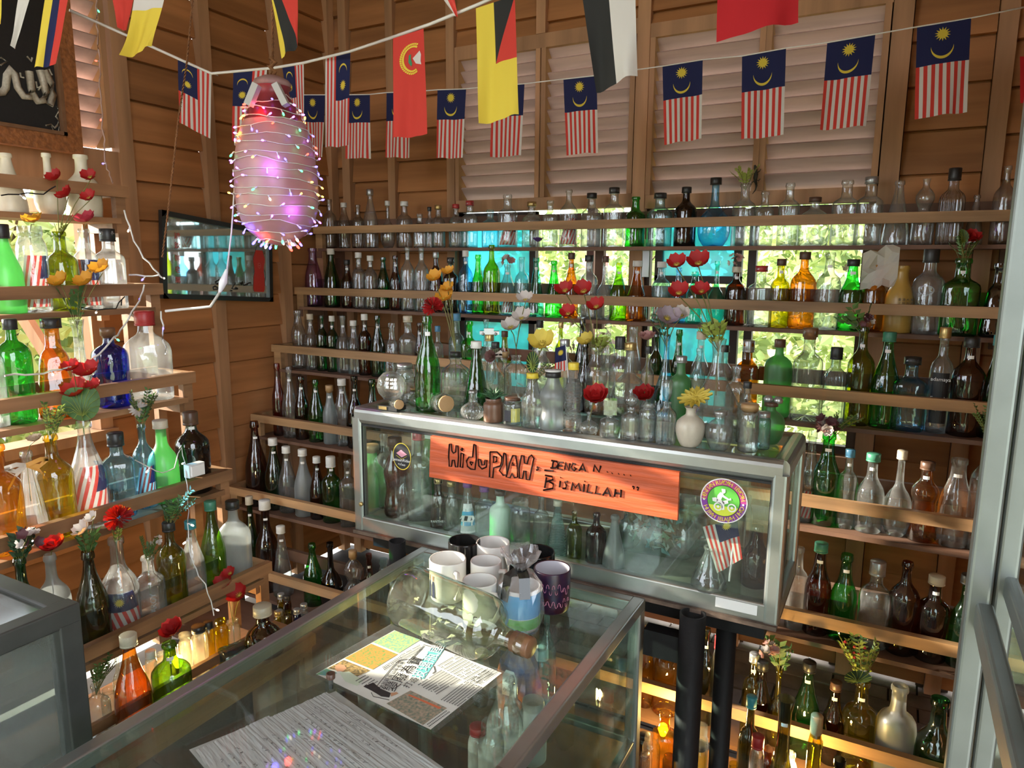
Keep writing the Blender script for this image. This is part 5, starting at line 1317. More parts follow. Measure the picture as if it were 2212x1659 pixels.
def flagA(label, px, dl, dr, seed):
    F = Flag(label, px, dl, dr, seed); c = .44
    F.area('canton', CN, [(0, c, 0, 1)]); F.area('red_stripes', CR, [(c, 1, k/14, (k+1)/14) for k in range(0, 14, 2)], 6); F.area('white_stripes', CWH, [(c, 1, k/14, (k+1)/14) for k in range(1, 14, 2)], 6)
    F.star(.48, .125, .155, .078); F.moon(.48, .265, .215, .125); return F
def flagB(label, px, dl, dr, seed, side='r'):
    F = Flag(label, px, dl, dr, seed); c = .50; k0 = 6; mp = (lambda a: a) if side == 'r' else (lambda a: 1-a)
    red = []; wh = []
    for k in range(14):
        a, b_ = sorted((mp(k/14), mp((k+1)/14))); (red if k % 2 else wh).append((0 if k < k0 else c, 1, a, b_))
    a, b_ = sorted((mp(k0/14), mp(1)))
    F.area('red_stripes', CR, red, 8); F.area('white_stripes', CWH, wh, 8); F.area('canton', CN, [(0, c, a, b_)])
    cx = (a+b_)/2; F.star(cx, .345, .13, .062); F.moon(cx, .195, .16, .085, up=True); return F
def q4(x0, x1, yt0, yt1, yb0, yb1, sh0=0, sh1=0): return [(x0, yt0), (x1, yt1), (x1+sh1, yb1), (x0+sh0, yb0)]
K = 414.
fb_ = [(474, 522, 165, 196, 300, 312, 12, 8), (651, 702, 205, 205, 338, 340, 8, -4), (748, 799, 205, 204, 342, 342, -3, 0), (835, 886, 200, 199, 340, 341, -3, -2), (945, 1007, 194, 192, 342, 341, -2, -7), (1063, 1133, 186, 181, 340, 336, -3, -7),
       (1217, 1289, 171, 163, 335, 329, 6, 2), (1431, 1518, 143, 129, 313, 299, 4, -3), (1603, 1698, 121, 104, 302, 292, -2, -6), (1787, 1891, 92, 74, 281, 272, -16, -20), (1981, 2098, 58, 39, 257, 241, -4, -8)]
lb = ['dim striped moon-and-sun flag left of the hanging light bottle', 'striped flag partly behind the hanging light bottle, right side', 'striped flag with canton on top behind the long striped one', 'striped flag half hidden behind the red emblem flag',
      'striped flag between the red and the yellow flags', 'striped flag mostly hidden behind the yellow flag', 'striped flag next to the black and white flag', 'fourth striped flag from the right, before the third louvre', 'third striped flag from the right', 'second striped flag from the right, swinging left', 'rightmost striped moon-and-sun flag on the far string']
BP = []
for i, (x0, x1, a, b_, c, d, s0, s1) in enumerate(fb_):
    dd = K/((c-a+d-b_)/2)*1.02; flagA(lb[i], q4(x0, x1, a, b_, c, d, s0, s1), dd, dd*.985, i*1.7); BP += [dp(x0, a, dd), dp(x1, b_, dd*.985)]
WHC = mat('white_string', (.66, .63, .58), .8)
def string(name, pts, r, m, label, cat='string'):
    t = MB().tube(pts, r, 5).build(name, m); tag(t, label, cat); return t
string('flag_string', [dp(455, 158, 2.45)]+BP+[dp(2240, 10, 1.6)], .0022, WHC, 'far white string carrying the row of striped flags')
sA = [(384, 457, 125, 160, 265, 300, 4, -2, 'l'), (504, 577, 155, 149, 305, 300, -2, -14, 'l'), (609, 656, 141, 134, 290, 280, 22, 0, 'l'), (703, 757, 124, 111, 319, 314, 0, -4, 'r')]
la = ['striped flag turned sideways left of the corner, on the near string', 'sideways striped flag behind the left of the light bottle', 'sideways striped flag behind the top right of the light bottle', 'long sideways striped flag hanging right of the light bottle']
for i, (x0, x1, a, b_, c, d, s0, s1, sd_) in enumerate(sA):
    dd = K/((c-a+d-b_)/2)*(1.0 if i == 3 else .86); flagB(la[i], q4(x0, x1, a, b_, c, d, s0, s1), dd, dd, i*2.1+.5, sd_)
string('flag_tape', [dp(x, y, d) for x, y, d in ((150, 22, 1.9), (250, 66, 2.0), (385, 127, 2.1), (457, 159, 2.15), (590, 147, 2.1), (656, 136, 2.08), (757, 111, 2.05), (850, 80, 1.85), (930, 52, 1.75), (1028, 12, 1.66), (1120, -28, 1.6))], .0042, WHC, 'near white tape rising to the right with large flags')
F = Flag('red flag with yellow wreath and green crest', q4(849, 915, 83, 62, 299, 291, 2, 10), 1.78, 1.76, 1.1); F.area('cloth', CR, [(0, 1, 0, 1)], 14)
for i in range(26):
    a = rad(68+224*i/25); cx, cyy = .62+.34*cos(a)*1.0, .255+.125*sin(a)*1.02
    for sgn in (1, -1):
        d1, d2 = -sin(a)*.05+cos(a)*.07*sgn, (cos(a)*.022+sin(a)*.022*sgn); MB().add([F.f(cx, cyy, .0015), F.f(cx+d1*.6-d2*1.2, cyy+d2*.6+d1*.12, .0016), F.f(cx+d1, cyy+d2, .0015), F.f(cx+d1*.6+d2*1.2, cyy+d2*.6-d1*.12, .0016)], [(0, 1, 2, 3)]).build('wreath_leaf', CY, F.t)
MB().add([F.f(x, y, .0018) for x, y in ((.62, .25), (.86, .20), (.90, .24), (.88, .30), (.90, .335), (.72, .31))], [(0, 1, 2, 3, 4, 5)]).build('crest', CWH, F.t)
MB().add([F.f(x, y, .002) for x, y in ((.50, .215), (.57, .205), (.56, .25), (.60, .30), (.56, .325), (.48, .28))], [(0, 1, 2, 3, 4, 5)]).build('crest_band', CGR, F.t)
F = Flag('large yellow flag with black and red triangle', q4(1028, 1112, 18, -10, 269, 248, 8, 9), 1.62, 1.6, 2.3, .008); F.area('yellow_field', CY, [(0, .52, 0, .46), (.52, 1, 0, 1)], 10)
F.area('black_triangle', CK, [(0, .52, .46, lambda t: 1-.54*min(1, t/.52))], 12); F.area('red_triangle', CR, [(0, .52, lambda t: 1-.54*min(1, t/.52), 1)], 12)
F = Flag('large black and white flag hanging before the shutters', q4(1256, 1372, -20, -34, 200, 160, 32, 4), 1.45, 1.42, 3.1, .010); F.area('black_half', CK, [(0, 1, 0, .50)], 14); F.area('white_half', CWH, [(0, 1, .50, 1)], 14)
F = Flag('deep red flag cut by the top of the picture', q4(1551, 1727, -60, -80, 87, 44, -2, 0), 1.35, 1.33, 4.0, .008); F.area('cloth', CDR, [(0, 1, 0, 1)], 10)
F = Flag('small flag tip, red edged with white, at the top middle', q4(945, 978, -20, -26, 34, 38, 38, 12), 1.7, 1.68, .3, .003); F.area('red_field', CR, [(0, 1, .35, 1)]); F.area('white_edge', CWH, [(0, 1, 0, .35)])
F = Flag('black flag with red triangle and yellow edge above the light bottle', q4(585, 643, -10, -10, 126, 100, 22, 0), 1.7, 1.68, 5.2, .006); F.area('yellow_edge', CY, [(0, 1, 0, lambda t: .04+.32*t)]); F.area('black_field', CK, [(0, 1, lambda t: .04+.32*t, lambda t: .35+.65*t)]); F.area('red_field', CR, [(0, 1, lambda t: .35+.65*t, 1)])
F = Flag('white and yellow flag at the top left', q4(291, 357, -12, -12, 131, 103, -19, -27), 1.6, 1.6, 2.2, .010, .10); F.area('white_field', CWH, [(0, .25, 0, 1)]); F.area('yellow_field', CY, [(.25, 1, 0, 1)])
F = Flag('red flag beside the white and yellow one', q4(240, 290, -14, -14, 62, 68, 18, -14), 1.65, 1.64, 1.9, .005); F.area('cloth', CR, [(0, 1, 0, 1)])
F = Flag('yellow, navy and red striped flag before the black picture', q4(98, 148, -8, -8, 147, 139, -22, -25), 1.5, 1.5, .9, .004); F.area('yellow_stripe', CY, [(0, 1, 0, .34)]); F.area('navy_stripe', CN, [(0, 1, .34, .64)]); F.area('red_stripe', CR, [(0, 1, .64, 1)])
F = Flag('narrow white flag twisted edge-on at the top left', q4(40, 66, -8, -8, 100, 107, -15, -32), 1.5, 1.5, .9, .004); F.area('cloth', CWH, [(0, 1, 0, 1)])
F = Flag('yellow flag edge at the far top left corner', q4(-14, 4, -8, -8, 62, 50, 0, 0), 1.5, 1.5, .9, .004); F.area('cloth', CY, [(0, 1, 0, 1)])
string('flag_tape', [dp(x, y, d) for x, y, d in ((-60, 0, 1.5), (-14, -8, 1.5), (66, -9, 1.5), (148, -9, 1.5), (240, -15, 1.65), (357, -13, 1.6), (585, -11, 1.7), (643, -12, 1.68), (945, -22, 1.7), (978, -28, 1.68), (1256, -22, 1.45), (1372, -36, 1.42), (1551, -62, 1.35), (1727, -82, 1.33))], .003, WHC, 'tape above the top edge carrying the big state flags')
F = Flag('red flag seen through the cabinet at the right edge', q4(2203, 2262, 122, 122, 224, 224, 0, 0), 1.8, 1.8, .9, .004); F.area('cloth', CDR, [(0, 1, 0, 1)])
# small flag pressed behind the case glass
fy = Y0+.03
class CaseFlag(Flag):
    pass
_pts = [at(u, v, 1, fy) for u, v in ((1538, 1125), (1590, 1150), (1603, 1207), (1549, 1238))]
F = Flag('small striped flag on a stick inside the display case', [(1500, 1100)]*4, 1, 1, 0, .002); F.P = [at(u, v, 1, fy) for u, v in ((1518, 1138), (1592, 1122), (1604, 1207), (1549, 1238))]; F.t.location = F.P[0]; F.O = F.P[0].copy(); F.n = V((0, -1, 0))
F.area('canton', CN, [(0, .42, .36, 1)]); F.area('red_stripes', CR, [(0 if k < 5 else .42, 1, k/14, (k+1)/14) for k in range(1, 14, 2)], 6); F.area('white_stripes', CWH, [(0 if k < 5 else .42, 1, k/14, (k+1)/14) for k in range(0, 14, 2)], 6); F.star(.68, .10, .15, .10)
pk = at(1575, 1255, 1, fy+.004); MB().tube([F.P[2]-F.O+V((-.02, .003, .06)), pk-F.O], .0022, 6).build('stick', WHT, F.t)

# rolled flags inside bottles
def rolled(b, label, z0, z1, k=.86, a0=-1.6, a1=1.6, tw=0):
    h, w_ = b['h'], b['w']; t = empty('rolled_flag', b['P']); t.rotation_euler = b['o'].rotation_euler; n = 14; NV = 8
    def cell(i0, i1, m, nm, zz0, zz1):
        mb = MB(); vs = []
        for j in range(NV+1):
            z = zz0+(zz1-zz0)*j/NV
            for i in (i0, i1):
                a = a0+(a1-a0)*i/n+tw*z; r = rad_at(b['kind'], z)*w_/2*k; vs.append((r*sin(a), -r*cos(a)*DYK.get(b['kind'], 1), z*h))
        mb.add(vs, [(2*j, 2*j+1, 2*j+3, 2*j+2) for j in range(NV)], 0, True); return mb.build(nm, m, t)
    zc = z0+(z1-z0)*.55
    mr, mw = MB(), MB()
    for i in range(n): cell(i, i+1, CR if i % 2 else CWH, 'stripe', z0, zc if i > 5 else z1)
    for i in range(6, n): cell(i, i+1, CN, 'canton', zc, z1)
    r = rad_at(b['kind'], (zc+z1)/2)*w_/2*k+.001; a = a0+(a1-a0)*9.5/n+tw*(zc+z1)/2
    c0 = V((r*sin(a), -r*cos(a)*DYK.get(b['kind'], 1), (zc+z1)/2*h)); exx = V((cos(a), sin(a), 0)); mb = MB(); s_ = w_*.14
    mb.add([c0]+[c0+exx*sin(pi*q/14)*s_*(1 if q % 2 == 0 else .55)+V((0, 0, 1))*cos(pi*q/14)*s_*(1 if q % 2 == 0 else .55) for q in range(28)], [(0, q+1, (q+1) % 28+1) for q in range(28)]); mb.build('star', CY, t)
    tag(t, label, 'flag', 'small flags rolled inside bottles')
rolled(find(75, "left rack's second shelf"), 'flag rolled inside the wide clear jar with yellow poppy', .06, .66, tw=1.5)
rolled(find(190, "left rack's second shelf"), 'flag rolled inside the bottle topped by a pink flower', .05, .62, tw=-.6)
rolled(find(194, "left rack's fourth shelf"), 'big striped flag rolled inside the tall clear bottle', .04, .58, k=.9, tw=2.0)
rolled(find(314, "left rack's fourth shelf"), 'small flag curled inside the pale blue bottle', .05, .50, tw=2.4)
rolled(find(262, "left rack's fifth shelf"), 'flag with big yellow sun curled inside the clear jug bottle', .05, .48, k=.92, tw=-2)
rolled(find(1096, 'top back shelf'), 'flag folded inside the square bottle on the top back shelf', .05, .5, tw=3)
rolled(find(1228, 'top back shelf'), 'small flag inside the tall clear bottle on the top back shelf', .05, .5, tw=3)
rolled(find(1096, 'second back shelf'), 'flag inside the aqua soda bottle holding a pink bouquet', .05, .4, tw=3)
rolled(find(1427, 'second back shelf'), 'flag inside the capped aqua bottle near the red poppies', .05, .4, tw=3)
rolled(find(1746, 'fourth back shelf'), 'flag inside the clear bottle beside the embossed green one', .05, .35, tw=3)
# little flag standing in a bottle on the case
b = find(1218, CTOP); F = Flag('small blue flag standing in the silver-capped bottle on the case', [(1200, 752), (1222, 745), (1224, 800), (1198, 806)], depth(b['P'])-.05, depth(b['P'])-.05, .4, .003)
F.area('canton', CN, [(0, .6, 0, 1)]); F.area('red_stripes', CR, [(.6, 1, k/8, (k+1)/8) for k in range(0, 8, 2)], 4); F.area('white_stripes', CWH, [(.6, 1, k/8, (k+1)/8) for k in range(1, 8, 2)], 4); F.star(.5, .25, .3, .13); MB().tube([F.f(1, 0), F.f(1.1, 1.5)], .0012, 5).build('stick', WHT, F.t)

# ---------------------------------------------------------------- hanging bottle wound with lights
LD = 1.9; ltop = dp(587, 166, LD); lh = (dp(587, 166, LD)-dp(592, 528, LD)).length; S_ = LD/FOC
lp = [(0, 30), (6, 34), (12, 40), (22, 40), (30, 34), (44, 38), (70, 52), (95, 64), (125, 76), (165, 84), (205, 88), (245, 89), (280, 86), (305, 78), (325, 66), (342, 46), (354, 22), (358, 3)]
def lr_(v):
    for i in range(len(lp)-1):
        if lp[i][0] <= v <= lp[i+1][0]: return lp[i][1]+(lp[i+1][1]-lp[i][1])*(v-lp[i][0])/(lp[i+1][0]-lp[i][0])
    return 3
lan = empty('hanging_bottle', ltop)
LM = mat('milky_pink_plastic', (.66, .42, .42), .35, col2=(.50, .24, .26), scale=7, trans=.35)
MB().lathe([(r*S_, -v*S_) for v, r in lp if v >= 95], 40, close=False).build('body', LM, lan); MB().lathe([(r*S_, -v*S_) for v, r in lp if 22 <= v <= 95], 40, close=False).build('shoulder', mat('deep_red_plastic', (.30, .05, .06), .35, col2=(.16, .03, .04), scale=9, trans=.25), lan); MB().lathe([(.001, .001), (20*S_, 0), (36*S_, -8*S_), (40*S_, -14*S_), (38*S_, -22*S_), (32*S_, -26*S_)], 24, close=False).build('cap', mat('dusty_pink_cap', (.42, .25, .24), .5, var=.4), lan)
tag(lan, 'big milky pink bottle hanging by a rope and wound with coloured lights', 'lantern')
ls = empty('light_string', ltop); WIRE = mat('clear_wire', (.62, .56, .50), .4); rnd = random.Random(31)
pts = []; N = 17*26
for i in range(N):
    v = 40+310*i/N; a = 2*pi*i/26; j = noise.noise(V((cos(a)*1.6, sin(a)*1.6, v*.05)))*9; vv = min(355, max(36, v+j)); r = lr_(vv)*S_+.003; pts.append(V((r*cos(a), r*sin(a), -vv*S_)))
MB().tube(pts, .0013, 4).build('wire', WIRE, ls)
LEDC = dict(red=(1, .05, .03), green=(.05, 1, .25), blue=(.10, .08, 1), violet=(.45, .10, 1), amber=(1, .50, .06), warm=(1, .85, .6))
def ledm(c): 
    n_ = 'led_'+c
    if n_ not in MATS:
        m_, n, l = nt(n_); o = n.new('ShaderNodeOutputMaterial'); e = n.new('ShaderNodeEmission'); e.inputs[0].default_value = (*LEDC[c], 1); e.inputs[1].default_value = 7; l.new(e.outputs[0], o.inputs[0]); MATS[n_] = m_
    return MATS[n_]
STEMM = mat('led_holder', (.75, .72, .78), .3)
def bulb_mesh(c):
    k = ('led', c)
    if k not in UM:
        b = MB(); b.lathe([(.0012, 0), (.0018, .002), (.0018, .010)], 6); me0 = b
        b.lathe([(.0021, .010), (.0026, .013), (.0022, .0165), (.001, .018)], 6, mi=1); UM[k] = b.mesh('bulb'); UM[k].materials.append(STEMM); UM[k].materials.append(ledm(c))
    return UM[k]
def bulb(parent, p, d, c, s=1):
    o = link('bulb', bulb_mesh(c), parent); o.location = p; o.rotation_mode = 'QUATERNION'; o.rotation_quaternion = V(d).to_track_quat('Z', 'Y'); o.scale = (s, s, s)
for i in range(5, N, 3):
    p = pts[i]; toward = V((p.x, p.y, 0)).normalized(); 
    if toward.dot((EYE-ltop).normalized()) < -.35: continue
    d = (toward*.8+V((rnd.uniform(-.7, .7), rnd.uniform(-.7, .7), rnd.uniform(-1, .5)))).normalized(); bulb(ls, p, d, rnd.choice(['red', 'green', 'blue', 'violet', 'violet', 'amber', 'warm', 'blue']), 1.0)
for i in range(22):
    a = rnd.uniform(0, 6.28); v = rnd.uniform(335, 356); r = lr_(v)*S_; bulb(ls, V((r*cos(a), r*sin(a), -v*S_)), (cos(a), sin(a), -1.2), rnd.choice(['red', 'green', 'violet', 'warm', 'blue']), 1.3)
for u, v, rz_ in ((546, 205, -.5), (607, 205, .5)): 
    p = dp(u, v, LD-.10)-ltop; mb = MB(); mb.box((-.008, -.014, -.028), (.008, .014, .028)); o = mb.build('battery_box', mat('grey_plastic', (.42, .40, .38), .4), ls); o.location = p; o.rotation_euler = (0, rz_*-.9, .5)
tag(ls, 'string of coloured fairy lights wound around the hanging pink bottle', 'light string')
for i, (c, v, a) in enumerate((('red', 80, -1.2), ('violet', 200, -.9), ('blue', 330, -1.9), ('amber', 120, -2.2), ('violet', 290, -.4), ('red', 345, -1.5))):
    ld = bpy.data.lights.new('fairy_glow', 'POINT'); ld.energy = .10; ld.color = LEDC[c]; ld.shadow_soft_size = .01; r = lr_(v)*S_+.018; o = link('fairy_glow', ld); o.location = ltop+V((r*cos(a), r*sin(a), -v*S_))
ROPE = mat('brown_rope', (.30, .13, .05), .9, var=.4, scale=80)
def twisted(name, pts, r, m, label, cat='rope', n=3):
    t = empty(name, pts[0]); L = 0; P_ = [V(p) for p in pts]
    for s in range(2):
        out = []; d_ = 0
        for i in range(len(P_)-1):
            a, b_ = P_[i], P_[i+1]; k = max(2, int((b_-a).length/.006)); x = (b_-a).cross(V((.3, .9, .1))).normalized(); y = (b_-a).normalized().cross(x)
            for j in range(k): ph = (d_+(b_-a).length*j/k)*260+s*pi; out.append(a.lerp(b_, j/k)-P_[0]+x*cos(ph)*r*.7+y*sin(ph)*r*.7)
            d_ += (b_-a).length
        MB().tube(out, r*.75, 4).build('strand', m, t)
    tag(t, label, cat); return t
twisted('rope', [dp(589, -30, LD), dp(589, 120, LD), ltop+V((0, 0, .0))], .0032, ROPE, 'brown rope holding the hanging light bottle')
MB().tube([dp(583, 125, LD), dp(595, 135, LD), dp(584, 146, LD), dp(594, 155, LD), dp(587, 168, LD)], .006, 6).build('knot', ROPE, bpy.data.objects['rope']).matrix_parent_inverse = Matrix.Translation(-bpy.data.objects['rope'].location)
twisted('rope', [dp(u, v, 2.1) for u, v in ((418, -20), (403, 140), (385, 260), (365, 440), (350, 560))], .0026, ROPE, 'thin brown rope slanting down before the left wall')
WW = mat('white_cord_plastic', (.66, .64, .62), .5)
cord = [(512, 300, 1.92), (507, 400, 1.94), (500, 500, 1.97), (490, 585, 2.0)]
c1 = empty('power_cord', dp(*cord[0])); c0 = c1.location.copy()
MB().tube([dp(*p)-c0 for p in cord], .0022, 6).build('wire', WW, c1)
MB().tube([dp(490, 582, 2.0)-c0, dp(486, 596, 2.0)-c0, dp(483, 608, 2.0)-c0, dp(478, 622, 2.0)-c0, dp(474, 632, 2.0)-c0], [.004, .0075, .0115, .008, .0035], 8).build('connector', mat('connector_plastic', (.72, .74, .76), .25), c1)
MB().tube([dp(*p)-c0 for p in ((476, 630, 2.0), (455, 662, 2.02), (430, 665, 2.04), (395, 668, 2.06), (358, 672, 2.08))], .0042, 6).build('wire', WW, c1)
tag(c1, 'white cord with a plug connector running from the light bottle to the left rack', 'cord')
def light_line(label, px, plane, seed, m=WW, cols_=('warm', 'green', 'blue', 'red'), every=3, r=.0028):
    rnd = random.Random(seed); P_ = [at(u, v, 0, x) for u, v, x in px]; t = empty('light_string', P_[0]); pts = []
    for i in range(len(P_)-1):
        k = max(2, int((P_[i+1]-P_[i]).length/.02))
        for j in range(k): pts.append(P_[i].lerp(P_[i+1], j/k)-P_[0]+V((rnd.uniform(-1, 1), rnd.uniform(-1, 1), rnd.uniform(-1, 1)))*.003)
    pts.append(P_[-1]-P_[0]); MB().tube(pts, r, 5).build('wire', m, t)
    for i in range(2, len(pts), every*3): bulb(t, pts[i], (rnd.uniform(-1, 1), rnd.uniform(-1, 1), rnd.uniform(-1, 0)), rnd.choice(cols_), 1.1)
    tag(t, label, 'light string'); return t
light_line('white light string sagging from the left rack top to the rope', [(268, 455, -2.2), (290, 520, -2.18), (310, 555, -2.15), (343, 590, -2.1), (350, 600, -2.1)], 0, 1)
light_line('white light string along the second tier end of the left rack', [(275, 592, -2.18), (315, 597, -2.15), (345, 594, -2.1)], 0, 2)
light_line('white light string hanging down beside the amber and blue bottles', [(312, 615, -2.15), (300, 650, -2.13), (285, 675, -2.12), (262, 715, -2.1), (240, 735, -2.05), (215, 765, -2.05), (180, 790, -2.05), (95, 805, -2.05), (10, 812, -2.05)], 0, 3)
light_line('twisted white light string falling past the clear flask', [(350, 672, -2.08), (352, 720, -2.06), (358, 765, -2.06)], 0, 4)
light_line('pinkish light string running down the post by the left louvre', [(207, -10, -2.65), (213, 120, -2.65), (220, 250, -2.65), (228, 350, -2.64), (243, 395, -2.5)], 0, 5, m=mat('pink_wire', (.50, .33, .28), .5), cols_=('blue', 'red', 'green'))
light_line('black light wire along the top rail of the left rack', [(0, 422, -2.3), (60, 418, -2.3), (95, 420, -2.3), (120, 402, -2.3)], 0, 6, m=BLACKM, r=.002)
light_line('black light wire under the second shelf of the left rack', [(170, 662, -2.17), (210, 670, -2.17), (250, 665, -2.16), (268, 640, -2.16), (262, 660, -2.16)], 0, 8, m=BLACKM, r=.0018)
light_line('thin wire of warm lights looped around the green and black bottles', [(292, 992, -1.88), (325, 1010, -1.88), (350, 1022, -1.88), (375, 1012, -1.88), (392, 965, -1.88), (400, 1000, -1.88), (408, 1080, -1.86), (405, 1130, -1.8)], 0, 9, r=.0016, cols_=('warm',))
light_line('thin wire of warm lights in front of the lowest left bottles', [(405, 1130, -1.74), (412, 1200, -1.70), (430, 1245, -1.68), (452, 1280, -1.66), (462, 1330, -1.64)], 0, 10, r=.0016, cols_=('warm',))
bx = empty('battery_box', at(420, 1014, 0, -1.87)); MB().box((-.012, -.028, -.02), (.012, .028, .02)).build('case', mat('white_box_plastic', (.62, .64, .62), .4), bx); MB().box((.012, -.022, -.016), (.018, .022, .016)).build('lid', WHT, bx); tag(bx, 'white battery box hanging on the black bottle', 'battery box')

# ---------------------------------------------------------------- mirror on the left wall, framed calligraphy
mp_ = [at(345, 453, 0, -2.69), at(583, 500, 0, -2.69), at(586, 652, 0, -2.69), at(348, 645, 0, -2.69)]
mi = empty('mirror', sum(mp_, V())/4); MO = mi.location.copy(); nx = V((1, 0, 0))
def mf(s, t, off=0):
    return mp_[0]*(1-s)*(1-t)+mp_[1]*s*(1-t)+mp_[2]*s*t+mp_[3]*(1-s)*t-MO+nx*off
def strip(parent, a, b_, c, d, t0, t1, m, name, fn):
    q = [fn(*a), fn(*b_), fn(*c), fn(*d)]; return MB().add([p+nx*t0 for p in q]+[p+nx*t1 for p in q], [(0, 1, 2, 3), (7, 6, 5, 4), (0, 4, 5, 1), (1, 5, 6, 2), (2, 6, 7, 3), (3, 7, 4, 0)]).build(name, m, parent)
MIR = mat('mirror_silvering', (.50, .57, .54), .03, metal=.8)
q = [mf(.03, .05, .002), mf(.97, .05, .002), mf(.97, .95, .002), mf(.03, .95, .002)]; MB().add(q, [(3, 2, 1, 0)]).build('mirror_glass', MIR, mi)
for a, b_, c, d in (((0, 0), (1, 0), (1, .06), (0, .06)), ((0, .94), (1, .94), (1, 1), (0, 1)), ((0, .05), (.035, .05), (.035, .95), (0, .95)), ((.965, .05), (1, .05), (1, .95), (.965, .95))): strip(mi, a, b_, c, d, -.008, .014, col('black_frame', (.015, .015, .015), .35), 'frame_bar', mf)
for s, t in ((0, 0), (1, 0), (1, 1), (0, 1)):
    s1, t1 = (.05 if s == 0 else .95), (.08 if t == 0 else .92); MB().add([mf(s, t, .015), mf(s1, t, .015), mf(s, t1, .015)], [(0, 1, 2), (2, 1, 0)]).build('corner_bracket', capm('gold'), mi)
MR_ = col('mirror_red', (.45, .03, .02), .4)
def mm(x, y): return ((x-20)/(1810-20), (y-130-(x-20)*.10)/(1590-130-(x-20)*.10*1.0)) 
bp_ = [(1555, 570), (1645, 570), (1650, 660), (1690, 810), (1690, 870), (1670, 960), (1668, 1060), (1680, 1150), (1680, 1370), (1660, 1415), (1490, 1415), (1472, 1370), (1480, 1150), (1500, 1060), (1495, 960), (1478, 870), (1480, 810), (1530, 660)]
MB().add([mf(*mm(x, y), .004) for x, y in bp_[2:-1]]+[mf(*mm(*bp_[-1]), .004)], [tuple(range(len(bp_)-2))]).build('bottle_print', MR_, mi)
MB().add([mf(*mm(x, y), .0041) for x, y in ((1550, 590), (1648, 590), (1650, 665), (1530, 665))], [(0, 1, 2, 3)]).build('bottle_neck_print', col('mirror_grey', (.18, .2, .2)), mi)
c0_ = V(mf(*mm(1583, 940), .005)); yv = (mf(1, .5)-mf(0, .5)).normalized(); disc(mi, 'emblem_ring', col('mirror_pink', (.7, .35, .3)), c0_, yv, EZ*1.35, .0085, .0092, 28, off=.0005)
textobj('Sinar', .006, col('mirror_pink', (.7, .35, .3)), mi, c0_, yv, EZ, off=.001, slant=.3)
for chh, y in zip('請飲鮮皂菓', (540, 700, 910, 1100, 1275)): textobj(chh, .029, MR_, mi, mf(*mm(255, y), .004), yv, EZ, off=.0005)
pen(mi, [[(850, 1310), (830, 1270), (900, 1225), (985, 1215), (1000, 1190)], [(985, 1215), (960, 1290), (955, 1390)], [(850, 1290), (910, 1330), (950, 1390)], [(860, 1370), (820, 1340), (785, 1370), (800, 1405), (860, 1395), (870, 1360)], [(1150, 1265), (1130, 1310), (1100, 1375), (1150, 1385), (1165, 1350), (1170, 1385), (1195, 1380), (1190, 1350)],
         [(1240, 1265), (1260, 1305), (1280, 1240), (1300, 1310), (1350, 1290), (1330, 1310), (1385, 1265), (1430, 1255)], [(1070, 1410), (1100, 1415)]], lambda x, y: mf(*mm(x, y), .004), .0028, BLK, 'calligraphy')
tag(mi, 'black-framed mirror with red Chinese characters and a red bottle print on the left wall', 'mirror')

px_ = -2.66
fp = empty('framed_calligraphy', at(100, 200, 0, px_)); FO = fp.location.copy()
def pf(u, v, off=0): return at(u, v, 0, px_)-FO+nx*off
TL, TR, BR, BL = at(0, -60, 0, px_), at(150, 0, 0, px_), at(174, 334, 0, px_), at(0, 300, 0, px_)
yr, yl = BR.y, BR.y-.95; zt, zb_2 = 2.62, BR.z
PF = mat('carved_orange_frame', (.36, .13, .04), .5, var=.5, scale=60, bump=.5)
def fbx(nm, a, b_, m): MB().box(V(a)-FO, V(b_)-FO).build(nm, m, fp)
w_ = .055
fbx('frame_bar', (px_-.02, yr-w_, zb_2), (px_+.02, yr, zt), PF); fbx('frame_bar', (px_-.02, yl, zb_2), (px_+.02, yl+w_, zt), PF); fbx('frame_bar', (px_-.019, yl+w_, zb_2), (px_+.019, yr-w_, zb_2+w_), PF); fbx('frame_bar', (px_-.019, yl+w_, zt-w_), (px_+.019, yr-w_, zt), PF)
fbx('inner_bead', (px_, yr-w_-.012, zb_2+w_), (px_+.026, yr-w_, zt-w_), capm('wood')); fbx('inner_bead', (px_, yl+w_, zb_2+w_), (px_+.026, yr-w_, zb_2+w_+.012), capm('wood'))
fbx('velvet_panel', (px_-.01, yl+w_, zb_2+w_), (px_+.002, yr-w_, zt-w_), mat('black_velvet', (.012, .012, .012), .55, var=.3, scale=90))
GRY = mat('beige_embroidery', (.55, .50, .40), .6, var=.3, scale=120)
def cu(x, y): return (x/3.687, y/3.687)
pen(fp, [[cu(*p) for p in l] for l in ([(-40, 740), (10, 735), (35, 700), (45, 600), (75, 550), (105, 590), (130, 700), (180, 770), (230, 775), (245, 720), (225, 570)], [(245, 740), (290, 810), (340, 800), (360, 740), (330, 630), (310, 560)], [(345, 560), (395, 660), (415, 760), (390, 840)])], lambda u, v: pf(u, v, .006), .0125, GRY, 'calligraphy')
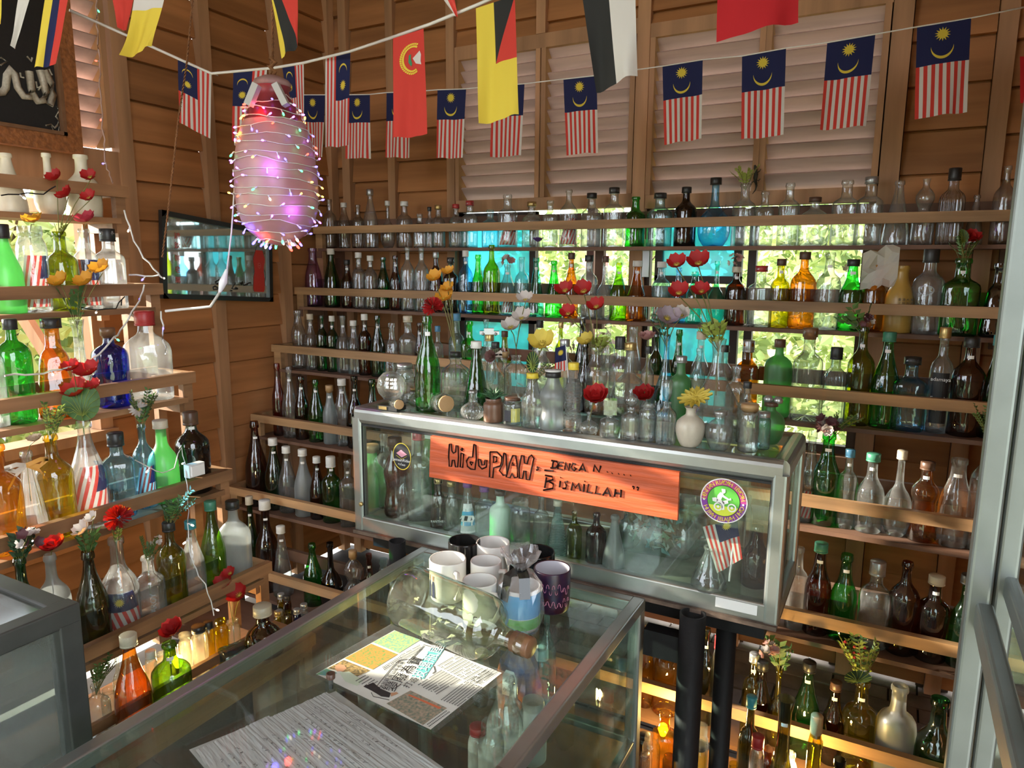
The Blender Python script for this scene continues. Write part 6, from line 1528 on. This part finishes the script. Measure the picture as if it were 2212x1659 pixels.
pen(fp, [[cu(*p) for p in l] for l in ([(210, 450), (245, 490), (250, 460)], [(155, 580), (160, 615), (185, 620)], [(280, 650), (290, 700), (320, 690)], [(300, 720), (325, 680)], [(0, 460), (50, 490), (0, 520)], [(385, 550), (410, 600)], [(450, 850), (465, 880), (440, 930), (465, 960), (450, 1000), (430, 1020)], [(240, 1060), (270, 1070), (300, 1050), (330, 1060), (360, 1040)],
         [(360, 1000), (400, 990), (420, 1040), (380, 1060), (360, 1030)], [(400, 990), (430, 1020), (465, 1000), (460, 1060), (420, 1070), (440, 1100), (475, 1110)], [(420, 1040), (410, 1090), (450, 1070)], [(0, 990), (30, 1020), (60, 990), (40, 980), (60, 1030), (100, 1010), (130, 1045)])], lambda u, v: pf(u, v, .004), .0030, GRY, 'embroidered_ornament')
tag(fp, 'black velvet Arabic calligraphy in a carved orange-brown frame, top left', 'picture')
# ---------------------------------------------------------------- artificial flowers and sprigs standing in bottles
PETR, PETY, PETO, PETW, PETP, PETL, PETV = [mat('petal_'+n, c, .6, var=.25, scale=25, trans=.3) for n, c in (('red', (.50, .015, .015)), ('yellow', (.78, .62, .10)), ('orange', (.80, .38, .03)), ('white', (.72, .66, .62)), ('pink', (.60, .32, .30)), ('lilac', (.45, .36, .42)), ('violet', (.12, .05, .28)))]
CENT = mat('flower_centre', (.55, .42, .06), .8); STM = mat('flower_stem', (.16, .15, .04), .6); LFG = mat('artificial_leaf', (.09, .20, .05), .5, var=.5, scale=20, trans=.15); LFL = mat('pale_leaf', (.42, .52, .10), .5, var=.4, scale=18, trans=.3); LFD = mat('dark_leaf', (.03, .08, .03), .5, var=.4)
PETD = mat('petal_dark_wine', (.13, .04, .05), .6, var=.3)
def petal(mb, c, d, s, up, curl=.35, width=.8):
    """one cupped petal growing from c along d"""
    side = d.cross(up).normalized(); vs = []
    for i in range(5):
        t = i/4; wd = s*width*.5*sin(pi*(.12+.80*t))**.7; ctr = c+d*s*t+up*s*curl*t*t
        for j in (-1, -.4, .4, 1): vs.append(ctr+side*wd*j+up*s*.14*j*j)
    mb.add(vs, [(i*4+j, i*4+j+1, (i+1)*4+j+1, (i+1)*4+j) for i in range(4) for j in range(3)], 0, True)
def flower(kind, color, u, v, spx, b, label, tilt=None, group=None, name='artificial_flower'):
    mouth = b['P']+V((0, 0, b['h']-.02)); d0 = depth(mouth)-.02; T = dp(u, v, d0); t = empty(name, mouth); tip = T-mouth; s = spx*d0/FOC/2; rnd = random.Random(int(u*7+v))
    if tip.length > .03: MB().tube([V((0, 0, -min(.12, b['h']*.5))), V((0, 0, 0)), tip*.5+V((0, 0, .01)), tip-V((0, 0, s*.15))], .0013, 5).build('stem', STM, t)
    up = (tilt or V((rnd.uniform(-.5, .5), -.7, .75))).normalized(); a0 = up.cross(V((.2, .9, .3))).normalized(); a1 = up.cross(a0)
    if kind == 'poppy':
        for k in range(5):
            a = 2*pi*k/5+.4; mb = MB(); petal(mb, tip, (a0*cos(a)+a1*sin(a)+up*.25).normalized(), s*rnd.uniform(.9, 1.1), up, .5, 1.25); mb.build('petal', color, t)
        mb = MB(); mb.lathe([(.001, -.02*s), (.16*s, .02*s), (.14*s, .16*s), (.001, .2*s)], 8, mx=Matrix.Translation(tip) @ up.to_track_quat('Z', 'Y').to_matrix().to_4x4())
        for k in range(12): a = 2*pi*k/12; mb.tube([tip+up*.08*s, tip+(a0*cos(a)+a1*sin(a))*.32*s+up*.2*s], .03*s, 3)
        mb.build('centre', CENT, t)
    elif kind == 'rose':
        n = 0
        for ring, cnt_, cl, sz in ((0, 3, 1.3, .55), (1, 4, .95, .75), (2, 5, .55, .95)):
            for k in range(cnt_):
                a = 2*pi*k/cnt_+ring*.6; mb = MB(); d = (a0*cos(a)+a1*sin(a)); petal(mb, tip+d*.06*s-up*.2*s, (d*(.35+.3*ring)+up*.5).normalized(), s*sz, up if ring else (up-d*.3).normalized(), cl*.4, 1.3); mb.build('petal', color, t)
    elif kind == 'carnation':
        mb = MB()
        for k in range(150):
            z = rnd.uniform(-.25, 1); a = rnd.uniform(0, 2*pi); q = math.sqrt(max(0, 1-z*z)); d = a0*cos(a)*q+a1*sin(a)*q+up*z; e = d.cross(V((rnd.random(), rnd.random(), rnd.random()))).normalized()*.10*s
            mb.add([tip+d*.3*s-e*.4, tip+d*.3*s+e*.4, tip+d*s+e, tip+d*1.06*s, tip+d*s-e], [(0, 1, 2, 3, 4)])
        mb.build('petals', color, t)['kind'] = 'stuff'
    elif kind == 'daisy':
        for k in range(14):
            a = 2*pi*k/14; mb = MB(); petal(mb, tip, (a0*cos(a)+a1*sin(a)).normalized(), s*rnd.uniform(.9, 1.05), up, .12, .36); mb.build('petal', color, t)
        MB().lathe([(.001, 0), (.28*s, .02*s), (.2*s, .12*s), (.001, .14*s)], 10, mx=Matrix.Translation(tip) @ up.to_track_quat('Z', 'Y').to_matrix().to_4x4()).build('centre', CENT, t)
    elif kind == 'bunch':
        for k in range(9):
            c = tip+V((rnd.uniform(-.7, .7), rnd.uniform(-.4, .4), rnd.uniform(-.5, .6)))*s; mb = MB(); u2 = (c-tip+V((0, -.3*s, .3*s))).normalized(); x = u2.cross(V((.1, .3, .9))).normalized(); y = u2.cross(x)
            for q in range(5): a = 2*pi*q/5; petal(mb, c, x*cos(a)+y*sin(a), s*.38, u2, .4, 1.0)
            mb.build('blossom', color if k % 3 else PETW, t)
    tag(t, label, 'flower', group); return t
def sprig(kind, m, u, v, spx, b, label, n=7, m2=None, berries=None):
    """leafy sprig: several stems, each with small leaves along it"""
    mouth = b['P']+V((0, 0, b['h']-.01)); d0 = depth(mouth); T = dp(u, v, d0); s = spx*d0/FOC/2; t = empty('artificial_sprig', mouth); rnd = random.Random(int(u*3+v)); c = T-mouth; L_ = MB(); S2 = MB(); leaves2 = MB()
    for k in range(n):
        a = 2*pi*k/n+rnd.uniform(-.3, .3); e = c+V((cos(a)*s*.95, sin(a)*s*.6, s*rnd.uniform(-.1, .95))); p0 = V((0, 0, -.02)); mid = (p0+e)/2+V((0, 0, .25*s)); S2.tube([p0, mid, e], .0011, 4)
        nl = 8 if kind == 'small' else 4
        for j in range(nl):
            q = .35+.65*j/(nl-1); p = p0.lerp(mid, q*2) if q < .5 else mid.lerp(e, q*2-1)
            for sg_ in (-1, 1):
                d = (e-p0).normalized()*.6+V((-sin(a), cos(a), rnd.uniform(.1, .6)))*sg_*.8; d.normalize(); W = (e-p0).cross(d).normalized(); f = d.cross(W).normalized(); l = s*(.32 if kind == 'small' else .75)*rnd.uniform(.7, 1.2); ww = f*l*(.24 if kind == 'small' else .3)
                (L_ if (j+k) % 3 or not m2 else leaves2).add([p, p+d*l*.4+ww+W*l*.06, p+d*l, p+d*l*.4-ww+W*l*.06], [(0, 1, 2), (0, 2, 3)])
    S2.build('stem', STM, t); L_.build('leaves', m, t)['kind'] = 'stuff'
    if m2: leaves2.build('leaves', m2, t)['kind'] = 'stuff'
    if berries:
        for k in range(6): o = MB().lathe([(.001, -.05*s), (.10*s, 0), (.001, .1*s)], 6).build('berry', berries, t); o.location = c+V((rnd.uniform(-.6, .6)*s, -.3*s, rnd.uniform(-.2, .6)*s))
    tag(t, label, 'sprig'); return t
def leaf(u, v, wpx, hpx, b, m, label, lob=0):
    mouth = b['P']+V((0, 0, b['h'])); d0 = depth(mouth)-.03; c = dp(u, v, d0); t = empty('large_leaf', mouth); sx, sz = wpx*d0/FOC/2, hpx*d0/FOC/2; o = c-mouth
    n = 28; pts = [o+RT*sx*cos(2*pi*k/n)+UP*sz*(sin(2*pi*k/n)-(.25*max(0, sin(2*pi*k/n))**6 if lob else 0))-FW*.01*cos(2*pi*k/n)**2 for k in range(n)]
    mb = MB(); mb.add([o-UP*sz*.1+FW*.008]+pts, [(0, k+1, (k+1) % n+1) for k in range(n)], 0, True); mb.build('blade', m, t)
    mb = MB()
    for k in range(n): 
        if k % 2: mb.tube([o-UP*sz*.75-FW*.002, (o-UP*sz*.4+pts[k])/2-FW*.006, pts[k]-FW*.001], .0009, 3)
    mb.build('veins', LFL, t); MB().tube([V((0, 0, -.08)), V((0, 0, 0)), o-UP*sz*.8], .0018, 5).build('stem', STM, t)
    tag(t, label, 'leaf'); return t
S2_, S3, S4, S5, S6, LS2, LS3, LS4, LS5, LS6 = 'second back shelf', 'third back shelf', 'fourth back shelf', 'fifth back shelf', 'sixth back shelf', "left rack's second shelf", "left rack's third shelf", "left rack's fourth shelf", "left rack's fifth shelf", "left rack's lowest board"
b = find(137, LS2)
for (u, v, s), l in zip(((123, 387, 36), (147, 423, 40), (196, 385, 34), (194, 430, 34)), ('upper left', 'lower left', 'upper right', 'lower right')): flower('poppy', PETR, u, v, s, b, f'red poppy in the olive bottle on the left rack, {l} of four', group='red poppies in the olive bottle')
sprig('big', LFL, 130, 490, 30, b, 'pale leaves at the neck of the olive bottle', 3)
flower('poppy', PETO, 73, 481, 42, find(75, LS2), 'single orange poppy in the jar with a flag', V((0, -.3, 1)))
flower('poppy', mat('petal_pink_red', (.62, .06, .10), .6, var=.2, trans=.3), 187, 480, 46, find(190, LS2), 'pink-red poppy in the flag bottle on the left rack', V((0, -.4, 1)))
b = find(178, LS3)
for (u, v, s), l in zip(((132, 613, 46), (187, 613, 50), (222, 585, 46)), ('left', 'middle', 'right')): flower('poppy', PETO, u, v, s, b, f'orange poppy in the slim clear vase, {l} of three', V((.1, -.6, .8)), 'orange poppies in the slim clear vase')
sprig('big', LFG, 150, 650, 60, b, 'long green leaves in the slim clear vase', 3)
b = find(194, LS4); leaf(179, 868, 84, 82, b, LFG, 'large round striped green leaf in the flag bottle', 1)
for (u, v, s), l in zip(((158, 798, 42), (195, 808, 58), (205, 838, 34), (168, 852, 60)), ('top left', 'upper right', 'small one', 'lowest')): flower('poppy', PETR, u, v, s, b, f'red poppy above the striped leaf, {l} of four', V((.1, -.5, .9)), 'red poppies above the striped leaf')
sprig('small', LFL, 118, 895, 70, find(123, LS4), 'yellow-green sprig in the yellow bottle', 9, LFG)
b = find(69, LS4); flower('rose', mat('petal_cream', (.62, .48, .33), .6, trans=.2), 75, 950, 34, b, 'cream rose on the pleated clear bottle', V((0, -.2, 1)))
rb = empty('ribbon_bow', b['P']+V((0, -.01, b['h']*.86))); OR_ = mat('orange_satin', (.72, .36, .08), .35); WS = mat('white_satin', (.70, .62, .52), .35)
def ribbon(pts, wd, m, parent=rb):
    mb = MB(); P_ = [V(p) for p in pts]; vs = []
    for p in P_: vs += [p+V((0, 0, wd/2)), p-V((0, 0, wd/2))]
    mb.add(vs, [(2*i, 2*i+1, 2*i+3, 2*i+2) for i in range(len(P_)-1)], 0, True); mb.build('ribbon', m, parent)
for sg_ in (-1, 1):
    ribbon([(.014, 0, 0), (.03, sg_*.03, .012), (.02, sg_*.055, .006), (.022, sg_*.03, -.008), (.014, 0, 0)], .012, WS if sg_ < 0 else OR_); ribbon([(.016, 0, 0), (.02, sg_*.03, -.02), (.015, sg_*.05, -.055)], .010, OR_ if sg_ > 0 else WS)
tag(rb, 'orange and white ribbon bow on the pleated clear bottle', 'ribbon')
b = find(314, LS4); sprig('small', LFG, 312, 880, 74, b, 'dark green sprig in the pale blue bottle', 9, LFD); flower('daisy', PETW, 300, 885, 40, b, 'white flower among the sprig in the pale blue bottle')
b = find(62, LS5); sprig('big', LFD, 48, 1175, 60, b, 'dark leaves in the leftmost fifth-shelf bottle', 6); flower('bunch', PETD, 55, 1165, 64, b, 'dark wine blossoms in the leftmost fifth-shelf bottle')
flower('rose', PETR, 117, 1180, 56, find(124, LS5), 'dark red rose in the frosted white bottle', V((0, -.4, 1)))
b = find(202, LS5); flower('poppy', PETW, 184, 1146, 40, b, 'cream flower in the dark olive bottle, left one'); flower('poppy', PETW, 202, 1120, 30, b, 'small cream flower in the dark olive bottle, upper one'); sprig('big', LFG, 190, 1165, 52, b, 'grey-green leaves in the dark olive bottle', 5)
flower('carnation', PETR, 257, 1120, 58, find(262, LS5), 'round red carnation in the flag jug', V((0, -.5, .9))); sprig('big', LFL, 254, 1150, 26, find(262, LS5), 'pale leaves under the red carnation', 3)
b = find(324, LS5); sprig('small', LFG, 326, 1182, 52, b, 'green sprig in the embossed clear bottle', 8); flower('bunch', PETW, 336, 1168, 26, b, 'tiny white blossoms in the MAROY bottle')
sprig('small', LFG, 385, 1100, 84, find(373, LS5), 'spreading green sprig in the olive bottle', 10, LFD)
sprig('small', LFG, 222, 1440, 70, find(209, LS6), 'bushy green sprig in the clear bottle near the cabinet', 11)
flower('rose', PETR, 374, 1362, 56, find(372, LS6), 'red rose in the lime green bottle', V((0, -.5, .9)))
b = find(504, LS6)
for (u, v, s), l in zip(((498, 1240, 30), (487, 1262, 46), (518, 1287, 46)), ('smallest at the top', 'middle', 'lowest')): flower('poppy', PETR, u, v, s, b, f'red poppy behind the counter, {l} of three', V((.1, -.6, .8)), 'red poppies behind the counter')
# back shelves
sprig('small', LFL, 1608, 376, 60, find(1606, 'top back shelf'), 'loose green leaves in the clear bottle on top shelf', 6)
flower('bunch', PETP, 1097, 560, 36, find(1096, S2_), 'pink and cream bouquet in the aqua soda bottle'); flower('rose', PETV, 1162, 520, 24, find(1158, S2_), 'violet tulip in the teal cone-shaped bottle', V((0, 0, 1)))
flower('bunch', PETP, 1590, 560, 34, find(1588, S2_), 'faded pink bouquet in the brown bottle'); 
b = find(2071, S2_); flower('rose', PETR, 2098, 515, 42, b, 'red rose in the green square bottle'); sprig('small', LFG, 2085, 535, 64, b, 'green sprig beside the red rose', 6); leaf(2078, 512, 22, 34, b, LFG, 'single leaf beside the red rose')
b = find(1886, S2_); m = MB(); rnd = random.Random(3); vs = []
tp = empty('tissue_wrap', b['P']+V((0, 0, b['h']-.06)))
n = 6; vs = [V(((i/(n-1)-.4)*.11, -.03+rnd.uniform(-.02, .02), (j/(n-1)-.2)*.13+(i/(n-1))*.02+rnd.uniform(-.01, .01))) for j in range(n) for i in range(n)]
m.add(vs, [(j*n+i, j*n+i+1, (j+1)*n+i+1, (j+1)*n+i) for j in range(n-1) for i in range(n-1)]); m.build('tissue', mat('tissue_paper', (.62, .58, .54), .8, trans=.4), tp); tag(tp, 'crumpled white tissue wrapped on the small amber bottle', 'tissue')
b = find(1854, S3); flower('bunch', PETD, 1868, 690, 40, b, 'faded dark flowers in the olive wine bottle'); sprig('big', LFG, 1845, 695, 60, b, 'wilted leaves in the olive wine bottle', 4)
b = find(1781, S4); flower('bunch', PETD, 1790, 915, 62, b, 'purple and rust flowers in the embossed green bottle'); flower('daisy', PETP, 1782, 922, 34, b, 'pale pink daisy in the embossed green bottle'); sprig('small', LFG, 1830, 918, 60, b, 'green sprig in the embossed green bottle', 5)
sprig('small', LFG, 2128, 895, 50, find(2120, S4), 'feathery green plant at the right end of the fourth shelf', 9)
b = find(1676, S6); sprig('big', LFG, 1680, 1405, 56, b, 'green leaves in the yellow globe bottle', 5); flower('bunch', PETP, 1668, 1402, 50, b, 'two small pink flowers in the yellow globe bottle')
sprig('small', LFL, 1852, 1410, 84, find(1852, S6), 'potted-looking green sprig with red berries in the yellow bottle', 11, LFG, RED); leaf(1850, 1462, 60, 28, find(1852, S6), LFD, 'dark teal leaves under the berry sprig')
# on the case
b = find(925, CTOP); flower('carnation', PETR, 935, 664, 46, b, 'red carnation in the tall green champagne bottle', V((0, -.5, .9)))
b = find(985, CTOP)
for (u, v, s), l in zip(((940, 605, 38), (970, 590, 30), (968, 627, 34), (962, 648, 44)), ('left', 'top', 'right', 'lowest')): flower('poppy', PETO, u, v, s, b, f'orange poppy above the green bottle, {l} of four', V((0, -.5, .8)), 'orange poppies above the display case')
b = find(1114, CTOP)
for (u, v, s), l in zip(((1135, 650, 36), (1127, 690, 42), (1104, 710, 46)), ('top', 'middle', 'lowest')): flower('poppy', PETW, u, v, s, b, f'white flower in the crystal decanter, {l} of three', V((.1, -.5, .8)), 'white flowers in the crystal decanter')
b = find(1149, CTOP); flower('poppy', PETY, 1172, 745, 58, b, 'yellow flower in the little milk jug', V((.1, -.6, .7))); leaf(1150, 782, 26, 46, b, LFD, 'dark leaf in the little milk jug'); sprig('small', LFD, 1180, 800, 40, b, 'dried dark twig in the little milk jug', 4)
b = find(1286, CTOP)
for (u, v, s), l in zip(((1222, 630, 42), (1262, 632, 46), (1289, 665, 40), (1228, 680, 36)), ('top left', 'top right', 'right', 'lower left')): flower('poppy', PETR, u, v, s, b, f'red poppy in the amber-stained bottle, {l} of four', V((0, -.6, .7)), 'red poppies in the amber-stained bottle')
flower('poppy', PETY, 1270, 738, 40, b, 'yellow flower at the mouth of the amber-stained bottle'); sprig('big', LFL, 1295, 745, 40, b, 'pale green leaves in the amber-stained bottle', 5)
flower('rose', PETP, 1398, 730, 40, find(1396, CTOP), 'peach flower on the slim clear bottle', V((0, -.3, 1)))
b = find(1434, CTOP); flower('poppy', PETL, 1440, 690, 52, b, 'large lilac-white flower in the pale blue carafe'); flower('poppy', PETW, 1472, 683, 36, b, 'white and violet flower beside the pale blue carafe'); sprig('big', LFD, 1425, 700, 40, b, 'grey leaves in the pale blue carafe', 4)
b = find(1542, CTOP)
for (u, v, s), l in zip(((1462, 574, 44), (1509, 572, 50), (1467, 636, 44), (1516, 632, 40)), ('top left', 'top right', 'lower left', 'lower right')): flower('poppy', PETR, u, v, s, b, f'red poppy in the very large carafe, {l} of four', V((0, -.6, .7)), 'red poppies in the very large carafe')
sprig('big', LFL, 1540, 715, 56, b, 'pale green leaves at the mouth of the very large carafe', 6)
flower('rose', PETR, 1288, 858, 60, find(1272, CTOP), 'wide red rose over the tiny round bottle', V((.1, -.6, .8))); flower('rose', PETR, 1392, 855, 52, find(1397, CTOP), 'red rose in the small clear bottle', V((0, -.6, .8))); flower('daisy', PETY, 1502, 862, 72, find(1489, CTOP), 'yellow sunflower in the beige ceramic vase', V((-.1, -.5, .9)))
b = find(1070, CTOP); flower('rose', mat('petal_mauve_brown', (.20, .09, .08), .6), 1062, 770, 30, b, 'mauve fabric rose tied to the ribbon bottle', V((0, -1, .2)))
rb2 = empty('ribbon_bow', dp(1068, 768, depth(b['P'])-.03)); ribbon([(0, 0, 0), (.012, -.004, -.03), (.03, 0, -.055)], .009, mat('rust_satin', (.50, .20, .08), .35), rb2); ribbon([(0, 0, 0), (-.006, -.004, -.03), (-.014, 0, -.06)], .009, WS, rb2); ribbon([(0, 0, 0), (.02, 0, .012), (.03, 0, .002), (0, 0, 0), (-.02, 0, .01), (-.028, 0, 0), (0, 0, 0)], .009, WS, rb2); tag(rb2, 'rust and white ribbon bow hanging on the black-capped bottle', 'ribbon')
# odd things around the racks
for u, v, w_, col_, lb_ in ((504, 1330, .075, 'blue', 'light blue bottle lying on the lowest board of the left rack'),):
    p = at(u-20, v+8, 0, -1.70); lie('lying_bottle', 'square', gm('blue'), V((-1.72, p.y, .445)), V((-1.66, p.y+.16, .452)), w_, None, lb_)
p = V((-1.55, 1.50, .30)); 
for (u, t_, w_, cap, lb_) in ((570, 1307, 80, 'cream', 'bulging dark brown bottle with translucent cap behind the counter'),):
    P = on_left(5, .05)(u, None); d = depth(P); bottle(u, P, w_*d/FOC, top_z(u, t_, P)-P.z, 'jug', 'brown', cap, 'T', LS6, 'bottles on the lowest board of the left rack', lb_)
for i, (u, t_, cap, cc) in enumerate(((603, 1320, 'gold', 'yellow'), (610, 1282, 'silver', 'yellow'), (623, 1286, 'black', 'brown'), (607, 1318, 'silver', 'clear'), (625, 1320, 'none', 'yellow'), (644, 1315, 'silver', 'cobalt'), (659, 1304, 'silver', 'clear'))):
    P = V((0, 0, .30)); P = at(u, t_+70, 2, .30); d = depth(P); bottle(u, P, 17*d/FOC, max(.05, top_z(u, t_, P)-.30), 'vial', cc, cap, '', 'the small block', 'tiny bottles on the small block', ['tiny yellow bottle with gold cap', 'tiny yellow bottle with swing stopper', 'tiny brown bottle with black cap', 'tiny clear bottle with silver cap, front', 'tiny uncapped yellow bottle', 'tiny cobalt bottle with silver cap', 'tiny clear bottle with silver cap, rearmost'][i]+' among the cluster behind the counter')
blk = at(625, 1390, 2, .30); tb = empty('small_block', (blk.x, blk.y, 0)); MB().box((-.10, -.09, .02), (.12, .08, .298)).build('box', WOODD, tb); MB().box((-.11, -.10, .0), (.13, .09, .02)).build('foot', WOODD, tb); tag(tb, 'low dark box carrying tiny bottles behind the counter', 'box')

# warm bulbs added to give the lowest bottles a yellow glow
for x, y, z, e, lb_ in ((-.15, 1.93, .27, 5, 'small warm bulb added for a glow among the lowest right bottles'), (-.52, 1.96, .24, 4, 'small warm bulb added for a glow behind the black pipes'), (-1.84, 1.28, .44, 3, 'small warm bulb added for a glow behind the poppies on the left rack')):
    t = empty('added_bulb', (x, y, z)); wm_ = mat('warm_bulb_glass', (1, .72, .30), .4, emit=6); MB().lathe([(.001, .03), (.012, .022), (.016, .008), (.010, -.008), (.008, -.012)], 12, close=False).build('bulb', wm_, t); MB().lathe([(.008, -.03), (.009, -.012)], 10).build('socket', capm('black'), t)
    ld = bpy.data.lights.new('added_bulb_light', 'POINT'); ld.energy = e; ld.color = (1, .66, .22); ld.shadow_soft_size = .02; link('added_bulb_light', ld).location = (x, y, z+.045)
    tag(t, lb_, 'added lamp')

# gecko on the shutter post
gp = at(1632, 385, 1, BY-.05); gk = empty('gecko', gp); GM = mat('gecko_skin', (.05, .045, .03), .7, var=.4, scale=60)
MB().tube([(-.006, 0, .050), (-.003, 0, .040), (0, 0, .028), (.001, 0, .015), (-.001, 0, .0), (.0, 0, -.012), (.006, 0, -.028), (.002, 0, -.046), (-.008, 0, -.060)], [.003, .007, .0055, .008, .008, .006, .004, .0025, .0008], 8).tube([(0, 0, .02), (.014, -.002, .026), (.018, 0, .034)], .0018, 4).tube([(0, 0, .02), (-.014, -.002, .016), (-.02, 0, .022)], .0018, 4).tube([(0, 0, -.006), (.013, -.002, -.010), (.018, 0, -.003)], .0018, 4).tube([(0, 0, -.006), (-.012, -.002, -.016), (-.016, 0, -.026)], .0018, 4).build('body', GM, gk)
tag(gk, 'small dark gecko climbing the shutter post above the top shelf', 'gecko')
# ---------------------------------------------------------------- labels of the bottles
ORD = ['leftmost', 'second', 'third', 'fourth', 'fifth', 'sixth', 'seventh', 'eighth', 'ninth', 'tenth']
def cw(c): return c.replace('_', ' ').replace('dark green', 'dark-green').replace('dark olive', 'dark-olive').replace('smoke', 'dusty')
for b in BOT:
    cp = 'open mouth' if b['cap'] == 'none' else b['cap']+' cap' if b['cap'] not in ('cork', 'wood') else 'cork stopper'
    b['base'] = b['note']+' on '+b['shelf'] if b['note'] else f"{cw(b['colour'])} {WORD[b['kind']]} with {cp} on {b['shelf']}"
    b['short'] = cw(b['colour']).split()[0]+' '+WORD[b['kind']].replace(' bottle', '').split()[-1]
def words_(s): return len(s.split())
bys = {}
for b in BOT: bys.setdefault(b['shelf'], []).append(b)
for sh, bs in bys.items():
    bs.sort(key=lambda b: b['u'])
    for i, b in enumerate(bs):
        b['n'] = [bs[i-1]['short'] if i else None, bs[i+1]['short'] if i+1 < len(bs) else None]
cnt = {}
for b in BOT: cnt.setdefault(b['base'], []).append(b)
seen = {}
for base, bs in cnt.items():
    if len(bs) == 1: bs[0]['label'] = base; continue
    for b in bs:
        a, c = b['n']
        s = base.replace(' with open mouth', ' uncapped').replace(' with ', ' ').replace(' bottle', '', 1) if words_(base) > 8 else base
        s = s.replace(' on ', ', ')
        b['label'] = f"{s}, between {a} and {c}" if a and c else f"{s}, beside {a or c}"
    l2 = {}
    for b in bs: l2.setdefault(b['label'], []).append(b)
    for l, q in l2.items():
        if len(q) > 1:
            for i, b in enumerate(q):
                s = base.replace(' with open mouth', ' uncapped').replace(' with ', ' ')
                b['label'] = f"{s}, {ORD[i]} of {len(q)} alike"
for b in BOT:
    o = b['o']; l = ' '.join(b['label'].split()[:16]); o['label'] = l; o['category'] = 'jar' if b['kind'] == 'jar' else 'vase' if 'vase' in b['kind'] else 'bottle'; o['group'] = b['group']
